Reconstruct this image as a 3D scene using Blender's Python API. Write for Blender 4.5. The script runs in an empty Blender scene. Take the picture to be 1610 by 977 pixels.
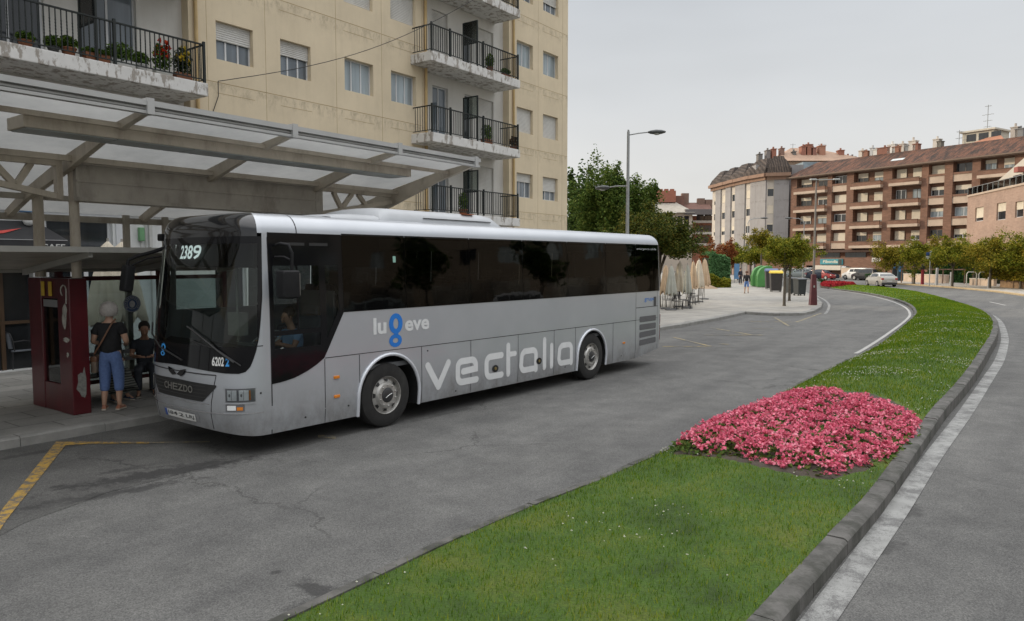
import bpy, math, random
import numpy as np
from mathutils import Vector, Matrix
from mathutils.geometry import tessellate_polygon
R=math.radians
random.seed(7); rng=np.random.default_rng(7)
sc=bpy.context.scene
# ---------------------------------------------------------------- camera
CF=1160.; CCX=805.; CCY=488.5; CH=2.65; TH=math.atan(78.5/CF)
cam=bpy.data.cameras.new('camera'); camo=bpy.data.objects.new('camera',cam); sc.collection.objects.link(camo)
cam.lens=36*CF/1610; cam.sensor_width=36; cam.clip_end=3000; cam.clip_start=.1
camo.location=(0,0,CH); camo.rotation_euler=(R(90)-TH,0,0); sc.camera=camo
# ---------------------------------------------------------------- world and sun
SUN_EL=R(21); SUN_DIR=Vector((.955,-.29,0)).normalized()      # direction the light travels, on plan
w=bpy.data.worlds.new('World'); sc.world=w; w.use_nodes=True
nt=w.node_tree; nt.nodes.clear()
sky=nt.nodes.new('ShaderNodeTexSky'); sky.sky_type='NISHITA'; sky.sun_disc=False
sky.sun_elevation=SUN_EL; sky.sun_rotation=math.atan2(-SUN_DIR.x,-SUN_DIR.y)
sky.dust_density=4; sky.air_density=1.2
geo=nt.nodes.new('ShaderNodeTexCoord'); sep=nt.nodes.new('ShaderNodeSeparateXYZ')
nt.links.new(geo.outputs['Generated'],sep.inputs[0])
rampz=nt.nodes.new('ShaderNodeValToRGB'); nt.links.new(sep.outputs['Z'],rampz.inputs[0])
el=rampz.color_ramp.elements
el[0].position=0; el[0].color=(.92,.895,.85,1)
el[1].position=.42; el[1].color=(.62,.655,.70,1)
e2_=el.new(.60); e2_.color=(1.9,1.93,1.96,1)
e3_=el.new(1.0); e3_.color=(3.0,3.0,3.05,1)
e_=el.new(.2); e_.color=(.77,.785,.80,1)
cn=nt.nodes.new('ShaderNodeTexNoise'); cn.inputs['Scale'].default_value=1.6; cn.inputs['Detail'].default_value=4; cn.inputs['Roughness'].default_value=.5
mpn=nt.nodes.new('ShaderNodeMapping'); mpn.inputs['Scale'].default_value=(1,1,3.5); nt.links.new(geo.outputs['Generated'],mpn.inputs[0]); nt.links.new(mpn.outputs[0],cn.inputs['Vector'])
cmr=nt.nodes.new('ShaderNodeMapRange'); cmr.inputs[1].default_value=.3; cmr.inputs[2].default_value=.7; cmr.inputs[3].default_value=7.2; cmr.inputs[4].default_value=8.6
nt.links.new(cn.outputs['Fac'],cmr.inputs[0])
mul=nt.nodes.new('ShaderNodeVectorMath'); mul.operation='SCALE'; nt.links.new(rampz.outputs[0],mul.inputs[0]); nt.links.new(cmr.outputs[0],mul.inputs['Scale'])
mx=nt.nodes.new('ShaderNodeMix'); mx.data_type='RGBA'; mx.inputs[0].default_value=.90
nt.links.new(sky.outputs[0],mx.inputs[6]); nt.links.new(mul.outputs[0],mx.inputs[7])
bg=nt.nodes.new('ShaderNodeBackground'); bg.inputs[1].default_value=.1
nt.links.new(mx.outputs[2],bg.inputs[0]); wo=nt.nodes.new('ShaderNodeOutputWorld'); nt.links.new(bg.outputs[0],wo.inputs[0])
sl=bpy.data.lights.new('sun','SUN'); sl.energy=2.1; sl.angle=R(4); sl.color=(1,.86,.66)
so=bpy.data.objects.new('sun',sl); sc.collection.objects.link(so)
so.rotation_euler=Vector((SUN_DIR.x*math.cos(SUN_EL),SUN_DIR.y*math.cos(SUN_EL),-math.sin(SUN_EL))).to_track_quat('-Z','Y').to_euler()
vs=sc.view_settings; vs.view_transform='Standard'; vs.look='None'; vs.gamma=1; vs.exposure=0.22; vs.use_curve_mapping=False
sc.render.engine='CYCLES'
sc.cycles.max_bounces=8; sc.cycles.transparent_max_bounces=12
# ---------------------------------------------------------------- pixel -> place
_c,_s=math.cos(TH),math.sin(TH)
def ray(x,y):
    u=(x-CCX)/CF; v=(CCY-y)/CF
    return Vector((u,_c+v*_s,-_s+v*_c))
def G(x,y,z=0.):
    r=ray(x,y); t=(z-CH)/r.z; return Vector((r.x*t,r.y*t,z))
def AT(x,Y,z=0.):      # on plan depth Y seen at column x
    return Vector(((x-CCX)/CF*(Y*_c-(z-CH)*_s),Y,z))
def ZAT(y,Y):          # height seen at row y for plan depth Y
    v=(CCY-y)/CF; return CH+Y*(v*_c-_s)/(_c+v*_s)
# ---------------------------------------------------------------- materials
MC={}
def newmat(name):
    m=bpy.data.materials.new(name); m.use_nodes=True; n=m.node_tree; n.nodes.clear()
    out=n.nodes.new('ShaderNodeOutputMaterial'); b=n.nodes.new('ShaderNodeBsdfPrincipled'); n.links.new(b.outputs[0],out.inputs[0])
    return m,n,b,out
def ramp(n,src,stops):
    r=n.nodes.new('ShaderNodeValToRGB'); e=r.color_ramp.elements
    for i,(p,c) in enumerate(stops):
        x=e[i] if i<2 else e.new(p)
        x.position=p; x.color=(*c,1) if len(c)==3 else c
    if src is not None: n.links.new(src,r.inputs[0])
    return r
def noise(n,scale,detail=4,rough=.55,vec=None,dist=0):
    t=n.nodes.new('ShaderNodeTexNoise'); t.inputs['Scale'].default_value=scale; t.inputs['Detail'].default_value=detail; t.inputs['Roughness'].default_value=rough; t.inputs['Distortion'].default_value=dist
    if vec is not None: n.links.new(vec,t.inputs['Vector'])
    return t
def coord(n,kind='Object',scale=None):
    t=n.nodes.new('ShaderNodeTexCoord'); o=t.outputs[kind]
    if scale:
        mp=n.nodes.new('ShaderNodeMapping'); mp.inputs['Scale'].default_value=scale; n.links.new(o,mp.inputs[0]); o=mp.outputs[0]
    return o
def mixc(n,a,b,f,mode='MIX'):
    m=n.nodes.new('ShaderNodeMix'); m.data_type='RGBA'; m.blend_type=mode
    for s,v in ((6,a),(7,b),(0,f)):
        if hasattr(v,'links') or hasattr(v,'is_output'): n.links.new(v,m.inputs[s])
        elif s==0: m.inputs[0].default_value=v
        else: m.inputs[s].default_value=(*v,1)
    return m.outputs[2]
def math_(n,op,a,b=None,clamp=False):
    m=n.nodes.new('ShaderNodeMath'); m.operation=op; m.use_clamp=clamp
    for i,v in enumerate((a,b)):
        if v is None: continue
        if hasattr(v,'is_output'): n.links.new(v,m.inputs[i])
        else: m.inputs[i].default_value=v
    return m.outputs[0]
def bumpn(n,b,h,strength=.3,dist=.01):
    u=n.nodes.new('ShaderNodeBump'); u.inputs['Strength'].default_value=strength; u.inputs['Distance'].default_value=dist
    n.links.new(h,u.inputs['Height']); n.links.new(u.outputs[0],b.inputs['Normal'])
def mat(name,col,rough=.6,var=.12,scale=3,metal=0,bump=0,bscale=40,spec=.5,coat=0,dirt=None,dirtamt=.5,dscale=2.2,dth=(.48,.72),emit=None,kind='Object'):
    if name in MC: return MC[name]
    m,n,b,o=newmat(name); c=coord(n,kind)
    nz=noise(n,scale,5,.6,c)
    lo=tuple(max(0,x*(1-var)) for x in col); hi=tuple(min(1,x*(1+var)) for x in col)
    cr=ramp(n,nz.outputs['Fac'],[(.3,lo),(.7,hi)]).outputs[0]
    if dirt:
        dn=noise(n,dscale,8,.7,coord(n,kind,(1,1,.35)))
        f=ramp(n,dn.outputs['Fac'],[(dth[0],(0,0,0)),(dth[1],(dirtamt,)*3)]).outputs[0]
        cr=mixc(n,cr,dirt,f)
    n.links.new(cr,b.inputs['Base Color'])
    b.inputs['Roughness'].default_value=rough; b.inputs['Metallic'].default_value=metal; b.inputs['Specular IOR Level'].default_value=spec
    if coat: b.inputs['Coat Weight'].default_value=coat; b.inputs['Coat Roughness'].default_value=.08
    if bump: bumpn(n,b,noise(n,bscale,4,.6,c).outputs['Fac'],bump,.01)
    if emit: b.inputs['Emission Color'].default_value=(*emit[0],1); b.inputs['Emission Strength'].default_value=emit[1]
    MC[name]=m; return m
def glass(name,tint=(.3,.34,.33),refl=.9,rough=.02,wav=0):
    if name in MC: return MC[name]
    m,n,b,o=newmat(name); n.nodes.remove(b)
    t=n.nodes.new('ShaderNodeBsdfTransparent'); t.inputs[0].default_value=(*tint,1)
    g=n.nodes.new('ShaderNodeBsdfGlossy'); g.inputs['Roughness'].default_value=rough; g.inputs[0].default_value=(refl,refl,refl,1)
    f=n.nodes.new('ShaderNodeFresnel'); f.inputs[0].default_value=1.5
    if wav:
        u=n.nodes.new('ShaderNodeBump'); u.inputs['Strength'].default_value=wav; u.inputs['Distance'].default_value=.02
        n.links.new(noise(n,1.3,2,.5,coord(n)).outputs['Fac'],u.inputs['Height']); n.links.new(u.outputs[0],g.inputs['Normal']); 
    s=n.nodes.new('ShaderNodeMixShader'); n.links.new(f.outputs[0],s.inputs[0]); n.links.new(t.outputs[0],s.inputs[1]); n.links.new(g.outputs[0],s.inputs[2])
    n.links.new(s.outputs[0],o.inputs[0]); MC[name]=m; return m
def leafmat(name,c1,c2,c3,sc_=1.2):
    if name in MC: return MC[name]
    m,n,b,o=newmat(name)
    gi=n.nodes.new('ShaderNodeNewGeometry'); nz=noise(n,sc_,3,.6,coord(n))
    f=math_(n,'ADD',math_(n,'MULTIPLY',gi.outputs['Random Per Island'],.55),math_(n,'MULTIPLY',nz.outputs['Fac'],.5))
    cr=ramp(n,f,[(.2,c1),(.55,c2),(.9,c3)])
    n.links.new(cr.outputs[0],b.inputs['Base Color']); b.inputs['Roughness'].default_value=.75; b.inputs['Specular IOR Level'].default_value=.12
    tr=n.nodes.new('ShaderNodeBsdfTranslucent'); n.links.new(cr.outputs[0],tr.inputs[0])
    s=n.nodes.new('ShaderNodeMixShader'); s.inputs[0].default_value=.25
    n.links.new(b.outputs[0],s.inputs[1]); n.links.new(tr.outputs[0],s.inputs[2]); n.links.new(s.outputs[0],o.inputs[0])
    MC[name]=m; return m
# ---------------------------------------------------------------- mesh builder
class MB:
    def __init__(s): s.v=[]; s.f=[]; s.m=[]; s.T=None
    def add(s,vs,fs,mi=0):
        o=len(s.v)
        if s.T is not None: vs=[s.T@Vector(p) for p in vs]
        s.v+= [tuple(p) for p in vs]; s.f+=[tuple(i+o for i in f) for f in fs]; s.m+=[mi]*len(fs)
    def box(s,x0,x1,y0,y1,z0,z1,mi=0):
        s.add([(x0,y0,z0),(x1,y0,z0),(x1,y1,z0),(x0,y1,z0),(x0,y0,z1),(x1,y0,z1),(x1,y1,z1),(x0,y1,z1)],
              [(0,3,2,1),(4,5,6,7),(0,1,5,4),(1,2,6,5),(2,3,7,6),(3,0,4,7)],mi)
    def beam(s,a,b,w,h,up=(0,0,1),mi=0):
        a=Vector(a);b=Vector(b);d=(b-a).normalized();u=Vector(up)
        if abs(d.dot(u))>.98:u=Vector((1,0,0))
        r=d.cross(u).normalized()*w/2; q=r.cross(d).normalized()*h/2
        s.add([a-r-q,a+r-q,a+r+q,a-r+q,b-r-q,b+r-q,b+r+q,b-r+q],[(0,3,2,1),(4,5,6,7),(0,1,5,4),(1,2,6,5),(2,3,7,6),(3,0,4,7)],mi)
    def tube(s,pts,r,n=10,mi=0,cap=True):
        pts=[Vector(p) for p in pts]; rs=r if isinstance(r,(list,tuple)) else [r]*len(pts)
        ring=[];vs=[];prev=None
        for i,p in enumerate(pts):
            d=(pts[min(i+1,len(pts)-1)]-pts[max(i-1,0)]).normalized()
            if prev is None:
                a=Vector((0,0,1)) if abs(d.z)<.9 else Vector((1,0,0)); u=d.cross(a).normalized()
            else:
                u=(prev-d*prev.dot(d)); u=u.normalized() if u.length>1e-6 else d.orthogonal().normalized()
            prev=u; w_=d.cross(u)
            for k in range(n):
                t=2*math.pi*k/n; vs.append(p+(u*math.cos(t)+w_*math.sin(t))*rs[i])
        fs=[]
        for i in range(len(pts)-1):
            for k in range(n):
                k2=(k+1)%n; fs.append((i*n+k,i*n+k2,(i+1)*n+k2,(i+1)*n+k))
        if cap: fs.append(tuple(range(n-1,-1,-1))); fs.append(tuple((len(pts)-1)*n+k for k in range(n)))
        s.add(vs,fs,mi)
    def lathe(s,prof,n=24,axis='z',c=(0,0,0),mi=0,cap=True):
        vs=[]
        for (r,h) in prof:
            for k in range(n):
                t=2*math.pi*k/n; a,b=r*math.cos(t),r*math.sin(t)
                vs.append({'z':(c[0]+a,c[1]+b,c[2]+h),'y':(c[0]+a,c[1]+h,c[2]+b),'x':(c[0]+h,c[1]+a,c[2]+b)}[axis])
        fs=[(i*n+k,i*n+(k+1)%n,(i+1)*n+(k+1)%n,(i+1)*n+k) for i in range(len(prof)-1) for k in range(n)]
        if cap:
            if prof[0][0]>1e-4: fs.append(tuple(range(n-1,-1,-1)))
            if prof[-1][0]>1e-4: fs.append(tuple((len(prof)-1)*n+k for k in range(n)))
        s.add(vs,fs,mi)
    def prism(s,poly,z0,z1,mi=0,axis='z',top=None):
        # poly in 2D; axis z: (x,y)->z ; axis y: (x,z) extruded along y ; axis x: (y,z) along x
        n=len(poly); f={'z':lambda p,h:(p[0],p[1],h),'y':lambda p,h:(p[0],h,p[1]),'x':lambda p,h:(h,p[0],p[1])}[axis]
        tri=tessellate_polygon([[Vector((p[0],p[1],0)) for p in poly]])
        vs=[f(p,z0) for p in poly]+[f(p,z1) for p in poly]
        fs=[(i,(i+1)%n,n+(i+1)%n,n+i) for i in range(n)]+[tuple(t) for t in tri]
        s.add(vs,fs,mi); s.add([f(p,z1) for p in poly],[tuple(t) for t in tri],mi if top is None else top)
    def sheet(s,poly,z,mi=0):
        tri=tessellate_polygon([[Vector((p[0],p[1],0)) for p in poly]])
        s.add([(p[0],p[1],z) for p in poly],[tuple(t) for t in tri],mi)
    def quad(s,a,b,c,d,mi=0): s.add([a,b,c,d],[(0,1,2,3)],mi)
    def ball(s,c,r,n=8,m=6,mi=0,sq=(1,1,1)):
        vs=[(c[0],c[1],c[2]+r*sq[2])]
        for i in range(1,m):
            p=math.pi*i/m
            for k in range(n):
                t=2*math.pi*k/n; vs.append((c[0]+r*sq[0]*math.sin(p)*math.cos(t),c[1]+r*sq[1]*math.sin(p)*math.sin(t),c[2]+r*sq[2]*math.cos(p)))
        vs.append((c[0],c[1],c[2]-r*sq[2])); L=len(vs)-1
        fs=[(0,1+k,1+(k+1)%n) for k in range(n)]
        for i in range(m-2):
            for k in range(n): fs.append((1+i*n+k,1+(i+1)*n+k,1+(i+1)*n+(k+1)%n,1+i*n+(k+1)%n))
        fs+=[(L,1+(m-2)*n+(k+1)%n,1+(m-2)*n+k) for k in range(n)]
        s.add(vs,fs,mi)
    def build(s,name,mats,parent=None,smooth=False,bevel=0,merge=False,seg=2):
        me=bpy.data.meshes.new(name); me.from_pydata(s.v,[],s.f)
        for m in (mats if isinstance(mats,(list,tuple)) else [mats]): me.materials.append(m)
        if any(s.m): me.polygons.foreach_set('material_index',s.m)
        import bmesh
        bm=bmesh.new(); bm.from_mesh(me)
        if merge: bmesh.ops.remove_doubles(bm,verts=bm.verts,dist=1e-4)
        bmesh.ops.recalc_face_normals(bm,faces=bm.faces)
        if bevel:
            ed=[e for e in bm.edges if len(e.link_faces)==2 and e.calc_face_angle(0)>.6]
            bmesh.ops.bevel(bm,geom=ed,offset=bevel,segments=seg,affect='EDGES',profile=.6)
        bm.to_mesh(me); bm.free()
        if smooth:
            me.polygons.foreach_set('use_smooth',[True]*len(me.polygons))
            try: me.set_sharp_from_angle(angle=R(smooth if smooth>1 else 40))
            except Exception: pass
        o=bpy.data.objects.new(name,me); sc.collection.objects.link(o); o.parent=parent; return o
def tag(o,label=None,cat=None,group=None,kind=None):
    if label:o['label']=label
    if cat:o['category']=cat
    if group:o['group']=group
    if kind:o['kind']=kind
    return o
def thing(name,label,cat,loc=(0,0,0),rz=0,group=None):
    o=bpy.data.objects.new(name,None); sc.collection.objects.link(o); o.location=loc; o.rotation_euler=(0,0,rz); o.empty_display_size=.2
    return tag(o,label,cat,group)
def struct(o): o['kind']='structure'; return o
def copy_tree(o,parent=None):
    c=o.copy(); sc.collection.objects.link(c); c.parent=parent
    for ch in list(o.children): copy_tree(ch,c)
    return c
def text_pts(txt,size,bold=0.0,res=3,shear=0,space=1,sx=1):
    cu=bpy.data.curves.new('t','FONT'); cu.body=txt; cu.size=size; cu.offset=bold; cu.resolution_u=res; cu.space_character=space; cu.shear=shear
    o=bpy.data.objects.new('t',cu); sc.collection.objects.link(o); bpy.context.view_layer.update()
    dg=bpy.context.evaluated_depsgraph_get(); me=bpy.data.meshes.new_from_object(o.evaluated_get(dg))
    v=[(p.co.x*sx,p.co.y) for p in me.vertices]; f=[tuple(p.vertices) for p in me.polygons]
    bpy.data.objects.remove(o); bpy.data.curves.remove(cu); bpy.data.meshes.remove(me)
    return v,f
def text_fit(txt,w_,h_,bold=0,res=3,space=1):
    v,f=text_pts(txt,1,bold,res,0,space)
    xs=[p[0] for p in v]; ys=[p[1] for p in v]; x0,x1,y0,y1=min(xs),max(xs),min(ys),max(ys)
    return [((p[0]-x0)/(x1-x0)*w_,(p[1]-y0)/(y1-y0)*h_) for p in v],f
# ---------------------------------------------------------------- street frame
K0=Vector((-7.1593,10.1696,0)); SA=R(36.3)
E=Vector((math.sin(SA),math.cos(SA),0)); N=Vector((E.y,-E.x,0)); SRZ=math.atan2(E.y,E.x)
def K(t,w,z=0): return K0+E*t+N*w+Vector((0,0,z))
F0=Vector((-.14,32,0))
def FW(t,w,z=0): return F0+E*t+N*w+Vector((0,0,z))
# ================================================================ ground, roads, pavements
def asphalt_mat(name,base,stains=(),fine=1.0,spots=True):
    m,n,b,o=newmat(name); c=coord(n,'Object')
    big=noise(n,.22,5,.6,c); mid=noise(n,1.6,6,.65,c); fin=noise(n,75,3,.6,c); agg=n.nodes.new('ShaderNodeTexVoronoi'); agg.inputs['Scale'].default_value=95; n.links.new(c,agg.inputs['Vector'])
    c0=ramp(n,big.outputs['Fac'],[(.3,tuple(x*.86 for x in base)),(.7,tuple(x*1.1 for x in base))]).outputs[0]
    c1=mixc(n,c0,ramp(n,mid.outputs['Fac'],[(.3,(.70,.70,.70)),(.7,(1.16,1.16,1.14))]).outputs[0],.85,'MULTIPLY')
    c2=mixc(n,c1,ramp(n,agg.outputs['Color'],[(.1,(.6,.6,.6)),(.9,(1.45,1.45,1.43))]).outputs[0],.85*fine,'MULTIPLY')
    c2=mixc(n,c2,ramp(n,fin.outputs['Fac'],[(.3,(.75,.75,.75)),(.7,(1.25,1.25,1.25))]).outputs[0],.8*fine,'MULTIPLY')
    # tyre darkened and worn streaks along the street
    mp=n.nodes.new('ShaderNodeMapping'); mp.inputs['Rotation'].default_value=(0,0,-SRZ); mp.inputs['Scale'].default_value=(1,1,1); n.links.new(c,mp.inputs[0])
    mp2=n.nodes.new('ShaderNodeMapping'); mp2.inputs['Scale'].default_value=(.05,.55,1); n.links.new(mp.outputs[0],mp2.inputs[0])
    st=noise(n,1.5,4,.6,mp2.outputs[0]); c2=mixc(n,c2,ramp(n,st.outputs['Fac'],[(.35,(.76,.76,.77)),(.65,(1.10,1.10,1.09))]).outputs[0],.8,'MULTIPLY')
    # cracks
    vor=n.nodes.new('ShaderNodeTexVoronoi'); vor.feature='DISTANCE_TO_EDGE'; vor.inputs['Scale'].default_value=.16
    nd=noise(n,1.1,6,.7,c); ad=n.nodes.new('ShaderNodeVectorMath'); ad.operation='ADD'
    sc3=n.nodes.new('ShaderNodeVectorMath'); sc3.operation='SCALE'; sc3.inputs['Scale'].default_value=.9; n.links.new(nd.outputs['Color'],sc3.inputs[0])
    n.links.new(c,ad.inputs[0]); n.links.new(sc3.outputs[0],ad.inputs[1]); n.links.new(ad.outputs[0],vor.inputs['Vector'])
    ck=ramp(n,vor.outputs['Distance'],[(.0,(.9,)*3),(.0035,(0,0,0))]).outputs[0]
    cm=math_(n,'MULTIPLY',ck,ramp(n,noise(n,.35,2,.5,c).outputs['Fac'],[(.44,(0,0,0)),(.56,(.8,)*3)]).outputs[0])
    c2=mixc(n,c2,(.035,.034,.032),cm)
    for (px,py,rx,ry,rot,amt) in stains:
        mp=n.nodes.new('ShaderNodeMapping'); mp.vector_type='TEXTURE'; mp.inputs['Location'].default_value=(px,py,0); mp.inputs['Rotation'].default_value=(0,0,rot); mp.inputs['Scale'].default_value=(rx,ry,1)
        n.links.new(c,mp.inputs[0]); ln=n.nodes.new('ShaderNodeVectorMath'); ln.operation='LENGTH'; n.links.new(mp.outputs[0],ln.inputs[0])
        nn=noise(n,5,7,.75,c)
        d=math_(n,'ADD',ln.outputs['Value'],math_(n,'MULTIPLY',math_(n,'SUBTRACT',nn.outputs['Fac'],.5),3.2))
        f=ramp(n,d,[(.45,(amt,)*3),(.95,(0,0,0))]).outputs[0]
        c2=mixc(n,c2,(.035,.034,.033),f)
    n.links.new(c2,b.inputs['Base Color']); b.inputs['Roughness'].default_value=.85; b.inputs['Specular IOR Level'].default_value=.35
    h=math_(n,'ADD',math_(n,'MULTIPLY',agg.outputs['Distance'],.8),fin.outputs['Fac'])
    bumpn(n,b,h,.55,.006)
    return m
def stain(px,py,rx,ry,rotdeg=0,amt=.8):
    g=G(px,py); return (g.x,g.y,rx,ry,R(rotdeg),amt)
st=[stain(250,745,1.5,.30,38,.85),stain(200,738,.35,.12,50,.6),stain(165,778,1.2,.16,38,.7),stain(490,925,.32,.12,-35,.8),stain(515,945,.35,.14,30,.7),stain(432,900,.06,.05,0,.7),
    stain(705,650,1.2,.10,51,.5),stain(900,603,.7,.08,51,.5),stain(1430,805,.35,.16,50,.6),stain(1395,860,.3,.16,50,.65),stain(60,712,1.1,.10,52,.6)]
A_ROAD=asphalt_mat('asphalt',(.127,.125,.121),st)
mb=MB(); mb.sheet([(-1500,-600),(1500,-600),(1500,2500),(-1500,2500)],-.06)
struct(mb.build('ground',mat('earth',(.16,.15,.12),.95,.25,.2)))
mb=MB(); mb.sheet([(-60,-45),(140,-45),(140,300),(-60,300)],0)
struct(mb.build('road',A_ROAD))
# older asphalt of the bus bay, darker, beside the platform (its ragged seam)
seam=[(0,843),(40,822),(85,806),(130,790),(165,776),(210,765),(260,752),(300,741),(350,730),(395,718),(440,712)]
lo=[G(*p) for p in seam]; hi=[K(t,.02) for t in (9.5,7.5,6.0,4.5,3.0,1.8,.6,-.4,-1.4)]
mb=MB(); mb.sheet([(p.x,p.y) for p in [K(-5,3.3)]+lo+[K(8,3.0)]+hi+[K(-5,.02)]],.004)
struct(mb.build('bus_bay',asphalt_mat('asphalt_old',(.100,.098,.094),st[:3]+[st[-1]],.8)))
# ---- pavements
def paving_mat(name,base,cell,rot,mort=.012,var=.12,offs=0.5,c2=None):
    m,n,b,o=newmat(name); c=coord(n,'Object')
    mp=n.nodes.new('ShaderNodeMapping'); mp.inputs['Rotation'].default_value=(0,0,rot); n.links.new(c,mp.inputs[0])
    br=n.nodes.new('ShaderNodeTexBrick'); br.inputs['Scale'].default_value=1; br.inputs['Brick Width'].default_value=cell[0]; br.inputs['Row Height'].default_value=cell[1]
    br.inputs['Mortar Size'].default_value=mort; br.offset=offs; br.inputs['Mortar Smooth'].default_value=.3
    br.inputs['Color1'].default_value=(*[x*(1-var) for x in base],1); br.inputs['Color2'].default_value=(*[x*(1+var) for x in (c2 or base)],1); br.inputs['Mortar'].default_value=(*[x*.42 for x in base],1)
    n.links.new(mp.outputs[0],br.inputs['Vector'])
    c1=mixc(n,br.outputs['Color'],ramp(n,noise(n,.9,7,.7,c).outputs['Fac'],[(.3,(.66,.66,.66)),(.7,(1.15,1.14,1.1))]).outputs[0],.9,'MULTIPLY')
    c1=mixc(n,c1,ramp(n,noise(n,60,3,.6,c).outputs['Fac'],[(.3,(.82,)*3),(.7,(1.18,)*3)]).outputs[0],.8,'MULTIPLY')
    n.links.new(c1,b.inputs['Base Color']); b.inputs['Roughness'].default_value=.8
    bumpn(n,b,math_(n,'MULTIPLY',br.outputs['Fac'],-1),.5,.004); return m
PAVE=paving_mat('granite_paving',(.25,.245,.23),(.9,.6),-SRZ)
PAVE2=paving_mat('plaza_paving',(.30,.285,.26),(3.2,2.4),-SRZ+.2,.02,.06)
KERB=mat('kerb_stone',(.105,.10,.092),.85,.3,4,bump=.5,bscale=30,dirt=(.035,.036,.028),dirtamt=.85,dscale=3,dth=(.45,.6))
KERBL=mat('kerb_stone_pale',(.22,.215,.2),.85,.2,4,bump=.3,bscale=30)
lk=[K(-40,0),K(0,0),K(10,0),K(18,0)]+[G(*p) for p in [(1043,519.5),(1085,512.5),(1125,505),(1150,499.5),(1173,494)]]+[G(*p) for p in [(1187,495.5),(1225,497),(1262,496.5),(1280,492.5),(1291,486),(1293,479),(1285,470.5),(1266,461),(1240,454),(1212,449)]]+[Vector((33,100,0)),Vector((36,118,0)),Vector((38.5,127,0))]
ins=K(0,-.25)-K(0,0)
def offset_line(pts,d):     # to the left of travel for d>0
    out=[]
    for i,p in enumerate(pts):
        a=pts[max(i-1,0)]; b=pts[min(i+1,len(pts)-1)]; t=(b-a); t.z=0; t.normalize(); nrm=Vector((-t.y,t.x,0)); out.append(p+nrm*d)
    return out
lki=offset_line(lk,.28)
mb=MB(); mb.prism([(p.x,p.y) for p in lki]+[(30,150),(-20,200),(-60,200),(-90,-30)],-.05,.128)
o=mb.build('sidewalk',[PAVE]); struct(o)
# plaza paving beyond the shelters: paler slabs
mb=MB(); pz=[p for p in lki[4:]]
mb.sheet([(p.x,p.y) for p in pz]+[(30,148),(-18,198),(-2,60)]+[(FW(5.2,1.0).x,FW(5.2,1.0).y),(K(19,-.28).x,K(19,-.28).y)],.132)
struct(mb.build('plaza',PAVE2))
def kerb(name,outer,inner,h0,h1,m,seglen=1.0,gap=.008,hin=None):
    # stones: split the line in stones with small gaps
    mb=MB()
    L=[0]
    for a,b in zip(outer,outer[1:]): L.append(L[-1]+(b-a).length)
    def at(line,s):
        for i in range(len(L)-1):
            if s<=L[i+1] or i==len(L)-2:
                f=(s-L[i])/max(L[i+1]-L[i],1e-6); return line[i].lerp(line[i+1],min(max(f,0),1))
    s=0
    while s<L[-1]-.05:
        e=min(s+seglen*random.uniform(.9,1.15),L[-1])
        k=max(1,int((e-s)/.35)); j=random.uniform(-.006,.006)
        ss=[s+gap/2+(e-s-gap)*i/k for i in range(k+1)]
        vs=[];fs=[]
        for q in ss:
            a=at(outer,q);b=at(inner,q); f=q/L[-1]; h=(h0(f) if callable(h0) else h0)+j
            d=(a-b); d.z=0; d.normalize()
            vs+=[(a.x,a.y,-.02),(a.x,a.y,h-.025),(a.x-d.x*.02,a.y-d.y*.02,h-.006),(a.x-d.x*.04,a.y-d.y*.04,h),(b.x,b.y,h),(b.x,b.y,-.02)]
        for i in range(k):
            for r in range(5): fs.append((i*6+r,i*6+r+1,(i+1)*6+r+1,(i+1)*6+r))
        fs.append(tuple(range(5,-1,-1))); fs.append(tuple(k*6+r for r in range(6)))
        mb.add(vs,fs); s=e
    return struct(mb.build(name,m,smooth=30))
kerb('kerb',lk,offset_line(lk,.275),.142,0,KERBL,1.1)
# right hand pavement, far side of the second road
rk=[G(*p) for p in [(1404,447),(1430,448.6),(1458,450.5),(1500,453.5),(1562,459.5),(1610,466)]]+[Vector((36.4,46,0)),Vector((36.2,36,0)),Vector((38,20,0)),Vector((44,0,0)),Vector((60,-30,0))]
rki=offset_line(rk,.28)
mb=MB(); mb.prism([(p.x,p.y) for p in rki]+[(160,-30),(160,200),(60,200),(52,112)],-.05,.128)
struct(mb.build('sidewalk',paving_mat('far_paving',(.36,.33,.29),(1.2,.8),.5,.015,.08)))
kerb('kerb',rk,offset_line(rk,.275),.14,0,mat('kerb_ochre',(.38,.29,.17),.85,.2,4),1.0)
# ---- painted lines
def paint_mat(name,col,thr,under,scl=6):
    m,n,b,o=newmat(name); c=coord(n,'Object')
    a=noise(n,scl,8,.8,c); g=noise(n,90,3,.6,c); f=math_(n,'ADD',a.outputs['Fac'],math_(n,'MULTIPLY',math_(n,'SUBTRACT',g.outputs['Fac'],.5),.35))
    k=ramp(n,f,[(thr,(0,0,0)),(thr+.12,(1,1,1))]).outputs[0]
    cc=mixc(n,under,ramp(n,noise(n,3,4,.6,c).outputs['Fac'],[(.3,tuple(x*.75 for x in col)),(.7,col)]).outputs[0],k)
    n.links.new(cc,b.inputs['Base Color']); b.inputs['Roughness'].default_value=.7; bumpn(n,b,g.outputs['Fac'],.3,.005); return m
UND=(.115,.113,.109)
YEL=paint_mat('yellow_paint',(.46,.28,.05),.43,(.095,.093,.09),9); YEL2=paint_mat('yellow_paint_worn',(.40,.31,.13),.46,UND,3)
WHT=paint_mat('white_paint',(.31,.31,.295),.43,UND,1.6); WHT2=paint_mat('white_paint_fresh',(.42,.41,.385),.33,UND,5)
def stripes(name,quads,m,z=.008):
    mb=MB()
    for q in quads: mb.sheet([(G(*p).x,G(*p).y) for p in q],z)
    return struct(mb.build(name,m))
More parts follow.
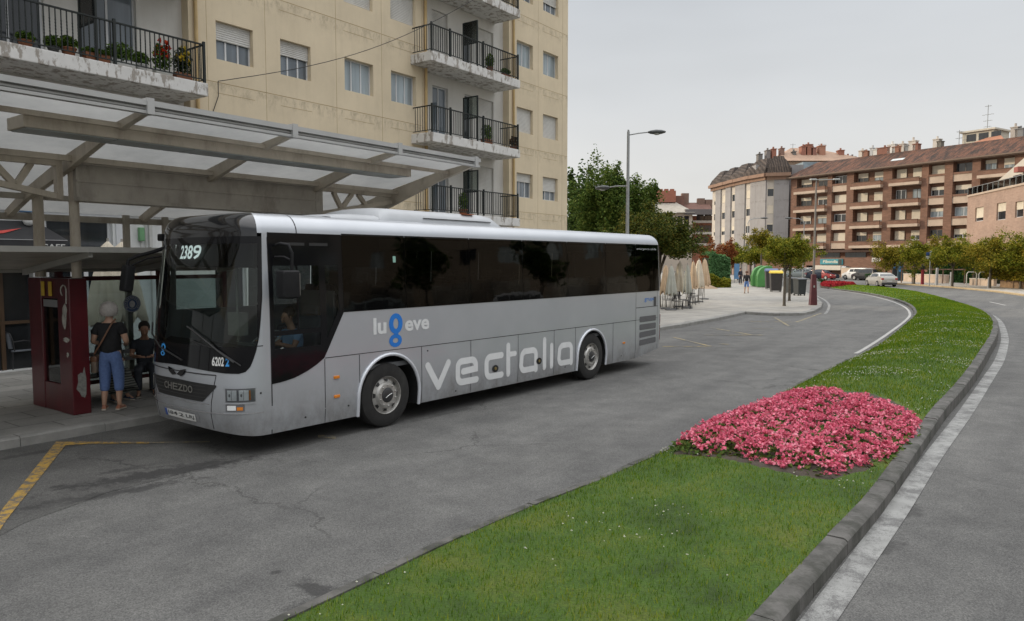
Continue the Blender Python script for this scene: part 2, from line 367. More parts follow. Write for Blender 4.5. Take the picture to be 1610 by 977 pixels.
stripes('yellow_bay_marking',[[(-60,898),(-42,898),(12,817),(-4,812)],[(-4,812),(12,817),(103,701.5),(88,696)],[(88,696),(103,701.5),(150,699),(145,695.5)],[(145,695.5),(150,699),(235,698.5),(235,696)]],YEL,.012)
stripes('yellow_bay_marking',[[(235,696.6),(235,698.0),(330,696.6),(330,695.4)],[(500,685),(500,689),(528,691),(528,687)]],YEL2,.012)
def seg_line(px,w_):
    out=[]
    for (x0,y0,x1,y1) in px:
        a=G(x0,y0);b=G(x1,y1);d=(b-a).normalized();q=Vector((-d.y,d.x,0))*w_/2
        out.append([a-q,b-q,b+q,a+q])
    return out
mb=MB()
for q in seg_line([(1041,545.3,1117,545.3),(1060,531,1117,545),(1106,527.5,1201,527.3),(1115,515.5,1182,527),(1182,517,1215,517.4),(1180,506,1252,507),(1252,506.8,1276,498.3),(1276,498.3,1292,492.5),(1218,499.5,1240,513),(1130,541,1146,542)],.11):
    mb.sheet([(p.x,p.y) for p in q],.008)
struct(mb.build('yellow_zigzag_marking',YEL2))
def ribbon(name,line,width,m,z=.008,side=1,split=None):
    a=line; b=offset_line(line,width*side); mb=MB()
    for i in range(len(a)-1): mb.quad((a[i].x,a[i].y,z),(a[i+1].x,a[i+1].y,z),(b[i+1].x,b[i+1].y,z),(b[i].x,b[i].y,z))
    return struct(mb.build(name,m))
def smooth_line(pts,n_=8):
    P=[Vector((p.x,p.y,p.z)) for p in pts]; out=[]
    for i in range(len(P)-1):
        p0=P[max(i-1,0)];p1=P[i];p2=P[i+1];p3=P[min(i+2,len(P)-1)]
        for k in range(n_):
            t=k/n_; out.append(.5*((2*p1)+(-p0+p2)*t+(2*p0-5*p1+4*p2-p3)*t*t+(-p0+3*p1-3*p2+p3)*t**3))
    out.append(P[-1]); return out
ribbon('white_kerb_line',smooth_line([G(*p) for p in [(1295,494),(1300,487),(1301,479),(1293,471),(1275,462)]]),.14,WHT,.008,-1)
mb=MB()
for q in seg_line([(1556,475,1581,480.5),(1610,486,1640,492)],.14): mb.sheet([(p.x,p.y) for p in q],.008)
struct(mb.build('white_lane_marking',WHT2))
# ================================================================ the median
Lpx=[(434.8,977),(577,910.6),(665,868),(800,808),(930,757),(1050,705),(1140,662),(1205,630),(1262,600),(1320,572),(1368,550),(1401,528),(1431,504),(1437,493.5),(1428,482),(1405,472.5),(1372,464.5),(1338,459),(1310,455.5),(1294,452)]
Rpx=[(1252,974.5),(1332,874.5),(1387,809),(1442,726),(1487,659.5),(1517.7,623),(1537,596),(1556,562.6),(1568,538),(1568,516),(1556,499),(1538,489),(1512,479),(1476,468.5),(1440,460),(1400,454.5),(1368,451.5),(1335,449.6),(1305,449)]
Lp=[G(*p) for p in Lpx]; Rp=[G(*p) for p in Rpx]
Lp=[Lp[0]+(Lp[0]-Lp[1]).normalized()*5]+Lp; Rp=[Rp[0]+(Rp[0]-Rp[1]).normalized()*3.2]+Rp
Lc=smooth_line(Lp,8); Rc=smooth_line(Rp,8)
def resample(line,n_):
    L=[0]
    for a,b in zip(line,line[1:]): L.append(L[-1]+(b-a).length)
    out=[];i=0
    for k in range(n_):
        s=L[-1]*k/(n_-1)
        while i<len(L)-2 and L[i+1]<s: i+=1
        f=(s-L[i])/max(L[i+1]-L[i],1e-9); out.append(line[i].lerp(line[i+1],min(max(f,0),1)))
    return out
NM=260; Lr=resample(Lc,NM); Rr=resample(Rc,NM)
def rh(Y): return float(np.interp(Y,[3,6,9,14,19,26,34,45,70],[.15,.15,.17,.23,.30,.34,.22,.12,.10]))
def lh(Y): return float(np.interp(Y,[3,20,30,40,70],[.05,.05,.12,.14,.10]))
LRi=offset_line(Lr,-.11); RRi=offset_line(Rr,.17)
Lka=np.array([[p.x,p.y,lh(p.y)-.012] for p in LRi]); Rka=np.array([[p.x,p.y,rh(p.y)-.02] for p in RRi])
def lawn(u,v):     # u along 0..NM-1, v across 0..1 -> arrays
    i=np.clip(u.astype(int),0,NM-2); f=(u-i)[:,None]
    a=Lka[i]*(1-f)+Lka[i+1]*f; b=Rka[i]*(1-f)+Rka[i+1]*f
    p=a*(1-v[:,None])+b*v[:,None]
    p[:,2]+=.10*np.sin(np.pi*v)**.8*np.clip((p[:,1]-2)/8,0.3,1.6)+.012*np.sin(p[:,0]*2.3+p[:,1])*np.sin(np.pi*v)+.01*np.sin(p[:,1]*3.1)*np.sin(np.pi*v)
    return p
nv=26; U,V=np.meshgrid(np.arange(NM),np.linspace(0,1,nv),indexing='ij')
uu=U.ravel().astype(float); uu[uu>=NM-1]=NM-1-1e-6
PG=lawn(uu,V.ravel())
def grid_mesh(name,P,nu,nv,m,parent=None,smooth=True):
    idx=np.arange(nu*nv).reshape(nu,nv); f=np.stack([idx[:-1,:-1],idx[1:,:-1],idx[1:,1:],idx[:-1,1:]],-1).reshape(-1,4)
    me=bpy.data.meshes.new(name); me.from_pydata(P.tolist(),[],f.tolist()); me.materials.append(m)
    if smooth: me.polygons.foreach_set('use_smooth',[True]*len(me.polygons))
    o=bpy.data.objects.new(name,me); sc.collection.objects.link(o); o.parent=parent; return o
# soil / turf
m,n,b,o_=newmat('turf'); c=coord(n)
gcol=ramp(n,noise(n,1.1,6,.65,c).outputs['Fac'],[(.28,(.03,.06,.006)),(.5,(.06,.12,.010)),(.75,(.14,.155,.022))]).outputs[0]
gcol=mixc(n,gcol,ramp(n,noise(n,45,4,.7,c).outputs['Fac'],[(.3,(.5,.5,.5)),(.7,(1.4,1.4,1.2))]).outputs[0],.9,'MULTIPLY')
n.links.new(gcol,b.inputs['Base Color']); b.inputs['Roughness'].default_value=.9; bumpn(n,b,noise(n,40,5,.7,c).outputs['Fac'],1,.03)
TURF=m
struct(grid_mesh('median_ground',PG,NM,nv,TURF))
kerb('median_kerb',[Vector((p.x,p.y,0)) for p in Rr],offset_line([Vector((p.x,p.y,0)) for p in Rr],.18),lambda f:rh(Rr[min(NM-1,int(f*(NM-1)))].y),0,KERB,.95,.014)
kerb('median_edging',[Vector((p.x,p.y,0)) for p in Lr],offset_line([Vector((p.x,p.y,0)) for p in Lr],-.12),lambda f:lh(Lr[min(NM-1,int(f*(NM-1)))].y),0,KERB,1.0,.01)
# white edge line of the second road and of the bus road
wr=[(1318,975),(1380,881),(1432,802),(1480,723),(1516,671),(1531.5,648),(1564.7,593),(1579,568),(1585,545),(1585.5,530),(1578.6,510),(1567.5,499),(1551,491.5),(1530,483)]
wl=[G(*p) for p in wr]; wl=[wl[0]+(wl[0]-wl[1]).normalized()*3]+wl
ribbon('white_edge_line',smooth_line(wl),.22,WHT,.008,1)
wl2=[G(*p) for p in [(1352,557),(1366,549.5),(1399,527.5),(1429,504),(1434.5,493.5),(1425,483),(1402,473.5),(1370,465.3),(1337,459.8),(1308,456)]]
ribbon('white_edge_line',[p+Vector((0,0,0)) for p in offset_line(smooth_line(wl2),.06)],.11,WHT2,.012,1)
# ---- grass blades, clover, flowers
def blades(name,n_,Y0,Y1,h,wd,m,seed,lean=.6,pw=1.0,excl=None):
    r=np.random.default_rng(seed); us=[];
    u=r.random(n_*3)*(NM-1.01); v=r.random(n_*3)**pw; p=lawn(u,v)
    i=np.clip(u.astype(int),0,NM-2); wid=np.linalg.norm(Rka[i,:2]-Lka[i,:2],axis=1); seg=np.linalg.norm((Rka[i+1,:2]+Lka[i+1,:2]-Rka[i,:2]-Lka[i,:2])/2,axis=1)
    ar=wid*seg; keep=(p[:,1]>=Y0)&(p[:,1]<Y1)&(r.random(len(u))<ar/ar.max())
    if excl is not None: keep&=~excl(p)
    p=p[keep][:n_]; k=len(p); a=r.random(k)*2*np.pi; hh=h*(.5+r.random(k)*.8); w_=wd*(.7+.6*r.random(k))
    d=np.stack([np.cos(a),np.sin(a)],1); b2=r.random(k)*2*np.pi; ln=hh*lean*r.random(k)
    V_=np.zeros((k,3,3)); V_[:,0,:]=p; V_[:,1,:]=p; V_[:,2,:]=p
    V_[:,0,:2]-=d*w_[:,None]/2; V_[:,1,:2]+=d*w_[:,None]/2
    V_[:,2,0]+=np.cos(b2)*ln; V_[:,2,1]+=np.sin(b2)*ln; V_[:,2,2]+=hh
    return tri_mesh(name,V_.reshape(-1,3),m)
def tri_mesh(name,V_,m,per=3,parent=None):
    k=len(V_)//per; me=bpy.data.meshes.new(name)
    me.vertices.add(len(V_)); me.vertices.foreach_set('co',V_.astype(np.float32).ravel())
    me.loops.add(k*per); me.loops.foreach_set('vertex_index',np.arange(k*per,dtype=np.int32))
    me.polygons.add(k); me.polygons.foreach_set('loop_start',np.arange(0,k*per,per,dtype=np.int32))
    try: me.polygons.foreach_set('loop_total',np.full(k,per,dtype=np.int32))
    except Exception: pass
    me.update(calc_edges=True); me.materials.append(m); o=bpy.data.objects.new(name,me); sc.collection.objects.link(o); o.parent=parent; return o
# flower bed outline on plan
fb=[(1060,707),(1098,680),(1180,648),(1225,630),(1275,622),(1360,635),(1405,648),(1445,668),(1440,690),(1398,728),(1305,757),(1230,748),(1170,733),(1110,719)]
FB=np.array([[G(*p,.12).x,G(*p,.12).y] for p in fb])
def inpoly(P,poly):
    x=P[:,0];y=P[:,1];c_=np.zeros(len(P),bool);j=len(poly)-1
    for i in range(len(poly)):
        xi,yi=poly[i];xj,yj=poly[j]
        c_^=((yi>y)!=(yj>y))&(x<(xj-xi)*(y-yi)/(yj-yi+1e-12)+xi); j=i
    return c_
cen=FB.mean(0); FBo=cen+(FB-cen)*1.07
ex=lambda p:inpoly(p,FBo)
GR=leafmat('grass_blades',(.042,.098,.006),(.115,.215,.010),(.34,.33,.032),.55)
o=blades('grass',150000,2.5,9.5,.042,.0065,GR,1,excl=ex); tag(o,'short mown green lawn covering the long median between the two roads','grass',kind='stuff')
V2=[]
def join_into(dst,src):
    # append the triangles of src to dst (one stuff object)
    a=np.empty(len(dst.data.vertices)*3,np.float32); dst.data.vertices.foreach_get('co',a)
    b=np.empty(len(src.data.vertices)*3,np.float32); src.data.vertices.foreach_get('co',b)
    V_=np.concatenate([a.reshape(-1,3),b.reshape(-1,3)]); nm=dst.name; m_=dst.data.materials[0]
    old=dst.data; tmp=tri_mesh('tmp',V_,m_); dst.data=tmp.data; bpy.data.objects.remove(tmp); bpy.data.meshes.remove(old)
    om=src.data; bpy.data.objects.remove(src); bpy.data.meshes.remove(om)
for args in [(110000,9.5,20,.05,.010,GR,2),(60000,20,45,.06,.018,GR,3),(15000,45,90,.07,.04,GR,5)]:
    s_=blades('g',*args,excl=ex); join_into(o,s_)
# coarse fringe hanging over the edging
def blobs(P,rad,seed,squash=.7):
    r=np.random.default_rng(seed); k=len(P)
    base=np.array([[1,0,0],[0,1,0],[-1,0,0],[0,-1,0],[0,0,1],[0,0,-1]],float)
    f=np.array([[0,1,4],[1,2,4],[2,3,4],[3,0,4],[1,0,5],[2,1,5],[3,2,5],[0,3,5]])
    rr=rad*(.6+.8*r.random(k)); B=base[None]*rr[:,None,None]*np.array([1,1,squash]); B*= (.75+.5*r.random((k,6,1)))
    B+=P[:,None,:]; return B[:,f,:].reshape(-1,3)
r=np.random.default_rng(11)
def clover(n_,Y0,Y1,rad,seed,thr):
    r=np.random.default_rng(seed); u=r.random(n_*8)*(NM-1.01); v=r.random(n_*8); p=lawn(u,v)
    dens=np.sin(p[:,0]*1.7+p[:,1]*.9)+np.sin(p[:,1]*2.3-p[:,0]*1.1)+.8*np.sin(p[:,0]*5+p[:,1]*4.3)
    k=(p[:,1]>Y0)&(p[:,1]<Y1)&(dens+r.random(len(u))*1.2>thr)&~ex(p); p=p[k][:n_]; p[:,2]+=.045+r.random(len(p))*.02
    return blobs(p,rad,seed)
cl=np.concatenate([clover(900,3,9,.0085,21,1.75),clover(3200,9,20,.0105,22,1.25),clover(1200,20,34,.012,23,1.2)])
o=tri_mesh('clover_flowers',cl,mat('clover_white',(.46,.46,.36),.8,.2,20)); tag(o,'tiny white clover heads scattered through the median lawn','clover',kind='stuff')
# flower bed
def bedpts(n_,poly,seed,scale=1.0):
    r=np.random.default_rng(seed); c0=poly.mean(0); q=c0+(poly-c0)*scale; lo_=q.min(0);hi_=q.max(0)
    P=lo_+r.random((n_*4,2))*(hi_-lo_); P=P[inpoly(P,q)][:n_]; return P
def bedz(P,poly,h):
    # distance to outline -> dome
    d=np.full(len(P),9.)
    for i in range(len(poly)):
        a=poly[i-1];b=poly[i];ab=b-a;t=np.clip(((P-a)@ab)/(ab@ab),0,1);d=np.minimum(d,np.linalg.norm(P-(a+t[:,None]*ab),axis=1))
    return .15+h*np.clip(d/.35,0,1)**.6*(1+.22*np.sin(P[:,0]*6+P[:,1]*3)*np.sin(P[:,1]*7))
mb=MB(); 
soil=mat('soil',(.055,.042,.03),.95,.3,8,bump=1,bscale=30)
Pn=cen+(FB-cen)*1.17
ring=[Vector((*p,0)) for p in Pn]
nn=28; gx=np.linspace(-1,1,2)
# soil patch follows the lawn: radial mesh
vs=[];fs=[]
from mathutils.bvhtree import BVHTree
bv=BVHTree.FromPolygons([tuple(p) for p in PG.tolist()],[tuple(x) for x in (lambda idx:np.stack([idx[:-1,:-1],idx[1:,:-1],idx[1:,1:],idx[:-1,1:]],-1).reshape(-1,4).tolist())(np.arange(NM*nv).reshape(NM,nv))])
def lz(x,y,d=.1):
    h=bv.ray_cast(Vector((x,y,5)),Vector((0,0,-1))); return h[0].z if h[0] is not None else d
def patch(poly,m,dz=.012,rings=8,name='soil_patch'):
    c0=poly.mean(0); k=len(poly)*6; out=[]
    P2=[]
    for i in range(len(poly)):
        for j in range(6): P2.append(poly[i]*(1-j/6)+poly[(i+1)%len(poly)]*j/6)
    P2=np.array(P2)*1.0
    for i in range(len(P2)):
        while bv.ray_cast(Vector((*(c0+(P2[i]-c0)*1.02),5)),Vector((0,0,-1)))[0] is None: P2[i]=c0+(P2[i]-c0)*.97
    P2=c0+(P2-c0)*(1-np.random.default_rng(5).random((len(P2),1))*.05)
    vs=[(c0[0],c0[1],lz(*c0)+dz)];fs=[]
    for r_ in range(1,rings+1):
        for p in P2:
            q=c0+(p-c0)*r_/rings; vs.append((q[0],q[1],lz(q[0],q[1])+(dz if r_<rings else -.02)))
    for i in range(k): fs.append((0,1+i,1+(i+1)%k))
    for r_ in range(rings-1):
        for i in range(k): fs.append((1+r_*k+i,1+(r_+1)*k+i,1+(r_+1)*k+(i+1)%k,1+r_*k+(i+1)%k))
    mb=MB(); mb.add(vs,fs); return mb.build(name,m,smooth=60)
so_=patch(Pn,soil); struct(so_)
def leaves(P,size,seed,tilt=.7,aspect=.6,fold=.15):
    r=np.random.default_rng(seed); k=len(P); s=size*(.6+.8*r.random(k))
    nrm=np.stack([r.normal(0,tilt,k),r.normal(0,tilt,k),np.ones(k)],1); nrm/=np.linalg.norm(nrm,axis=1)[:,None]
    a=np.cross(nrm,r.normal(0,1,(k,3))); a/=np.linalg.norm(a,axis=1)[:,None]; b=np.cross(nrm,a)
    Q=np.stack([P-a*s[:,None],P+b*(s*aspect)[:,None]+nrm*(s*fold)[:,None],P+a*s[:,None],P-b*(s*aspect)[:,None]+nrm*(s*fold)[:,None]],1)
    return Q.reshape(-1,3)
bp=bedpts(9000,FB,31,1.04); z=bedz(bp,FB,.16); r=np.random.default_rng(3); P3=np.column_stack([bp,z*(.55+.45*r.random(len(bp)))])
lf=tri_mesh('bed_foliage',leaves(P3,.042,5),leafmat('begonia_leaves',(.035,.07,.012),(.09,.15,.03),(.17,.13,.04),3),4)
tag(lf,'green leafy plants of the pink flower bed in the median lawn','leaves',kind='stuff')
# clumps of petals
def flowers(n_,poly,seed,h,petal,clus):
    r=np.random.default_rng(seed); c_=bedpts(n_,poly,seed,1.0); z=bedz(c_,poly,h)
    vac=np.sin(c_[:,0]*9+2)*np.sin(c_[:,1]*8)+.5*np.sin(c_[:,0]*19+c_[:,1]*15); c_=c_[vac+r.random(len(c_))*1.6>.42]; z=bedz(c_,poly,h)
    k=len(c_); P=np.repeat(np.column_stack([c_,z+.01+.07*r.random(k)**2]),clus,axis=0)+r.normal(0,1,(k*clus,3))*np.array([.020,.020,.012])
    return leaves(P,petal,seed+1,.9,.85,.35)
PINK=leafmat('pink_petals',(.46,.055,.105),(.78,.18,.27),(.90,.41,.47),2.0)
fl=tri_mesh('pink_flowers',flowers(3600,FB,41,.16,.021,7),PINK,4); tag(fl,'dense mass of bright pink begonia blossoms in the median flower bed','flowers',kind='stuff')
# far red bed near the tip of the median
fr=[(1290,447.5),(1292,451),(1303,452.5),(1322,452.3),(1342,450.6),(1346,449),(1325,447.6),(1305,446.5)]
FR=np.array([[G(*p,.1).x,G(*p,.1).y] for p in fr])
RED=leafmat('red_petals',(.16,.012,.018),(.34,.02,.03),(.45,.06,.05),.5)
P=bedpts(9000,FR,51); r=np.random.default_rng(4); zz=.12+.34*np.clip(bedz(P,FR,1)-.15,0,1.)*(.85+.15*r.random(len(P)))
fl=tri_mesh('red_flowers',leaves(np.column_stack([P,zz]),.075,52,.8,.8),RED,4); tag(fl,'far red flower bed at the tip of the median','flowers',kind='stuff')
mb=MB(); mb.prism([tuple(p) for p in (FR.mean(0)+(FR-FR.mean(0))*1.05)],0,.16); struct(mb.build('soil_patch',soil))
# fallen stalk by the bed
# ================================================================ the coach
BU=Vector((.62171,.78325,0)); BN=Vector((.78325,-.62171,0)); BW=1.26
A0=Vector((-1.9768,11.6072,0))
bus=thing('bus','silver grey single deck coach with dark windows waiting at the bus stop','bus',A0-BN*BW,math.atan2(BU.y,BU.x))
SCN=-2.1; AE=11.25
ip=lambda x,xs,ys: float(np.interp(x,xs,ys))
def bs(a,z,off=0.):
    if z<=3.02: zz=z; ins=ip(z,[.2,.5,1.9,3.02],[.03,0,0,.04])
    else:
        th=(z-3.02)/.4*math.pi/2; zz=3.02+.28*math.sin(th)+off*math.sin(th); ins=.04+.30*(1-math.cos(th)); off=off*math.cos(th)
    D=ip(z,[.25,.6,1.1,2.0,3.02],[.60,.66,.66,.58,.42])-ins*.8+off; w_=BW-ins+off; p=2.7
    if a>AE:
        t=(a-AE); ph=t*math.pi; c_,s_=math.cos(ph),math.sin(ph)
        Dr=ip(z,[.3,1.2,3.02],[.22,.28,.20])-ins*.8+off
        return (9.15+Dr*abs(s_)**(2/5.),-w_*math.copysign(abs(c_)**(2/5.),c_),zz)
    if a>=0: return (SCN+a,-w_,zz)
    if a>=-1:
        ph=-a*math.pi; c_,s_=math.cos(ph),math.sin(ph)
        return (SCN-D*abs(s_)**(2/p),-w_*math.copysign(abs(c_)**(2/p),c_),zz)
    return (SCN+(-a-1),w_,zz)
def S(s): return s-SCN
def frange(a,b,st):
    n_=max(1,int(math.ceil(abs(b-a)/st))); return [a+(b-a)*i/n_ for i in range(n_+1)]
def strip(mb,al,zlo,zhi,rows,off=0.,mi=0):
    f=lambda q,a: q(a) if callable(q) else q
    vs=[];
    for a in al:
        l,h=f(zlo,a),f(zhi,a)
        for r_ in range(rows+1): vs.append(bs(a,l+(h-l)*r_/rows,off))
    fs=[]
    for i in range(len(al)-1):
        for r_ in range(rows):
            k=i*(rows+1)+r_; fs.append((k,k+rows+1,k+rows+2,k+1))
    mb.add(vs,fs,mi)
def busmat():
    m,n,b,o=newmat('silver_paint'); c=coord(n)
    nz=noise(n,1.2,4,.5,c); cr=ramp(n,nz.outputs['Fac'],[(.3,(.43,.45,.48)),(.7,(.47,.49,.52))]).outputs[0]
    sz=n.nodes.new('ShaderNodeSeparateXYZ'); n.links.new(c,sz.inputs[0])
    low=ramp(n,sz.outputs['Z'],[(.25,(1,1,1)),(1.1,(0,0,0))]).outputs[0]
    dn=noise(n,3,8,.75,coord(n,'Object',(1,1,.6))); dd=math_(n,'MULTIPLY',low,ramp(n,dn.outputs['Fac'],[(.3,(.12,)*3),(.65,(.85,)*3)]).outputs[0])
    cr=mixc(n,cr,(.16,.15,.135),dd)
    sp=noise(n,160,2,.5,c)
    n.links.new(cr,b.inputs['Base Color']); b.inputs['Metallic'].default_value=.45
    n.links.new(ramp(n,dn.outputs['Fac'],[(.3,(.32,)*3),(.7,(.46,)*3)]).outputs[0],b.inputs['Roughness'])
    b.inputs['Coat Weight'].default_value=.6; b.inputs['Coat Roughness'].default_value=.08
    bumpn(n,b,noise(n,1.1,2,.5,c).outputs['Fac'],.06,.03); return m
SILV=busmat()
BLK=mat('gloss_black',(.008,.008,.009),.06,.1,3,spec=.22); BLKR=mat('gloss_black_roof',(.012,.012,.013),.08,.1,3,coat=.5)
MBLK=mat('matt_black',(.018,.018,.018),.6,.2,8)
LINE=mat('panel_gap',(.03,.03,.032),.8,0,3)
WGL=glass('coach_window_glass',(.085,.09,.09),.60,.025,.18); WSG=glass('windshield_glass',(.46,.53,.50),.75,.01); DGL=glass('driver_window_glass',(.66,.72,.72),.5,.01)
LIPM=mat('arch_lip',(.60,.62,.66),.35,.05,3,metal=.3,coat=.3)
def arch(s,z0):
    z=z0
    for c_,r_ in ((.05,.645),(6.05,.60)):
        d=abs(s-c_)
        if d<r_: z=max(z,.52+math.sqrt(r_*r_-d*d))
    return z
def zlow(a):
    s=a+SCN if a>=0 else SCN
    if a<-1: s=SCN+(-a-1)
    base=ip(s,[-2.1,8.0,9.4],[.28,.26,.42])
    if a<0 and a>=-1: base=.28+.10*math.sin(-a*math.pi)**2
    if a>AE: base=.42
    return arch(s,base)
belt_n=lambda s: ip(s,[-2.11,-1.9,-1.7,-1.5,-1.35,-1.21,-.85],[.97,.985,1.02,1.09,1.16,1.245,1.885]) if s<-.85 else 1.885
wsb=lambda a: ip(a if a>-.5 else -1-a,[-.5,-.25,-.17,-.13,-.10,-.07,-.05,-.03],[1.20,1.15,1.145,1.17,1.24,1.43,1.65,2.2])
# grid of stations along the near side (exact at arch edges)
side=sorted(set([round(x,3) for x in frange(0,AE,.25)]+[round(S(c_+r_*math.cos(R(t))),3) for c_,r_ in ((.05,.645),(6.05,.60)) for t in range(0,181,9)]+[round(S(x),4) for c_,r_ in ((.05,.645),(6.05,.60)) for x in (c_-r_-.003,c_+r_+.003)]+[round(S(x),3) for x in (-1.21,-.85,-1.9,-1.7,-1.5,-1.35)]))
mb=MB()
strip(mb,side,zlow,lambda a:belt_n(a+SCN),9)
fa=frange(-.97,-.03,.02); strip(mb,fa,zlow,wsb,8)
for (a,b) in ((-1.0,-.97),(-.03,0.0)):
    strip(mb,frange(a,b,.01),zlow,3.02,14)
strip(mb,frange(0,.012,.012),lambda a:.97,3.02,8)
strip(mb,[-1-x for x in side if x<=AE],zlow,1.885,8)
strip(mb,frange(AE,AE+1,.02),zlow,3.02,12)
# wrap of the window posts at the rear and front edges of the glass
strip(mb,frange(S(9.17),AE+.001,.05),1.885,3.02,4)
# roof cove and roof
cov=[x for x in side]; strip(mb,frange(-.075,0,.015)+side[1:],3.02,3.42,8); strip(mb,[-1-x for x in side]+[],3.02,3.42,8)
strip(mb,frange(-1,-.925,.015),3.02,3.42,8)
strip(mb,frange(AE,AE+1,.02),3.02,3.42,8)
vs=[];fs=[];st_=[x for x in frange(-1.75,9.15,.3)]; nc=8
for s in st_:
    for k in range(nc+1):
        y=-.92+1.84*k/nc; vs.append((s,y,3.30+.05*(1-(y/.92)**2)))
for i in range(len(st_)-1):
    for k in range(nc): fs.append((i*(nc+1)+k,(i+1)*(nc+1)+k,(i+1)*(nc+1)+k+1,i*(nc+1)+k+1))
mb.add(vs,fs); mb.box(9.1,9.3,-.93,.93,3.2,3.30)
body=mb.build('body',SILV,bus,smooth=35,merge=True)
# black cap over the windshield
mb=MB(); strip(mb,frange(-.93,-.07,.02),2.975,3.42,9,.003)
# roof nose closing
vs=[bs(a,3.42,.003) for a in frange(-.93,-.07,.02)]; k=len(vs); vs2=[(-1.72,p[1]*.96,3.345-.05*(p[1]/.92)**2) for p in vs]
mb.add(vs+vs2,[(i,i+1,k+i+1,k+i) for i in range(k-1)])
mb.build('roof_cap',BLKR,bus,smooth=40)
# windshield with black borders
mb=MB(); strip(mb,frange(-.968,-.032,.02),lambda a:max(wsb(a),0)+.0,lambda a:2.97,12,.004); ws=mb.build('windshield',WSG,bus,smooth=60)
mb=MB()
strip(mb,frange(-.968,-.032,.012),lambda a:wsb(a)+.002,lambda a:min(max(wsb(a)+.07,1.50),2.9),6,.007)
strip(mb,frange(-.968,-.032,.012),2.88,2.974,2,.007)
strip(mb,frange(-.062,-.033,.01),lambda a:wsb(a),2.88,8,.0075); strip(mb,frange(-.967,-.94,.01),lambda a:wsb(a),2.88,8,.0075)
mb.build('border',BLK,ws,smooth=60)
# wipers
mb=MB()
def bp_(a,z,off=0): return Vector(bs(a,z,off))
mb.tube([bp_(-.20,1.30,.03),bp_(-.27,1.42,.05),bp_(-.37,1.60,.05),bp_(-.46,1.75,.045)],.012,6)
mb.tube([bp_(-.16,1.26,.04),bp_(-.30,1.47,.03),bp_(-.44,1.56,.03)],.009,6)
mb.tube([bp_(-.48,1.28,.03),bp_(-.58,1.42,.05),bp_(-.70,1.58,.05),bp_(-.78,1.72,.045)],.012,6)
mb.build('wiper',MBLK,ws)
# driver window block: black surround with openings
def cols(mb,segs,off,m=0):
    for (s0,s1,z0,z1) in segs:
        strip(mb,frange(S(s0),S(s1),.08),(lambda a,z0=z0:z0(a+SCN) if callable(z0) else z0),(lambda a,z1=z1:z1(a+SCN) if callable(z1) else z1),3,off,m)
mb=MB()
bl=lambda s: belt_n(s)-.004
cols(mb,[(-2.09,-.85,2.58,3.03),(-2.09,-2.03,bl,2.58),(-2.03,-1.27,bl,1.44),(-2.03,-1.27,1.62,1.69),(-1.66,-1.63,1.69,2.58),(-1.27,-1.16,bl,2.58),(-.93,-.85,bl,2.58)],.006)
cols(mb,[(-1.16,-.93,bl,lambda s:bl(s)+.2)],.006)
mb.build('driver_window_frame',BLK,bus,smooth=60)
for q in [(-2.03,-1.66,1.69,2.58),(-1.63,-1.27,1.69,2.58),(-2.03,-1.27,1.44,1.62),(-1.16,-.93,lambda s:bl(s)+.2,2.58)]:
    mb=MB(); cols(mb,[q],.003); mb.build('window',DGL,bus,smooth=60)
# long side windows
edges=[-.85,.42,1.98,3.53,5.08,6.63,8.02,9.17]
for a,b in zip(edges,edges[1:]):
    mb=MB(); cols(mb,[(a+.006,b-.006,1.885,3.045)],.006); mb.build('window',WGL,bus,smooth=60)
    mb=MB(); strip(mb,[-1-S(a)-.006,-1-S(b)+.006],1.885,3.045,4,.006); mb.build('window',WGL,bus,smooth=60)
mb=MB()
for e in edges[1:-1]: cols(mb,[(e-.05,e+.05,1.885,3.04)],-.03)
cols(mb,[(-.85,9.17,1.885,1.93),(-.85,9.17,2.99,3.04),(8.05,9.17,2.62,3.04),(-.85,-.1,2.55,3.04)],-.02)
mb.build('window_pillar',MBLK,bus)
mb=MB()
cols(mb,[(-1.85,-1.50,2.86,2.90),(-1.42,-1.10,2.86,2.90)],.009); mb.build('air_slot',MBLK,bus)
# small emergency sign on the glass
mb=MB(); cols(mb,[(.16,.22,2.62,2.72)],.008); mb.build('sticker',mat('pale_green_sticker',(.25,.45,.38),.5),bus)
v,f=text_fit('emergencia salida',1.0,.06); mb=MB(); mb.add([bs(S(8.08+x),2.90+y,.010) for x,y in v],f); mb.build('lettering',mat('pale_lettering',(.45,.47,.47),.6),bus)
# panel gaps
mb=MB()
def hgap(s0,s1,z0,z1,w_=.011): cols(mb,[(s0,s1,lambda s:z0+(z1-z0)*(s-s0)/(s1-s0)-w_/2,lambda s:z0+(z1-z0)*(s-s0)/(s1-s0)+w_/2)],.0025)
def vgap(s,z0,z1,w_=.011): strip(mb,[S(s)-w_/2,S(s)+w_/2],z0,z1,6,.003)
hgap(-1.2,8.02,1.235,1.20); hgap(8.02,9.15,1.50,1.50,.014); hgap(8.02,9.15,1.20,1.20,.008)
for s in (-1.205,-.56,.76,1.99,3.37,4.58,5.38,6.95): vgap(s,.28,1.22)
vgap(8.02,.27,1.88); vgap(9.14,.4,1.88,.008); vgap(-2.09,.28,2.97,.016)
hgap(-1.72,-1.70,3.0,3.0)
strip(mb,[S(-1.62)-.008,S(-1.62)+.008],3.02,3.42,6,.003)
strip(mb,frange(-.14,-.03,.02),lambda a:1.50,lambda a:1.512,1,.0035)
# front seams
strip(mb,frange(-.70,-.30,.02),1.112,1.128,1,.004)
mb.build('panel_gap',LINE,bus)
mb=MB()
for sg in (-1,1):
    P0=[(-.5+sg*.20,1.12),(-.5+sg*.185,.95),(-.5+sg*.17,.75),(-.5+sg*.165,.58),(-.5+sg*.165,.38)]
    mb.tube([bp_(a,z,.001) for a,z in P0],.006,5)
mb.build('panel_gap',LINE,bus)
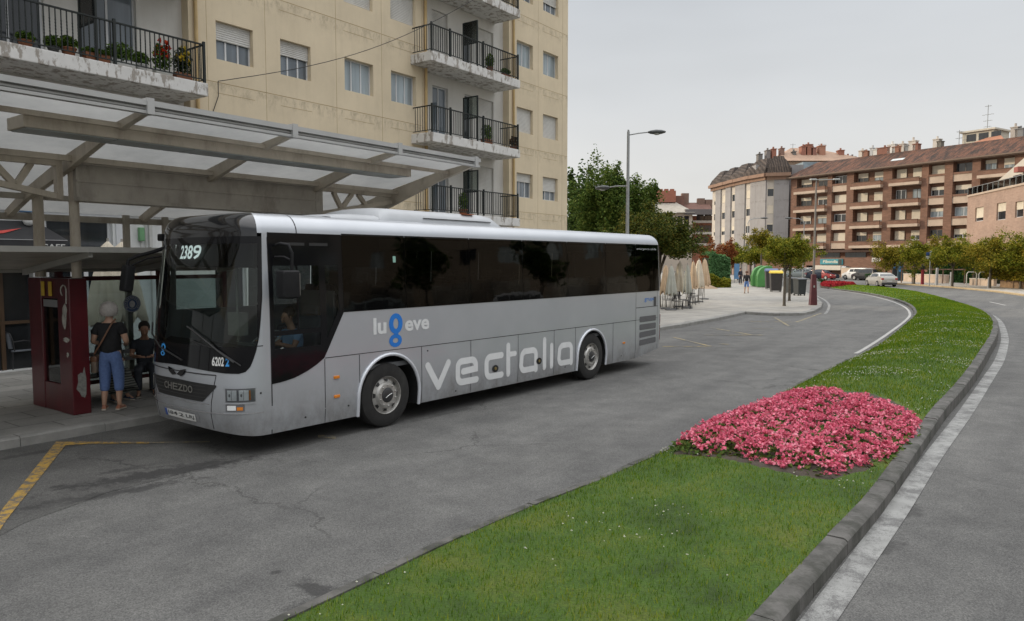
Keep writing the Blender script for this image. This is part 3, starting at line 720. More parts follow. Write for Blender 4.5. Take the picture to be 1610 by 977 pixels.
# skirt moulding, lighter lower sill
for c_,r_ in ((.05,.645),(6.05,.60)):
    mb=MB()
    pts=[(c_+r_,.27)]+[(c_+(r_+.0)*math.cos(R(t)),.52+(r_)*math.sin(R(t))) for t in range(0,181,9)]+[(c_-r_,.27)]
    mb.tube([Vector(bs(S(x),z,.006)) for x,z in pts],.028,8); mb.build('arch_lip',LIPM,bus,smooth=60)
    mb=MB()
    n_=14; vs=[]
    for k in range(n_+1):
        t=math.pi*k/n_
        x,z=c_+(r_-.002)*math.cos(t),.52+(r_-.002)*math.sin(t); vs+=[(x,-BW+.01,z),(x,-BW+.75,z)]
    mb.add(vs,[(2*k,2*k+1,2*k+3,2*k+2) for k in range(n_)]); mb.box(c_-r_,c_+r_,-BW+.74,-BW+.76,.2,1.3)
    for sx in (-1,1): mb.box(c_+sx*(r_-.004),c_+sx*(r_+.01),-BW+.03,-BW+.7,.27,.53)
    mb.build('wheel_arch',MBLK,bus)
# underside
mb=MB(); mb.box(-2.3,-.62,-1.1,1.1,.34,.42); mb.box(.75,5.4,-1.15,1.15,.30,.38); mb.box(6.7,9.0,-1.1,1.1,.36,.44); mb.box(-.6,6.7,-.5,.5,.34,.9); mb.build('chassis',MBLK,bus)
# ring marks: flat annulus helper (centre s,z) ellipse
def annulus(mb,cx,cz,ro,ri,fn,n_=36,sq=1.0):
    vs=[]
    for k in range(n_):
        t=2*math.pi*k/n_; vs+=[fn(cx+ro[0]*math.cos(t),cz+ro[1]*math.sin(t)),fn(cx+ri[0]*math.cos(t),cz+ri[1]*math.sin(t))]
    mb.add(vs,[(2*k,2*((k+1)%n_),2*((k+1)%n_)+1,2*k+1) for k in range(n_)])
# ---- front: grille, lamps, plate
mb=MB(); ga=lambda a: abs(a+.5)
strip(mb,frange(-.70,-.30,.01),lambda a: ip(ga(a),[0,.12,.2],[.745,.745,.96]),lambda a: 1.005-.25*ga(a)*.0-.1*ga(a),6,.006); gr=mb.build('grille',MBLK,bus,smooth=60)
mb=MB()
for z in (.80,.85,.90,.95): strip(mb,frange(-.64,-.36,.02),z,z+.012,1,.012)
mb.build('slat',mat('dark_plastic',(.03,.03,.03),.4),gr)
CHR=mat('chrome',(.75,.75,.73),.32,.05,3,metal=1)
v,f=text_fit('CHEZDO',1,.1,.015); mb=MB(); mb.add([bs(-.555+x*.125,.845+y,.020) for x,y in v],f); mb.build('lettering',mat('chrome_letters',(.42,.41,.38),.3,.1,metal=.8),gr)
mb=MB(); strip(mb,frange(-.66,-.34,.02),.715,.728,1,.012); strip(mb,frange(-.97,-.03,.02),.60,.612,1,.006); mb.build('trim',mat('trim_silver',(.5,.5,.51),.25,.05,metal=.6),bus,smooth=60)
# emblem under the windshield (dark winged mark)
mb=MB()
for sg in (-1,1):
    mb.add([bs(-.5+sg*x,z,.012) for x,z in [(0,1.07),(.012,1.14),(.035,1.16),(.03,1.10),(.014,1.05)]],[(0,1,2,3,4)])
mb.build('emblem',BLK,bus)
LREF=mat('lamp_reflector',(.80,.81,.80),.3,.1,9,metal=.1); HOUS=mat('lamp_housing',(.20,.20,.21),.3,.1,metal=.5); LENS=glass('lamp_glass',(.8,.83,.85),.95,.03); AMB=mat('amber_lens',(.62,.20,.02),.25,.1,coat=.5); REDL=mat('red_lens',(.42,.02,.015),.25,.1,coat=.5)
for sg in (1,-1):
    A=lambda a: a if sg>0 else -1-a
    al=lambda a,b: [A(x) for x in frange(a,b,.01)]
    mb=MB(); strip(mb,al(-.25,-.075),.765,.945,4,.004); hl=mb.build('headlight',HOUS,bus,smooth=60)
    mb=MB(); mb2=MB()
    for (a,b) in ((-.238,-.185),(-.172,-.115)):
        strip(mb,al(a,b),.785,.925,4,.010)
        m_=(a+b)/2; mb2.lathe([(.0,.0),(.035,.012),(.055,.03)],16,'x',bs(A(m_),.855,.02)); 
    mb.build('reflector',LREF,hl,smooth=60)
    mb=MB()
    for a in (-.215,-.146):
        strip(mb,al(a,a+.002),.79,.92,2,.013)
    for a in (-.226,-.158): annulus(mb,a,.855,(.005,.022),(.001,.004),lambda x,z:bs(A(x),z,.0145),12)
    mb.build('lamp_divider',HOUS,hl)
    mb=MB(); strip(mb,al(-.245,-.08),.775,.935,3,.018); mb.build('lens',LENS,hl,smooth=60)
    mb=MB(); strip(mb,al(-.112,-.104),.79,.92,2,.012); mb.build('indicator',AMB,hl)
    mb=MB(); strip(mb,al(-.25,-.14),lambda a:.64,lambda a:.735,3,.004); fg=mb.build('fog_light',HOUS,bus,smooth=60)
    mb=MB(); strip(mb,al(-.24,-.19),.655,.72,2,.012); mb.build('reflector',LREF,fg)
    mb=MB(); strip(mb,al(-.185,-.15),.655,.70,2,.012); mb.build('indicator',AMB,fg)
    mb=MB(); strip(mb,al(-.26,-.07),.742,.760,1,.022); strip(mb,al(-.26,-.12),.612,.628,1,.022); strip(mb,al(-.26,-.07),.95,.968,1,.014); mb.build('lamp_brow',SILV,bus,smooth=60)
mb=MB(); mb.ball(bs(-.045,.87,.002),.014,8,5); mb.build('sensor',MBLK,bus)
mb=MB(); strip(mb,frange(-.585,-.405,.01),.435,.565,2,.005); pr=mb.build('plate_recess',mat('plate_recess_grey',(.22,.22,.225),.5),bus)
mb=MB(); strip(mb,frange(-.565,-.425,.01),.445,.55,2,.014); pl=mb.build('number_plate',mat('plate_white',(.62,.62,.60),.45,.05),bus)
mb=MB(); strip(mb,frange(-.565,-.550,.005),.446,.549,2,.018); mb.build('blue_band',mat('plate_blue',(.03,.09,.36),.5),pl)
v,f=text_fit('1842 LRJ',1,.065,.01); mb=MB(); mb.add([bs(-.543+x*.11,.465+y,.019) for x,y in v],f); mb.build('lettering',mat('plate_black',(.06,.06,.065),.6),pl)
# numbers and marks on the front
BLUE=mat('logo_blue',(.015,.17,.56),.45,.05,3); WLET=mat('white_letters',(.72,.72,.70),.5,.05,3); LGREY=mat('logo_pale_grey',(.64,.65,.65),.5,.06,4)
v,f=text_fit('6202',1,.125,.03); mb=MB(); mb.add([bs(-.325+x*.068,1.245+y,.012) for x,y in v],f); mb.build('lettering',WLET,bus)
v,f=text_fit('2',1,.12,.04); mb=MB(); mb.add([bs(-.248+x*.022,1.245+y,.012) for x,y in v],f); mb.build('lettering',mat('logo_light_blue',(.05,.32,.75),.5),bus)
LED=mat('lit_display',(.8,.85,.85),.5,0,3,emit=((.9,.97,1),.9))
mb=MB(); strip(mb,frange(-.70,-.38,.02),2.58,2.94,3,-.14); db=mb.build('destination_display',MBLK,bus)
v,f=text_fit('2389',1,.20,.02); mb=MB(); mb.add([bs(-.60+x*.115,2.67+y,-.11) for x,y in v],f); mb.build('lettering',LED,db)
sf=lambda off:(lambda s,z:bs(S(s),z,off))
mb=MB(); annulus(mb,.19,1.645,(.145,.165),(.055,.085),sf(.004)); annulus(mb,.18,1.375,(.135,.105),(.06,.04),sf(.0045)); mb.box(.15,.24,-BW-.006,-BW-.004,1.47,1.50); mb.build('logo',BLUE,bus)
v,f=text_fit('lu',.27,.26,.035); mb=MB(); mb.add([bs(S(-.28+x),1.50+y,.004) for x,y in v],f); mb.build('lettering',LGREY,bus); mb=MB()
v,f=text_fit('eve',.555,.175,.03); mb.add([bs(S(.385+x),1.505+y,.004) for x,y in v],f); mb.build('lettering',LGREY,bus)
mb=MB(); fr_=lambda off:(lambda a,z:bs(a,z,off))
annulus(mb,-.575,1.415,(.018,.055),(.008,.028),fr_(.012),24); annulus(mb,-.577,1.325,(.017,.035),(.008,.015),fr_(.013),24); mb.build('logo',mat('logo_light_blue',(.05,.32,.75),.5),bus)
# big stroke lettering on the flank
def stroke(mb,pts,w_,off,capn=6):
    P=[Vector((p[0],p[1],0)) for p in pts]; n_=len(P); Lf=[];Rt=[]
    for i in range(n_):
        d1=(P[i]-P[i-1]).normalized() if i>0 else (P[1]-P[0]).normalized(); d2=(P[i+1]-P[i]).normalized() if i<n_-1 else d1
        t=(d1+d2).normalized(); nr=Vector((-t.y,t.x,0)); k=1/max(.4,nr.dot(Vector((-d2.y,d2.x,0)))); Lf.append(P[i]+nr*w_/2*k); Rt.append(P[i]-nr*w_/2*k)
    vs=[bs(S(p.x),p.y,off) for p in Lf+Rt]; mb.add(vs,[(i,i+1,n_+i+1,n_+i) for i in range(n_-1)])
    for (c_,d) in ((P[0],(P[0]-P[1]).normalized()),(P[-1],(P[-1]-P[-2]).normalized())):
        nr=Vector((-d.y,d.x,0)); arc=[c_+nr*w_/2*math.cos(t)+d*w_/2*math.sin(t) for t in [math.pi*k/8 for k in range(9)]]
        mb.add([bs(S(p.x),p.y,off) for p in arc],[tuple(range(9))])
def rr(x0,x1,z0,z1,r_,start,end):   # rounded rect path pieces by corner list
    pass
def arcp(cx,cz,r_,a0,a1,n_=6): return [(cx+r_*math.cos(R(a0+(a1-a0)*k/n_)),cz+r_*math.sin(R(a0+(a1-a0)*k/n_))) for k in range(n_+1)]
W_=.118; zb,zt=.50,.87; q=.11
mb=MB()
stroke(mb,[(.90,.885),(1.15,.50)],.12,.004); stroke(mb,[(1.40,.885),(1.15,.50)],.12,.0048)
x0,x1=1.64,2.12   # e
stroke(mb,[(x1+.02,zb)]+arcp(x0+q,zb+q,q,270,180)+arcp(x0+q,zt-q,q,180,90)+arcp(x1-q,zt-q,q,90,0)+[(x1,.70),(x0+.14,.685)],W_,.004)
x0,x1=2.42,2.86   # c
stroke(mb,[(x1,zb)]+arcp(x0+q,zb+q,q,270,180)+arcp(x0+q,zt-q,q,180,90)+[(x1,zt)],W_,.004)
stroke(mb,[(3.06,1.03),(3.06,.49)],W_,.004); stroke(mb,[(3.10,.86),(3.27,.86)],W_*.85,.0048)
def aa(x0,x1,off):
    stroke(mb,[(x0+q,zt),(x1-q,zt)][:1]+[(x1-q,zt)]+arcp(x1-q,zt-q,q,90,0)[1:]+[(x1,.47)],W_,off)
    stroke(mb,[(x1-.06,zb)]+arcp(x0+q,zb+q,q,270,180)+arcp(x0+q,zt-.05-q*.5,q*.8,180,100),W_,off+.0008)
aa(3.46,3.95,.004)
stroke(mb,[(4.24,1.04),(4.24,.48)],W_,.004); stroke(mb,[(4.49,.90),(4.49,.48)],W_,.004); aa(4.75,5.22,.004)
mb.build('lettering',LGREY,bus)
v,f=text_fit('grupo',.55,.10,.0); mb=MB(); mb.add([bs(S(8.45+x),1.62+y,.004) for x,y in v],f); mb.build('lettering',BLUE,bus)
# vents near the engine
VENT=mat('vent_mesh',(.10,.10,.105),.7,.4,60)
for k in range(4):
    zc=1.205-k*.192; sl_=.0
    mb=MB(); r_=.03
    x0,x1=8.21+.0*k,9.06; z0,z1=zc-.07,zc+.07
    P=[(x0+r_,z0)]+[(x1-r_,z0+.0)]+arcp(x1-r_,z0+r_,r_,-90,0,3)+arcp(x1-r_,z1-r_,r_,0,90,3)+arcp(x0+r_,z1-r_,r_,90,180,3)+arcp(x0+r_,z0+r_,r_,180,270,3)
    mb.add([bs(S(x),z+.03*(x-8.2)*(k>1)*.8,.005) for x,z in P],[tuple(range(len(P)))]); vt=mb.build('vent',VENT,bus)
    mb=MB()
    for j in range(6):
        z=z0+.02+j*.02; cols(mb,[(x0+.02,x1-.02,z+.0,z+.008)],.009) if k<2 else None
    if mb.v: mb.build('slat',mat('vent_slat',(.17,.17,.175),.5),vt)
mb=MB(); cols(mb,[(8.93,9.06,1.50,1.74)],.006); mb.build('filler_flap',mat('flap_dark',(.06,.06,.065),.4),bus)
for s,z in ((2.67,.635),(4.05,.63)):
    mb=MB(); P=arcp(s,z,.085,0,360,16)[:-1]; mb.add([bs(S(s+(x-s)*1.1),z+(y-z)*.8,.007) for x,y in P],[tuple(range(len(P)))]); h=mb.build('hatch_handle',MBLK,bus)
    mb=MB(); mb.lathe([(.03,0),(.03,-.012),(.015,-.014)],12,'y',bs(S(s),z,.008)); mb.build('knob',mat('brass_knob',(.35,.27,.12),.35,metal=.8),h)
for s,z in ((-1.0,.93),(-1.0,.645),(6.85+.6,.70)):
    mb=MB(); x,y,zz=bs(S(s),z,.0); mb.box(x-.05,x+.05,y-.02,y+.01,z-.022,z+.022); mb.build('side_marker',AMB,bus,bevel=.008)
for s,z in ((-1.55,.42),(-.78,.47),(5.0,.40),(7.35,.40),(.9,1.14),(1.6,.36)):
    mb=MB(); mb.lathe([(.014,0),(.014,-.006)],10,'y',bs(S(s),z,.0)); mb.build('fastener',MBLK,bus)
# rear lamps
for sg in (0,1):
    for z0,z1,m_ in ((.62,.86,REDL),(.88,1.0,AMB),(1.02,1.28,REDL)):
        mb=MB(); al=frange(AE+.07,AE+.16,.02); al=al if sg==0 else [2*AE+1-x for x in al]; strip(mb,al,z0,z1,2,.012); mb.build('tail_light',m_,bus)
mb=MB(); al=frange(AE+.2,AE+.8,.05); strip(mb,al,1.95,2.9,4,.008); mb.build('rear_window',BLK,bus,smooth=60)
# roof air conditioning
def rbox(mb,x0,x1,y0,y1,z0,z1,ch): 
    mb.box(x0,x1,y0,y1,z0,z1)
mb=MB()
n_=24
prof=[(.22,3.32),(.30,3.47),(.48,3.535),(2.85,3.535),(3.15,3.49),(3.32,3.32)]
vs=[];
yy=[-.88,-.86,-.74,-.4,0,.4,.74,.86,.88]; fz=[0,.45,.88,1,1.03,1,.88,.45,0]
for x,z in prof:
    for y,f_ in zip(yy,fz): vs.append((x,y,3.30+(z-3.30)*f_))
k=len(yy); mb.add(vs,[(i*k+j,i*k+j+1,(i+1)*k+j+1,(i+1)*k+j) for i in range(len(prof)-1) for j in range(k-1)])
ACM=mat('roof_unit_grey',(.40,.415,.43),.4,.06,2)
ac=mb.build('roof_unit',ACM,bus,smooth=50)
mb=MB(); mb.box(1.2,3.0,-.885,-.87,3.372,3.384);  mb.build('slot',MBLK,ac)
mb=MB(); mb.box(2.3,2.62,-.80,-.66,3.505,3.512); mb.build('warning_label',mat('orange_label',(.55,.16,.07),.6),ac)
mb=MB()
vs=[];prof=[(-.75,3.33),(-.65,3.37),(-.3,3.395),(.2,3.395)]
for x,z in prof:
    for y,f_ in zip(yy,fz): vs.append((x,y,3.30+(z-3.30)*f_))
mb.add(vs,[(i*k+j,i*k+j+1,(i+1)*k+j+1,(i+1)*k+j) for i in range(len(prof)-1) for j in range(k-1)]); mb.build('roof_unit',ACM,bus,smooth=50)
# ---- wheels
TYRE=mat('tyre_rubber',(.014,.0135,.013),.85,.25,6,bump=.2,bscale=60,dirt=(.05,.048,.042),dirtamt=.4,dscale=5)
RIM=mat('rim_silver',(.42,.41,.39),.38,.12,8,metal=.55,dirt=(.10,.09,.07),dirtamt=.6,dscale=9)
def wheel(s,y,sg,rear=False):
    mb=MB(); r0=.515
    prof=[(.285,-.14),(.34,-.15),(.44,-.155),(.495,-.135),(.513,-.10),(.515,-.03),(.508,-.028),(.508,-.02),(.515,-.018),(.515,.03),(.508,.032),(.508,.04),(.515,.042),(.513,.10),(.495,.135),(.44,.155),(.34,.15),(.285,.14)]
    mb.lathe([(r_,h) for r_,h in prof],48,'y',(0,0,0),cap=False)
    w_=mb.build('wheel',TYRE,bus,smooth=35); w_.location=(s,y,.517)
    mb=MB()
    pr=[(.288,-.135),(.296,-.150),(.302,-.152),(.292,-.145),(.280,-.125),(.272,-.10),(.215,-.125),(.19,-.165),(.155,-.175),(.12,-.172),(.115,-.16)] if not rear else [(.288,-.135),(.296,-.150),(.302,-.152),(.292,-.145),(.282,-.125),(.272,-.11),(.225,-.12),(.20,-.15),(.155,-.165),(.12,-.162),(.115,-.15)]
    mb.lathe(pr,48,'y',cap=False)
    for k_ in range(10):
        t=2*math.pi*k_/10; mb.lathe([(.013,-.168),(.013,-.19),(.006,-.195)],6,'y',(.165*math.cos(t),0,.165*math.sin(t)))
    rm=mb.build('rim',RIM,w_,smooth=30)
    mb=MB()
    for k_ in range(8):
        t=2*math.pi*(k_+.3)/8; dt=.155
        ro,ri=.262,.222; y_=-.1325
        mb.add([((ro if q_ in(0,1) else ri)*math.cos(t+(dt if q_ in (1,2) else -dt)*(1 if q_ in (0,1) else .8)),y_+(.017 if q_ in (0,1) else 0),(ro if q_ in(0,1) else ri)*math.sin(t+(dt if q_ in (1,2) else -dt)*(1 if q_ in (0,1) else .8))) for q_ in range(4)],[(0,1,2,3)])
    mb.build('rim_opening',MBLK,rm)
    mb=MB(); mb.lathe([(.117,-.15),(.112,-.178),(.09,-.19),(.0,-.196)],28,'y',cap=False); hc=mb.build('hub_cap',mat('hub_black',(.03,.03,.032),.35),rm,smooth=40)
    mb=MB(); mb.tube([(-.05,-.199,-.05),(-.015,-.202,-.01),(.02,-.202,.02),(.06,-.199,.045)],.0045,6); mb.build('mark',CHR,hc)
    if sg<0: w_.rotation_euler=(0,R(17),0)
    else: w_.rotation_euler=(0,0,math.pi)
    return w_
wheel(0,-BW+.17,-1); wheel(6.03,-BW+.16,-1,True); wheel(0,BW-.17,1); wheel(6.03,BW-.16,1,True)
# ---- mirrors
PLA=mat('mirror_plastic',(.012,.012,.013),.6,.2,10,spec=.2)
mb=MB(); mb.tube([(-1.98,-BW-.0,2.86),(-1.98,-BW-.10,2.88),(-1.92,-BW-.20,2.86),(-1.88,-BW-.22,2.75),(-1.88,-BW-.21,2.48)],.022,8); mb.tube([(-2.0,-BW-.0,2.70),(-1.95,-BW-.14,2.70),(-1.90,-BW-.20,2.66)],.015,8); mi_=mb.build('mirror_arm',PLA,bus,smooth=60)
mb=MB(); mb.box(-2.07,-1.80,-BW-.30,-BW-.10,2.14,2.52); mh=mb.build('mirror',PLA,bus,smooth=30,bevel=.045,seg=3)
mb=MB(); mb.box(-1.797,-1.793,-BW-.27,-BW-.13,2.18,2.48); mb.build('mirror_glass',CHR,mh)
mb=MB(); mb.tube([(-2.2,BW-.12,2.88),(-2.42,BW+.05,2.78),(-2.60,BW+.14,2.72),(-2.72,BW+.19,2.66),(-2.74,BW+.2,2.5)],[.03,.028,.026,.024,.022],8); mb.tube([(-2.3,BW-.05,2.72),(-2.50,BW+.08,2.68),(-2.72,BW+.18,2.56)],.014,6); mb.build('mirror_arm',PLA,bus,smooth=60)
mb=MB(); mb.T=Matrix.Translation((-2.74,BW+.20,2.38))@Matrix.Rotation(R(8),4,'Y'); mb.box(-.07,.07,-.10,.10,-.20,.20); mb.build('mirror',PLA,bus,smooth=30,bevel=.04,seg=3)
# roof marker lamp on the far corner
mb=MB(); mb.box(-2.32,-2.2,BW-.02,BW+.10,2.95,3.06); mb.build('marker_lamp',PLA,bus,bevel=.02)
# ---- interior
INT=mat('interior_grey',(.10,.105,.11),.7); SEAT=mat('seat_fabric',(.05,.055,.075),.85,.3,25); 
mb=MB(); mb.box(-2.2,-.9,-1.18,1.18,.40,.50); mb.box(-.9,9.1,-1.2,1.2,.95,1.02); mb.box(-.92,-.88,-1.2,1.2,.42,1.0); mb.box(9.0,9.05,-1.15,1.15,.5,3.0); mb.build('floor',INT,bus)
mb=MB(); mb.box(-1.9,9.1,-1.12,1.12,3.17,3.20); mb.box(-.5,9,-1.17,-.75,2.85,3.05); mb.box(-.5,9,.75,1.17,2.85,3.05); mb.build('ceiling',mat('interior_pale',(.20,.20,.20),.7),bus)
mb=MB()
P=[(-2.45,1.0),(-2.5,1.42),(-2.3,1.50),(-1.95,1.38),(-1.88,1.0)]
mb.prism(P,-1.05,1.05,axis='y'); dsh=mb.build('dashboard',mat('dash_dark',(.035,.035,.037),.6),bus,bevel=.02)
mb=MB(); mb.box(-2.0,-1.93,-.95,-.25,1.40,1.47); mb.build('instrument_panel',mat('dash_light',(.16,.17,.17),.5),dsh)
mb=MB(); mb.T=Matrix.Translation((-1.72,-.58,1.50))@Matrix.Rotation(R(-28),4,'Y')
cir=[(.23*math.cos(t),.23*math.sin(t),0) for t in [2*math.pi*k/28 for k in range(29)]]; mb.tube(cir,.016,8,cap=False)
for t in (90,210,330): mb.tube([(0,0,-.03),(.22*math.cos(R(t)),.22*math.sin(R(t)),0)],.012,6)
mb.tube([(0,0,0),(0,0,-.4)],.03,8); mb.build('steering_wheel',mat('wheel_grey',(.30,.31,.31),.45),bus,smooth=50)
def seatmesh(mb,x,y,z,w_=.45,h=.78):
    mb.box(x-.22,x+.24,y-w_/2,y+w_/2,z,z+.12)
    mb.T=Matrix.Translation((x+.24,y,z+.08))@Matrix.Rotation(R(10),4,'Y'); mb.box(-.05,.06,-w_/2,w_/2,0,h-.15); mb.box(-.045,.045,-w_/2+.08,w_/2-.08,h-.15,h); mb.T=None
mb=MB(); seatmesh(mb,-1.32,-.62,1.05,.5,.85); mb.box(-1.5,-1.15,-.8,-.45,.5,1.05); mb.build('driver_seat',mat('driver_seat_fabric',(.10,.11,.12),.85),bus,bevel=.03)
s0=None
for i in range(11):
    for y in (-.88,-.42,.42,.88):
        if s0 is None:
            mb=MB(); seatmesh(mb,0,0,0,.43,.75); mb.box(-.15,.2,-.03,.03,-.4,0); s0=mb.build('seat',SEAT,bus,bevel=.03); s0.location=(-.2,y,1.42)
        else:
            c_=s0.copy(); sc.collection.objects.link(c_); c_.parent=bus; c_.location=(-.2+i*.82,y,1.42)
mb=MB(); mb.box(-.95,-.92,-1.15,-.3,1.0,2.2); mb.build('partition',INT,bus)
mb=MB(); mb.tube([(-1.6,.35,.95),(-1.6,.35,2.9)],.02,8); mb.tube([(-1.0,.45,.5),(-1.0,.45,2.95)],.02,8); mb.box(-1.68,-1.52,.2,.5,1.5,1.85); mb.build('handrail',mat('rail_pale',(.45,.45,.43),.4),bus,smooth=60)
mb=MB(); mb.box(-2.15,-1.95,-1.0,.9,2.55,3.1); mb.build('visor_panel',mat('dash_dark',(.035,.035,.037),.6),bus,bevel=.03)
# ================================================================ helpers for buildings
def wall(mb,x0,x1,z0,z1,holes,y=0.,rev=.26,mi=0,rmi=None):
    xs=sorted(set([x0,x1]+[h[0] for h in holes]+[h[1] for h in holes])); zs=sorted(set([z0,z1]+[h[2] for h in holes]+[h[3] for h in holes]))
    xs=[x for x in xs if x0-1e-6<=x<=x1+1e-6]; zs=[z for z in zs if z0-1e-6<=z<=z1+1e-6]
    for j in range(len(zs)-1):
        i=0
        while i<len(xs)-1:
            cz=(zs[j]+zs[j+1])/2
            inh=lambda k:any(h[0]<(xs[k]+xs[k+1])/2<h[1] and h[2]<cz<h[3] for h in holes)
            if inh(i): i+=1; continue
            k=i
            while k+1<len(xs)-1 and not inh(k+1): k+=1
            mb.quad((xs[i],y,zs[j]),(xs[k+1],y,zs[j]),(xs[k+1],y,zs[j+1]),(xs[i],y,zs[j+1]),mi); i=k+1
    r=mi if rmi is None else rmi
    for (a,b,c,d) in holes:
        mb.quad((a,y,c),(a,y,d),(a,y+rev,d),(a,y+rev,c),r); mb.quad((b,y,c),(b,y+rev,c),(b,y+rev,d),(b,y,d),r)
        mb.quad((a,y,d),(b,y,d),(b,y+rev,d),(a,y+rev,d),r); mb.quad((a,y,c),(a,y+rev,c),(b,y+rev,c),(b,y,c),r)
def winmat(name,col,curt=.5):
    if name in MC: return MC[name]
    m,n,b,o=newmat(name); c=coord(n)
    nz=noise(n,.8,3,.5,coord(n,'Object',(3.,1,.35)))
    n.links.new(ramp(n,nz.outputs['Fac'],[(.35,tuple(x*.55 for x in col)),(.6,col)]).outputs[0],b.inputs['Base Color'])
    b.inputs['Roughness'].default_value=.06; b.inputs['Specular IOR Level'].default_value=.7; MC[name]=m; return m
ALU=mat('white_aluminium',(.55,.56,.57),.4,.06,3); SHUT=mat('roller_shutter',(.56,.55,.52),.6,.06,2,dirt=(.35,.33,.29),dirtamt=.4)
PANE=winmat('window_pane',(.17,.20,.23)); PANEC=winmat('window_pane_curtain',(.34,.40,.43)); PANED=winmat('window_pane_dark',(.03,.035,.04))
def window(par,x0,x1,z0,z1,y=.12,mull=2,shut=0.,pane=None,frame=None,name='window',smat=None,slats=True,fw=.045):
    frame=frame or ALU; pane=pane or PANE
    mb=MB(); d=.05
    mb.box(x0,x1,y,y+d,z0,z0+fw); mb.box(x0,x1,y,y+d,z1-fw,z1); mb.box(x0,x0+fw,y+.001,y+d-.001,z0+fw,z1-fw); mb.box(x1-fw,x1,y+.001,y+d-.001,z0+fw,z1-fw)
    for k in range(1,mull): 
        x=x0+(x1-x0)*k/mull; mb.box(x-fw*.55,x+fw*.55,y+.002,y+d-.002,z0+fw,z1-fw)
    w_=mb.build(name,frame,par)
    mb=MB(); mb.box(x0+fw*.5,x1-fw*.5,y+.025,y+.035,z0+fw*.5,z1-fw*.5); mb.build('pane',pane,w_)
    if shut>0:
        mb=MB(); zt=z1-.005; zb=z1-(z1-z0)*shut
        if slats:
            n_=max(2,int((zt-zb)/.055))
            vs=[]
            for k in range(n_):
                a=zb+(zt-zb)*k/n_; b=zb+(zt-zb)*(k+1)/n_
                vs+=[(x0+.01,y-.035,a+.006),(x1-.01,y-.035,a+.006),(x1-.01,y-.045,(a+b)/2),(x0+.01,y-.045,(a+b)/2),(x1-.01,y-.035,b-.002),(x0+.01,y-.035,b-.002)]
            fs=[]
            for k in range(n_): o=k*6; fs+=[(o,o+1,o+2,o+3),(o+3,o+2,o+4,o+5)]
            mb.add(vs,fs); mb.quad((x0+.01,y-.03,zb),(x1-.01,y-.03,zb),(x1-.01,y-.03,zt),(x0+.01,y-.03,zt))
        else: mb.box(x0+.01,x1-.01,y-.04,y-.01,zb,zt)
        mb.build('shutter',smat or SHUT,w_)
    return w_
def onplane(px,py,w_=0.,base=F0,e=E,n=N):
    r=ray(px,py); p0=base+n*w_-Vector((0,0,CH)); t=p0.dot(n)/r.dot(n); p=r*t+Vector((0,0,CH)); return (p-base).dot(e),p.z
# ================================================================ cream apartment block
def facade_mat(name,col,dcol,amt=.5):
    m,n,b,o=newmat(name); c=coord(n)
    c1=ramp(n,noise(n,.5,6,.65,c).outputs['Fac'],[(.3,tuple(x*.88 for x in col)),(.7,tuple(min(1,x*1.06) for x in col))]).outputs[0]
    st=noise(n,2.2,7,.7,coord(n,'Object',(1.3,1,.16))); f=ramp(n,st.outputs['Fac'],[(.50,(0,0,0)),(.78,(amt,)*3)]).outputs[0]
    c1=mixc(n,c1,dcol,f)
    bl=noise(n,.9,8,.75,c,.6); f2=ramp(n,bl.outputs['Fac'],[(.58,(0,0,0)),(.74,(amt*.7,)*3)]).outputs[0]; c1=mixc(n,c1,dcol,f2)
    # soot gathers under each floor joint (every 2.83 m), broken up by noise
    sz=n.nodes.new('ShaderNodeSeparateXYZ'); n.links.new(c,sz.inputs[0])
    ph=math_(n,'FRACT',math_(n,'DIVIDE',math_(n,'ADD',sz.outputs['Z'],.03+28.3-7.62-0),2.83))
    g=ramp(n,ph,[(.80,(0,0,0)),(.985,(1,1,1))]).outputs[0]
    f3=math_(n,'MULTIPLY',g,ramp(n,noise(n,3.5,7,.8,coord(n,'Object',(1,1,.5))).outputs['Fac'],[(.47,(0,0,0)),(.66,(.75,)*3)]).outputs[0]); c1=mixc(n,c1,tuple(x*.55 for x in dcol),f3)
    n.links.new(c1,b.inputs['Base Color']); b.inputs['Roughness'].default_value=.9; bumpn(n,b,noise(n,35,4,.6,c).outputs['Fac'],.25,.01); return m
CREAM=facade_mat('cream_render',(.64,.54,.385),(.40,.33,.22),.26)
WHITER=facade_mat('white_render',(.60,.585,.55),(.36,.33,.28),.35)
SLAB=mat('peeling_slab',(.60,.59,.57),.85,.08,3,dirt=(.22,.19,.155),dirtamt=.8,dscale=4.5,dth=(.515,.565))
RAILM=mat('black_railing',(.007,.011,.010),.7,.1,5); PIPE=mat('cream_pipe',(.48,.34,.16),.6,.1,4); JOINT=mat('facade_joint',(.36,.27,.15),.9,.2,5)
bd=thing('apartment_building','tall cream rendered apartment block with black balconies behind the bus shelter','building',F0,SRZ)
H0=19.6; rows=[5.43,8.26,11.09,13.92,16.75]; wcols=[(-13.67,-12.49),(-11.55,-10.42),(-9.05,-7.78),(-6.94,-5.68),(.58,1.81),(2.62,3.88)]
holes=[(a,b,z,z+1.06) for (a,b) in wcols for z in rows if not(b<-10 and z<6)]
left_cols=[(-36.5,-35.3),(-34.2,-33.0),(-31.6,-30.4),(-29,-27.8),(-49,-47.8),(-46.5,-45.3)]
holes_l=[(a,b,z,z+1.06) for (a,b) in left_cols for z in rows]
mb=MB()
wall(mb,-14.48,-5.05,3.95,H0,[h for h in holes if h[1]<-5.1]); wall(mb,0.02,4.72,0,H0,[h for h in holes if h[0]>0])
wall(mb,-60,-25.5,3.95,H0,holes_l)
mb.box(-60,4.719,.6,13,0.02,H0-.02); 
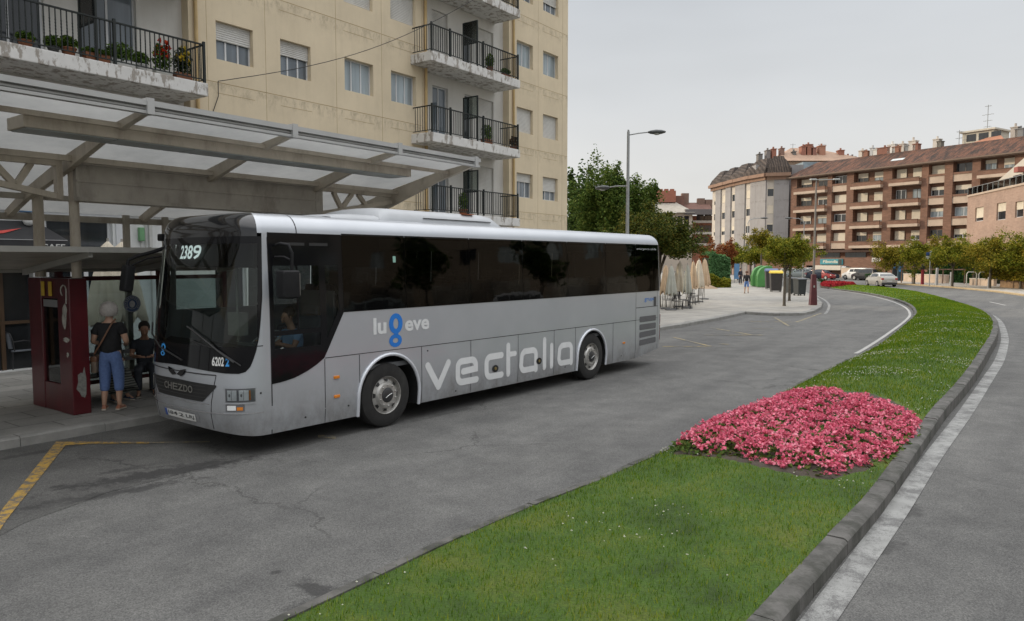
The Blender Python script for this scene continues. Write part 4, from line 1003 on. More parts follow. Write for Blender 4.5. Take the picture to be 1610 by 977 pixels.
mb.quad((4.72,0,0),(4.72,13,0),(4.72,13,H0),(4.72,0,H0)); mb.quad((-14.48,0,3.95),(-14.48,.6,3.95),(-14.48,.6,H0),(-14.48,0,H0))
mb.quad((-5.05,0,3.95),(-5.05,.6,3.95),(-5.05,.6,H0),(-5.05,0,H0)); mb.quad((.02,0,0),(.02,.6,0),(.02,.6,H0),(.02,0,H0))
mb.box(-60.1,4.85,-.12,13.1,H0,H0+.35)
mb.build('wall',CREAM,bd)
# white recessed strips behind balconies, and white ground floor
def rec(px): return onplane(px,100,-.3)[0]
mb=MB(); doors=[]
RZ=[4.5,7.28,10.11,12.94,15.77]
for z in RZ:
    doors+=[(-4.45,-3.55,z,z+2.05),(-2.55,-2.05,z,z+2.05),(-1.75,-.65,z+.0,z+2.05)]
wall(mb,-5.05,.02,0.,H0,doors,.32,.2)
dl=[]
for z in RZ: dl+=[(-24.3,-22.9,z,z+2.1),(-21.6,-20.3,z,z+2.1),(-19.35,-17.9,z,z+2.1),(-17.1,-15.72,z,z+2.15)]
dl=[d for d in dl if d[2]>5]
mb.build('wall',WHITER,bd); mb=MB(); wall(mb,-25.5,-14.48,3.95,H0,dl,.32,.2)
mb.build('wall',WHITER,bd)
gh=[(-12.75,-11.55,.15,3.42),(-9.6,-8.6,.15,2.6),(-15.9,-14.6,.15,2.7),(-14.1,-13.5,.2,2.7)]
mb=MB(); wall(mb,-60,-5.05,0,3.95,[(-26,-18.5,.15,2.75),(-18.2,-16.67,.15,3.68),(-13.9,-12.9,.15,2.6),(-9.9,-8.7,.6,2.5)],-.02,.3); mb.box(-25.5,-5.0,-.16,-.021,3.86,4.05); mb.build('ground_floor_wall',mat('white_masonry',(.60,.61,.60),.85,.07,1,dirt=(.35,.34,.32),dirtamt=.5,dscale=1.5),bd)
mb=MB(); mb.box(-26,-18.5,.2,.22,.15,2.75); mb.build('shop_window',mat('dark_shopfront',(.018,.02,.022),.12,.3,1),bd)
mb=MB()
for x in np.arange(-26,-18.4,1.15): mb.box(x-.04,x+.04,.14,.2,.15,2.75)
mb.box(-26,-18.5,.13,.2,1.2,1.27); mb.build('shop_frame',mat('dark_wood_frame',(.07,.04,.02),.5),bd)
sh=window(bd,-18.2,-16.67,.15,2.48,.1,5,0,PANED,name='shop_door',fw=.09); window(bd,-18.2,-16.67,2.49,3.68,.1,1,0,PANED,name='window',fw=.07); window(bd,-13.9,-12.9,.15,2.6,.1,1,0,PANED,name='shop_door')
mb=MB(); mb.box(-16.6,-16.45,-.06,-.021,.15,3.84); mb.box(-18.4,-16.601,-.06,-.021,3.72,3.84); mb.build('door_surround',ALU,bd)
mb=MB(); mb.box(-18.1,-16.77,.08,.098,.95,1.07); mb.box(-18.1,-16.77,.08,.098,1.7,1.8); mb.box(-18.1,-16.77,.08,.098,.25,.6); mb.build('rail',ALU,sh)
window(bd,-9.9,-8.7,.6,2.5,.1,2,0,PANED)
# windows of the cream wall
i=0
shuts={(-13.67,8.26):.47,(-11.55,8.26):.42,(-13.67,11.09):.9,(-11.55,11.09):1.,(-9.05,11.09):1.,(-6.94,11.09):1.,(.58,8.26):1.,(2.62,8.26):1.,(.58,5.43):.35,(2.62,5.43):.6}
for (a,b,z,z2) in holes+holes_l:
    s_=shuts.get((a,z),None)
    if s_ is None: s_=0 if z in(8.26,11.09) else random.choice([0,.4,1,.6])
    pn=PANEC if s_==0 else PANE
    window(bd,a,b,z,z2,.17,3 if (s_==0 and z==8.26) or s_>0 and s_<1 else 2,s_,pn)
    i+=1
for (a,b,z,z2) in doors:
    if a<-4: window(bd,a,b,z,z2,.44,2,0 if z<9 else .9,PANE,name='balcony_door')
    elif a<-2: window(bd,a,b,z,z2,.44,1,0,PANED,name='balcony_door')
    else: window(bd,a,b,z,z2,.44,1,1.,PANE,name='balcony_door')
for (a,b,z,z2) in dl:
    dk= abs(a+19.35)<.1
    window(bd,a,b,z,z2,.44,2,0,PANED if dk else PANE,name='balcony_door')
# joints of the render
mb=MB(); js=.012
for x in (-13.95,-12.12+.05,-9.75+.35,-7.38,-5.35,.42,2.22,4.25):
    mb.box(x-js/2,x+js/2,-.0025,.01,4.1,H0)
for z in [7.62+2.83*k for k in range(-1,5)]:
    for (a,b) in ((-14.4,-5.4),(.45,4.7)): mb.box(a,b,-.003,.01,z-.009,z+.009)
    for (a,b) in wcols: mb.box(a-.02,b+.02,-.003,.01,z-.30,z-.288)
mb.build('joint',JOINT,bd)
for x in (.28,-5.22,-14.3):
    mb=MB(); mb.tube([(x,-.07,.1 if x>0 else 4.1),(x,-.07,H0)],.05,8)
    for z in np.arange(4.5,19,2.83): mb.box(x-.07,x+.07,-.13,0,z,z+.05)
    mb.build('downpipe',PIPE,bd,smooth=40)
def railing(par,x0,x1,yo,z,h=.97,side_l=True,side_r=True,posts=(),spindle=False):
    mb=MB(); top=z+h
    mb.box(x0,x1,yo-.025,yo+.025,top-.035,top); mb.box(x0,x1,yo-.015,yo+.015,z+.08,z+.105)
    n_=int((x1-x0)/.118)
    for k in range(1,n_):
        x=x0+(x1-x0)*k/n_; mb.box(x-.0105,x+.0105,yo-.0105,yo+.0105,z+.105,top-.035)
        if spindle:
            for q in range(7):
                zz=z+.30+q*.07; mb.ball((x,yo,zz),.021,4,3,sq=(1,1,1.3))
    for x in [x0,x1]+list(posts): mb.box(x-.03,x+.03,yo-.03,yo+.03,z-.05,top+.06)
    for sx,ok in ((x0,side_l),(x1,side_r)):
        if not ok: continue
        mb.box(sx-.02,sx+.02,yo,-.01,top-.035,top); mb.box(sx-.012,sx+.012,yo,-.01,z+.08,z+.105)
        for k in range(1,8): y=yo+(-yo)*k/8; mb.box(sx-.008,sx+.008,y-.008,y+.008,z+.105,top-.035)
    return mb.build('railing',RAILM,par)
PGL=glass('partition_glass',(.62,.66,.64),.9,.05)
def partition(par,x,yo,z,h):
    mb=MB(); 
    for (y0,y1,z0,z1) in ((yo-.02,yo+.03,z,z+h),(-.25,-.2,z,z+h),(yo+.03,-.25,z+h-.04,z+h),(yo+.03,-.25,z+.9,z+.94)): mb.box(x-.022,x+.022,y0,y1,z0,z1)
    p=mb.build('partition',RAILM,par); mb=MB(); mb.box(x-.004,x+.004,yo+.03,-.25,z+.94,z+h-.04); mb.build('pane',PGL,p)
for k in range(-1,4):
    zb=6.90+2.83*k
    mb=MB(); mb.box(-5.95,-.55,-1.0,.3,zb,zb+.33); s_=mb.build('balcony',SLAB,bd,bevel=.02)
    railing(s_,-5.85,-.62,-.93,zb+.33,posts=(-4.85,-2.9))
    partition(s_,-3.25,-.92,zb+.33,1.75)
for k in range(0,4):
    zb=6.92+2.83*k
    mb=MB(); mb.box(-25.4,-14.62,-1.1,.3,zb,zb+.33); s_=mb.build('balcony',SLAB,bd,bevel=.02)
    railing(s_,-25.3,-14.68,-1.03,zb+.33,1.0,posts=(-16.95,-19.5,-22.3),spindle=(k==0))
    partition(s_,-17.35,-1.02,zb+.33,1.95)
# small wall fittings
mb=MB(); mb.box(-16.05,-15.92,-.14,-.02,3.15,3.5); mb.build('junction_box',mat('green_box',(.12,.26,.13),.5),bd,bevel=.02)
mb=MB(); mb.box(-15.78,-15.7,-.1,-.02,3.0,3.7); mb.tube([(-15.74,-.06,3.7),(-15.74,-.06,3.9)],.02,6); mb.tube([(-15.74,-.06,3.0),(-15.74,-.06,.4)],.02,6); mb.tube([(-15.98,-.05,3.15),(-15.98,-.05,2.9),(-15.92,-.05,2.84),(-15.86,-.05,2.9),(-15.86,-.05,3.75)],.018,6); mb.build('conduit',mat('grey_conduit',(.42,.42,.40),.5),bd)
# overhead cable
mb=MB(); a=FW(-13.6,.05,7.62); b=FW(-.9,3.0,13.4)+Vector((2,-3,1.2))
pa=G(0,0,1)
c0=FW(*[onplane(343,128,.05)[0]],.05,onplane(343,128,.05)[1]); t1,z1=onplane(755,-6,1.3); c1=FW(t1,1.3,z1)
pts=[c0.lerp(c1,k/20)-Vector((0,0,.55*math.sin(math.pi*k/20))) for k in range(21)]; mb.tube(pts,.011,5); mb.tube([c0,c0+Vector((0,-.0,-.4)),FW(-13.9,.05,c0.z-1.0)],.012,5)
tag(mb.build('cable',MBLK),'thin black cable slung across the cream facade','cable')
# shop awning (black, with red swoosh)
AWN=mat('awning_black',(.022,.022,.024),.7,.2,4)
aw=thing('awning','black shop awning with a red swoosh on the white ground floor','awning',FW(-19.6,0,0),SRZ)
mb=MB(); mb.add([(-5,-.05,3.55),(1.2,-.05,3.55),(1.5,-.9,3.12),(-5,-.9,3.12),(-5,-.9,2.85),(1.5,-.9,2.85),(1.2,-.05,2.85),(-5,-.05,2.85)],[(0,1,2,3),(3,2,5,4),(1,6,5,2),(0,3,4,7)]); mb.build('canopy_cloth',AWN,aw)
mb=MB(); mb.box(-5,1.5,-.91,-.902,3.10,3.115); mb.build('trim',mat('awning_trim',(.35,.35,.35),.6),aw)
mb=MB(); P=[(-2.5,3.20),(-.4,3.20),(.3,3.23),(.75,3.36),(.3,3.29),(-.4,3.27),(-2.5,3.28)]
mb.add([(x,-.9+(z-3.12)/.43*.85-.02,z+.012) for x,z in P],[tuple(range(len(P)))]); mb.build('swoosh',mat('swoosh_red',(.45,.06,.05),.6),aw)
v,f=text_fit('CAFE',.5,.12,.02); mb=MB(); mb.add([(x+.95,-.906,2.90+y) for x,y in v],f); mb.build('lettering',mat('awning_letters',(.5,.5,.48),.6),aw)
# hanging lantern bracket and vent on the wall
lt=thing('wall_lantern','small white globe lamp with blue shade on the shop wall','lamp',FW(onplane(44,330,.3)[0],.3,0),SRZ)
zl=onplane(44,345,.3)[1]
mb=MB(); mb.ball((0,0,zl),.12,12,8,sq=(1,1,1.3)); mb.build('globe',mat('globe_white',(.7,.7,.68),.3),lt,smooth=60)
mb=MB(); mb.lathe([(.17,.16),(.12,.50),(.0,.52)],14,'z',(0,0,zl)); mb.build('shade',mat('blue_shade',(.05,.12,.22),.6),lt,smooth=40)
# ---- pots and plants on the balconies
LG=leafmat('pot_leaves',(.035,.075,.012),(.09,.16,.025),(.19,.24,.05),4)
def scatter(c,rad,n_,seed,sq=(1,1,1)):
    r=np.random.default_rng(seed); d=r.normal(0,1,(n_,3)); d/=np.linalg.norm(d,axis=1)[:,None]; rr=r.random(n_)**.45
    return np.array(c)+d*rr[:,None]*rad*np.array(sq)
def pot(label,loc,w_,h,leafh,fl=None,seed=0,col=(.22,.085,.04),lm=None,group='flower pots on the balconies'):
    p=thing('potted_plant',label,'plant',loc,SRZ,group)
    mb=MB()
    if w_>.35: mb.box(-w_/2,w_/2,-.1,.1,0,h)
    else: mb.lathe([(w_*.32,0),(w_*.5,h*.9),(w_*.54,h*.9),(w_*.54,h),(w_*.45,h)],14)
    mb.build('pot',mat('pot_%d'%int(col[0]*100),col,.8),p,smooth=35)
    P=scatter((0,0,h+leafh*.45),1,520,seed,(max(w_*.62,.19),.17,leafh*.65)); P[:,2]=np.maximum(P[:,2],h*.8)
    tri_mesh('foliage',leaves(P,.045,seed+1,1.2,.5),lm or LG,4,p)
    if fl:
        P=scatter((0,-.06,h+leafh*.7),1,26,seed+5,(max(w_*.5,.16),.15,leafh*.5)); tri_mesh('blossom',leaves(np.repeat(P,5,axis=0)+np.random.default_rng(seed).normal(0,.02,(130,3)),.048,seed+2,1.2,.8),fl,4,p)
    return p
REDF=leafmat('geranium_red',(.35,.02,.01),(.55,.05,.02),(.65,.12,.05),3); YELF=leafmat('yellow_bloom',(.4,.28,.02),(.6,.45,.05),(.7,.6,.15),3)
def bp(px,py,w_=.85): 
    t,z=onplane(px,py,w_); return FW(t,w_,7.25)
pot('low terracotta pot of wilted herbs at the left end of the long balcony',bp(40,70),.3,.16,.18,None,1)
pot('small dark pot of green leaves on the long balcony beside the open door',bp(84,80),.25,.16,.22,None,2,(.05,.05,.05))
pot('round terracotta pot with bushy green plant on the long balcony',bp(108,84),.32,.2,.25,None,3)
pot('long terracotta planter with short leaves beside the balcony partition',bp(152,92),.55,.2,.12,None,4)
pot('white planter full of tall light green plants on the long balcony',bp(190,98),.6,.18,.38,None,5,(.5,.5,.48),leafmat('light_leaves',(.05,.10,.02),(.12,.20,.04),(.22,.30,.08),4))
pot('green plant in a white pot between the tall greens and the geraniums',bp(222,104),.3,.18,.28,None,8,(.5,.5,.48))
pot('red geranium with orange blossoms on the long balcony',bp(255,110),.4,.16,.62,REDF,6,(.45,.45,.42))
pot('dark bushy plant with yellow blossoms at the right end of the long balcony',bp(287,116),.42,.18,.60,YELF,7,(.2,.08,.04),leafmat('dark_leaves',(.012,.022,.008),(.03,.05,.015),(.07,.08,.03),4))
def bq(px,py,zf): t,z=onplane(px,py,.75); return FW(t,.75,zf)
pot('spiky cactus in a terracotta pot on the topmost visible balcony',bq(770,108,10.06),.28,.2,.5,None,11)
pot('trailing plant at the right of the topmost visible balcony',bq(795,115,10.06),.4,.15,.2,None,12)
pot('leafy green plant behind the middle balcony railing',bq(765,218,7.23),.5,.2,.55,None,13)
pot('small plant with reddish leaves at the right end of the middle balcony',bq(808,230,7.23),.35,.15,.4,None,14,(.22,.085,.04),leafmat('reddish_leaves',(.06,.05,.02),(.14,.07,.03),(.2,.12,.05),4))
pot('green plant on the lowest visible balcony above the bus roof',bq(728,330,4.4),.35,.2,.6,None,15)
# ================================================================ bus station canopy
STEEL=mat('beige_painted_steel',(.44,.39,.315),.55,.12,2,dirt=(.14,.10,.07),dirtamt=.6,dscale=2.5); STEELD=mat('beige_steel_weathered',(.36,.33,.28),.6,.15,2,dirt=(.10,.08,.06),dirtamt=.6)
def panelmat():
    m,n,b,o=newmat('frosted_roof_panel'); n.nodes.remove(b); c=coord(n)
    col=ramp(n,noise(n,.7,6,.7,c).outputs['Fac'],[(.3,(.25,.255,.25)),(.7,(.37,.37,.36))]).outputs[0]
    t=n.nodes.new('ShaderNodeBsdfTranslucent'); d=n.nodes.new('ShaderNodeBsdfDiffuse'); s=n.nodes.new('ShaderNodeMixShader'); s.inputs[0].default_value=.30
    n.links.new(col,t.inputs[0]); n.links.new(col,d.inputs[0]); n.links.new(t.outputs[0],s.inputs[1]); n.links.new(d.outputs[0],s.inputs[2]); n.links.new(s.outputs[0],o.inputs[0]); return m
cp=thing('canopy','long beige steel bus station canopy with frosted roof panels over the platform','canopy',K0,SRZ)
prof=[(1.62,4.74),(.57,4.60),(-.85,4.30),(-2.45,3.86),(-3.3,3.54)]
def cz(w_): return ip(-w_,[-p[0] for p in prof],[p[1] for p in prof])
raft=[-6.0,-3.5,-1.05,1.39,3.78,6.18,8.47]
mb=MB()
ws_=[x for x in np.linspace(1.58,-3.3,12)]
for a,b in zip(raft,raft[1:]):
    for u,v_ in zip(ws_,ws_[1:]):
        mb.quad((a+.02,-u,cz(u)+.012),(b-.02,-u,cz(u)+.012),(b-.02,-v_,cz(v_)+.012),(a+.02,-v_,cz(v_)+.012))
mb.build('roof_panel',panelmat(),cp)
for t in raft:
    mb=MB()
    for i in range(len(prof)-1):
        (w0,z0),(w1,z1)=prof[i],prof[i+1]; hm=[.07,.24,.14] if t<8 else [.08,.38,.42]; h0=ip(-w0,[-1.62,.85,3.3],hm); h1=ip(-w1,[-1.62,.85,3.3],hm); q=.045
        mb.add([(t-q,-w0,z0-h0),(t+q,-w0,z0-h0),(t+q,-w0,z0),(t-q,-w0,z0),(t-q,-w1,z1-h1),(t+q,-w1,z1-h1),(t+q,-w1,z1),(t-q,-w1,z1)],[(0,3,2,1),(4,5,6,7),(0,1,5,4),(1,2,6,5),(2,3,7,6),(3,0,4,7)])
    mb.build('rafter',STEEL,cp)
for (w_,z,hh,tt) in ((-.62,4.28,.09,.06),(-2.45,3.80,.10,.06),(-3.25,3.5,.12,.07),(.95,4.61,.07,.05)):
    mb=MB(); mb.box(-6,8.55,-w_-tt/2,-w_+tt/2,z-hh,z); mb.build('purlin',STEELD if w_<-.7 else STEEL,cp)
mb=MB(); mb.box(-6.05,8.62,-1.70,-1.60,4.66,4.70); mb.box(-6.05,8.62,-1.67,-1.61,4.72,4.745); mb.box(-6.05,8.62,-1.72,-1.57,4.765,4.84); 
for t in raft: mb.box(t-.05,t+.05,-1.735,-1.60,4.65,4.87)
mb.build('gutter',mat('gutter_grey',(.38,.38,.37),.45,.08,2),cp)
mb=MB(); mb.box(.14,7.34,-.88,-.34,4.395,4.56); lb=mb.build('light_box',STEEL,cp,bevel=.01)
mb=MB()
for a in np.arange(.18,7.2,1.18): mb.box(a,a+1.16,-.85,-.37,4.383,4.394)
mb.build('light_panel',mat('light_panel_grey',(.30,.33,.33),.35),lb)
for (t0,t1) in ((1.47,6.18),(-8.4,-3.58)):
    mb=MB(); mb.box(t0,t1,.77,.93,3.66,4.17); mb.box(t0,t1,.72,.98,4.171,4.22); mb.box(t0,t1,.72,.98,3.60,3.659); mb.box(t0,t1,.755,.769,3.90,3.93); mb.build('girder',STEELD,cp)
def truss(t0,dirn):
    mb=MB(); L_=2.45*dirn; y0,y1=.80,.90
    def bar(a,b,h=.10): mb.beam((a[0],.85,a[1]),(b[0],.85,b[1]),.09,h,(0,1,0))
    bar((t0,4.17),(t0+L_,4.17),.11); bar((t0,3.64),(t0+L_,4.08),.11); bar((t0+.04*dirn,3.62),(t0+.04*dirn,4.2),.12)
    bar((t0+.62*dirn,3.80),(t0+.42*dirn,4.13),.075); bar((t0+.66*dirn,3.80),(t0+.95*dirn,4.13),.075) ; bar((t0+1.35*dirn,3.90),(t0+1.12*dirn,4.13),.075)
    mb.build('truss',STEEL,cp)
truss(1.28,-1); truss(6.30,1); truss(-3.4,1)
for t,r_ in ((1.50,.074),(-3.5,.078)):
    mb=MB(); mb.tube([(t,.95,2.37 if t>0 else .13),(t,.95,4.25)],r_,18); mb.build('column',STEEL,cp,smooth=40)
mb=MB(); mb.box(6.18,6.36,.76,.94,.13,4.25); mb.build('column',STEELD,cp,bevel=.015)
for t in (-3.5,3.4,4.2,8.4):
    mb=MB(); mb.box(t-.05,t+.05,3.1,3.2,.13,3.55); mb.build('column',STEELD,cp)
# ================================================================ platform shelter
MAR=mat('maroon_paint',(.085,.008,.012),.35,.2,2,coat=.2,dirt=(.03,.012,.012),dirtamt=.6,dscale=3)
shl=thing('bus_shelter','maroon framed bus shelter with low beige roof and glass back wall','bus shelter',K0,SRZ)
mb=MB(); 
xs0,xs1=-4.5,5.2
mb.add([(xs0,.18,2.80),(xs1,.18,2.80),(xs1,2.75,2.50),(xs0,2.75,2.50),(xs0,.18,2.845),(xs1,.18,2.845),(xs1,2.75,2.56),(xs0,2.75,2.56)],[(0,3,2,1),(4,5,6,7),(0,1,5,4),(1,2,6,5),(2,3,7,6),(3,0,4,7)])
rf=mb.build('roof',STEELD,shl)
mb=MB(); mb.box(xs0-.02,xs1+.02,.12,.179,2.775,2.86); mb.box(xs0-.02,xs1+.02,2.751,2.82,2.44,2.58); 
for x in (1.39,3.3,5.1,-.6,-2.5,-4.4): mb.add([(x-.03,.2,2.70),(x+.03,.2,2.70),(x+.03,2.7,2.40),(x-.03,2.7,2.40),(x-.03,.2,2.795),(x+.03,.2,2.795),(x+.03,2.7,2.50),(x-.03,2.7,2.50)],[(0,3,2,1),(4,5,6,7),(0,1,5,4),(1,2,6,5),(2,3,7,6),(3,0,4,7)])
mb.build('roof_frame',mat('shelter_edge',(.33,.32,.29),.45,.1,3),rf)
mb=MB(); mb.tube([(1.52,2.36,2.37),(1.52,2.36,3.95)],.085,16); mb.build('column',STEEL,shl,smooth=40)
# end panel (maroon cabinet with glazed middle)
t0,t1=1.39,1.67; w0,w1=-2.56,-1.0   # along w
ep=MB(); yl,yr=-w0,-w1     # local y = -w : from 2.60 to .88
ep.box(t0,t1,yl-.50,yl,.13,2.36); ep.box(t0,t1,yr,yr+.44,.13,2.36); ep.box(t0+.01,t1-.01,yr+.44,yl-.50,.13,.60); ep.box(t0+.01,t1-.01,yr+.44,yl-.50,2.02,2.355)
en=ep.build('end_panel',MAR,shl,bevel=.012)
mb=MB(); mb.box(t0+.04,t0+.05,yr+.44,yl-.50,.60,2.02); mb.build('glass_pane',glass('shelter_glass',(.60,.66,.66),.9,.02),en)
mb=MB(); 
for a,b in ((yr+.62,yr+.75),(yr+.90,yr+1.03)): mb.box(t0-.006,t0-.001,a,b,2.06,2.30)
mb.build('notice',mat('yellow_notice',(.55,.36,.03),.6,.1,8),en)
mb=MB(); mb.box(t0-.004,t0+.008,yr+.44,yr+.96,1.88,2.0); mb.build('bracket',mat('grey_metal',(.22,.22,.22),.4),en)
mb=MB(); mb.box(t0+.16,t0+.17,yr+.46,yr+.72,1.15,1.85); mb.build('reflection_sheet',mat('reflection_grey',(.34,.36,.35),.6,.2,6),en)  # pale sheet standing in for grey-white reflections in the glass
mb=MB(); mb.box(t0+.17,t0+.175,yr+.50,yl-.52,.62,1.05); mb.build('low_reflection',mat('reflection_pale',(.20,.24,.23),.6,.4,5),en)  # second pale sheet, imitates reflections in the lower glass
# torn stickers
r=random.Random(4)
def blob(cx,cz_,rx,rz_,n_=11): return [(cx+rx*math.cos(2*math.pi*k/n_)*r.uniform(.55,1.1),cz_+rz_*math.sin(2*math.pi*k/n_)*r.uniform(.55,1.1)) for k in range(n_)]
for (cx,cz_,rx,rz_) in ((yr+.17,1.83,.12,.13),(yr+.2,1.68,.09,.16),(yr+.15,1.36,.13,.05),(yr+.12,1.12,.05,.05)):
    mb=MB(); P=blob(cx,cz_,rx,rz_); mb.add([(t0-.004,p[0],p[1]) for p in P],[tuple(range(len(P)))]); mb.build('torn_sticker',mat('torn_paper',(.36,.35,.31),.8,.3,25),en)
mb=MB(); P=[(yr+.18+.1*math.cos(R(a)),2.16+.09*math.sin(R(a))) for a in range(-60,200,20)]; mb.tube([(t0-.004,p[0],p[1]) for p in P]+[(t0-.004,yr+.1,1.95)],.012,4); mb.build('painted_mark',mat('torn_paper',(.36,.35,.31),.8),en)
mb=MB(); P=blob(.0,0,.09,.33,13); mb.add([(t1-.13+p[0],yr-.004,.62+p[1]) for p in P],[tuple(range(len(P)))]); mb.build('side_plate',mat('torn_paper_grey',(.20,.20,.18),.8,.3,20),en)
# maroon back frame and glass
mb=MB()
for x in (1.9,3.75,5.15): mb.box(x-.05,x+.05,2.55,2.65,.13,2.45)
mb.box(1.65,5.2,2.56,2.64,2.28,2.36); mb.box(1.65,5.2,2.56,2.64,.35,.42); mb.build('back_frame',MAR,shl)
mb=MB(); mb.box(1.95,3.7,2.59,2.60,.42,2.28); g1=mb.build('glass_pane',glass('shelter_glass',(.60,.66,.66),.9,.02),shl)
mb=MB(); mb.box(3.8,5.1,2.59,2.60,.42,2.28); g2=mb.build('glass_pane',MC['shelter_glass'],shl)
te,ze=onplane(208,478,-2.58,K0)
EMB=mat('emblem_navy',(.09,.14,.27),.5,.1,5); EMG=mat('emblem_grey',(.65,.66,.66),.5,.3,30)
mb=MB(); mb.lathe([(0,0),(.165,0)],36,'y',(te,2.585,ze),cap=False); mb.build('emblem_disc',EMB,g1)
mb=MB(); annulus(mb,te,ze,(.158,.158),(.15,.15),lambda x,z:(x,2.582,z),40); annulus(mb,te,ze,(.102,.102),(.095,.095),lambda x,z:(x,2.582,z),40)
P=[(te+.055*math.cos(R(a))*(1 if abs(math.sin(R(a)))<.8 else .9),ze-.005+.07*math.sin(R(a))) for a in range(0,360,30)]; mb.add([(p[0],2.583,p[1]) for p in P],[tuple(range(12))])
for k in range(14):
    a=R(215-k*19.2); mb.box(te+.127*math.cos(a)-.009,te+.127*math.cos(a)+.009,2.5815,2.583,ze+.127*math.sin(a)-.011,ze+.127*math.sin(a)+.011)
mb.build('emblem_ring',EMG,g1)
# bench
bn=thing('bench','dark slatted bench inside the bus shelter','bench',K(3.4,-2.15,.13),SRZ)
mb=MB()
for k in range(4): mb.box(-1.7,1.5,-.2+k*.11,-.2+k*.11+.09,.42,.45)
mb.build('seat',mat('bench_wood',(.06,.05,.045),.5),bn)
mb=MB()
for z in (.62,.76): mb.box(-1.7,1.5,.27,.30,z,z+.07)
mb.build('backrest',mat('grey_metal',(.22,.22,.22),.4),bn)
for x in (-1.5,0,1.3):
    mb=MB(); mb.box(x-.03,x+.03,-.15,.25,0,.42); mb.box(x-.02,x+.02,.24,.27,.42,.83); mb.build('leg',MBLK,bn)
# ---- closed parasol, chairs and table of the cafe
CLOTH=mat('parasol_cream',(.56,.50,.40),.85,.12,2.5,bump=.3,bscale=14)
def parasol(label,loc,h=2.6,r_=.26,seed=0,m=None,group='closed cream parasols of the cafe terraces',drape=.62,part2=None):
    p=thing('closed_parasol',label,'parasol',loc,0,group); rr=random.Random(seed); n_=36
    hs=[.0,.06,.2,.4,.62,.8,.93,1.0]; rs=[1.0,1.08,.98,.86,.66,.5,.32,.03]; zb=h*(1-drape)
    vs=[];ph=rr.random()*6
    for hh,rk_ in zip(hs,rs):
        for k in range(n_):
            t=2*math.pi*k/n_; f=1+.20*math.sin(8*t+ph+hh*1.0)*(1-hh*.5)+.07*math.sin(3*t+ph*2)
            z=zb+h*drape*hh-(.07*math.sin(8*t+ph)+.08*math.sin(3*t))*(1-hh)
            vs.append((r_*rk_*f*math.cos(t),r_*rk_*f*math.sin(t),z))
    mb=MB(); mb.add(vs,[(i*n_+k,i*n_+(k+1)%n_,(i+1)*n_+(k+1)%n_,(i+1)*n_+k) for i in range(len(hs)-1) for k in range(n_)]); mb.build('cloth',m or CLOTH,p,smooth=60)
    mb=MB(); mb.tube([(0,0,0),(0,0,h+.06)],.024,8); mb.build('pole',mat('parasol_pole',(.30,.28,.25),.5),p,smooth=60)
    mb=MB(); mb.box(-.25,.25,-.25,.25,0,.07); mb.build('base',mat('concrete_base',(.12,.12,.12),.8),p,bevel=.02); return p
tp=K(2.6,-4.6,.13); r_=ray(172,450); k_=tp.y/r_.y
parasol('tall closed cream parasol behind the shelter, left of the woman\'s head',(r_.x*16.2/r_.y,16.2,.13),2.95,.38,3,group='closed cream parasols by the shelter')
parasol('closed cream parasol seen through the shelter glass beside the round emblem',(ray(194,450).x*16.8,16.8,.13),2.95,.42,8,group='closed cream parasols by the shelter')
WICK=mat('grey_wicker',(.16,.175,.20),.75,.25,50,bump=.5,bscale=90); BLM=mat('black_metal',(.02,.02,.022),.45)
def chair(label,loc,rz,group):
    c_=thing('cafe_chair',label,'chair',loc,rz,group)
    mb=MB(); mb.box(-.22,.22,-.22,.22,.42,.46); mb.build('seat',WICK,c_,bevel=.015)
    mb=MB(); n_=8; vs=[]
    for k in range(n_+1):
        x=-.22+.44*k/n_; y=.22+.05*math.cos((k/n_-.5)*math.pi)
        vs+=[(x,y,.50),(x,y+.05,.86)]
    mb.add(vs,[(2*k,2*k+2,2*k+3,2*k+1) for k in range(n_)]); vs2=[(v[0],v[1]+.02,v[2]) for v in vs]; mb.add(vs2,[(2*k,2*k+1,2*k+3,2*k+2) for k in range(n_)]); mb.build('backrest',WICK,c_,smooth=60)
    mb=MB(); mb.tube([(-.25,.20,.45),(-.27,.24,.70),(-.25,.29,.86),(-.16,.34,.90),(.16,.34,.90),(.25,.29,.86),(.27,.24,.70),(.25,.20,.45)],.014,6); mb.build('back_frame',BLM,c_,smooth=60)
    for sx in (-1,1):
        mb=MB(); mb.tube([(sx*.26,.24,.66),(sx*.27,.0,.68),(sx*.26,-.2,.64),(sx*.24,-.22,.45)],.014,6); mb.build('armrest',BLM,c_,smooth=60)
        for y in (-.2,.22):
            mb=MB(); mb.tube([(sx*.22,y,.43),(sx*.24,y*1.12,0)],.014,6); mb.build('leg',BLM,c_)
    return c_
def gp(px,py,z=.13): return G(px,py,z)
chair('grey woven cafe chair with black frame nearest the maroon panel',gp(30,580),R(150),'woven cafe chairs outside the dark shop window')
chair('grey woven cafe chair left of its twin, cut by the photo edge',gp(0,570),R(155),'woven cafe chairs outside the dark shop window')
chair('grey woven cafe chair farther back by the dark shop window',gp(8,545),R(-30),'woven cafe chairs outside the dark shop window')
tb=thing('cafe_table','small round cafe table between the woven chairs','table',gp(-18,560),0)
mb=MB(); mb.lathe([(0,.70),(.36,.70),(.37,.715),(.36,.73),(0,.73)],28); mb.build('tabletop',mat('table_grey',(.2,.2,.21),.4),tb,smooth=40)
mb=MB(); mb.tube([(0,0,0.02),(0,0,.70)],.03,8); mb.lathe([(.22,0),(.22,.02),(.04,.04)],20); mb.build('base',BLM,tb,smooth=40)
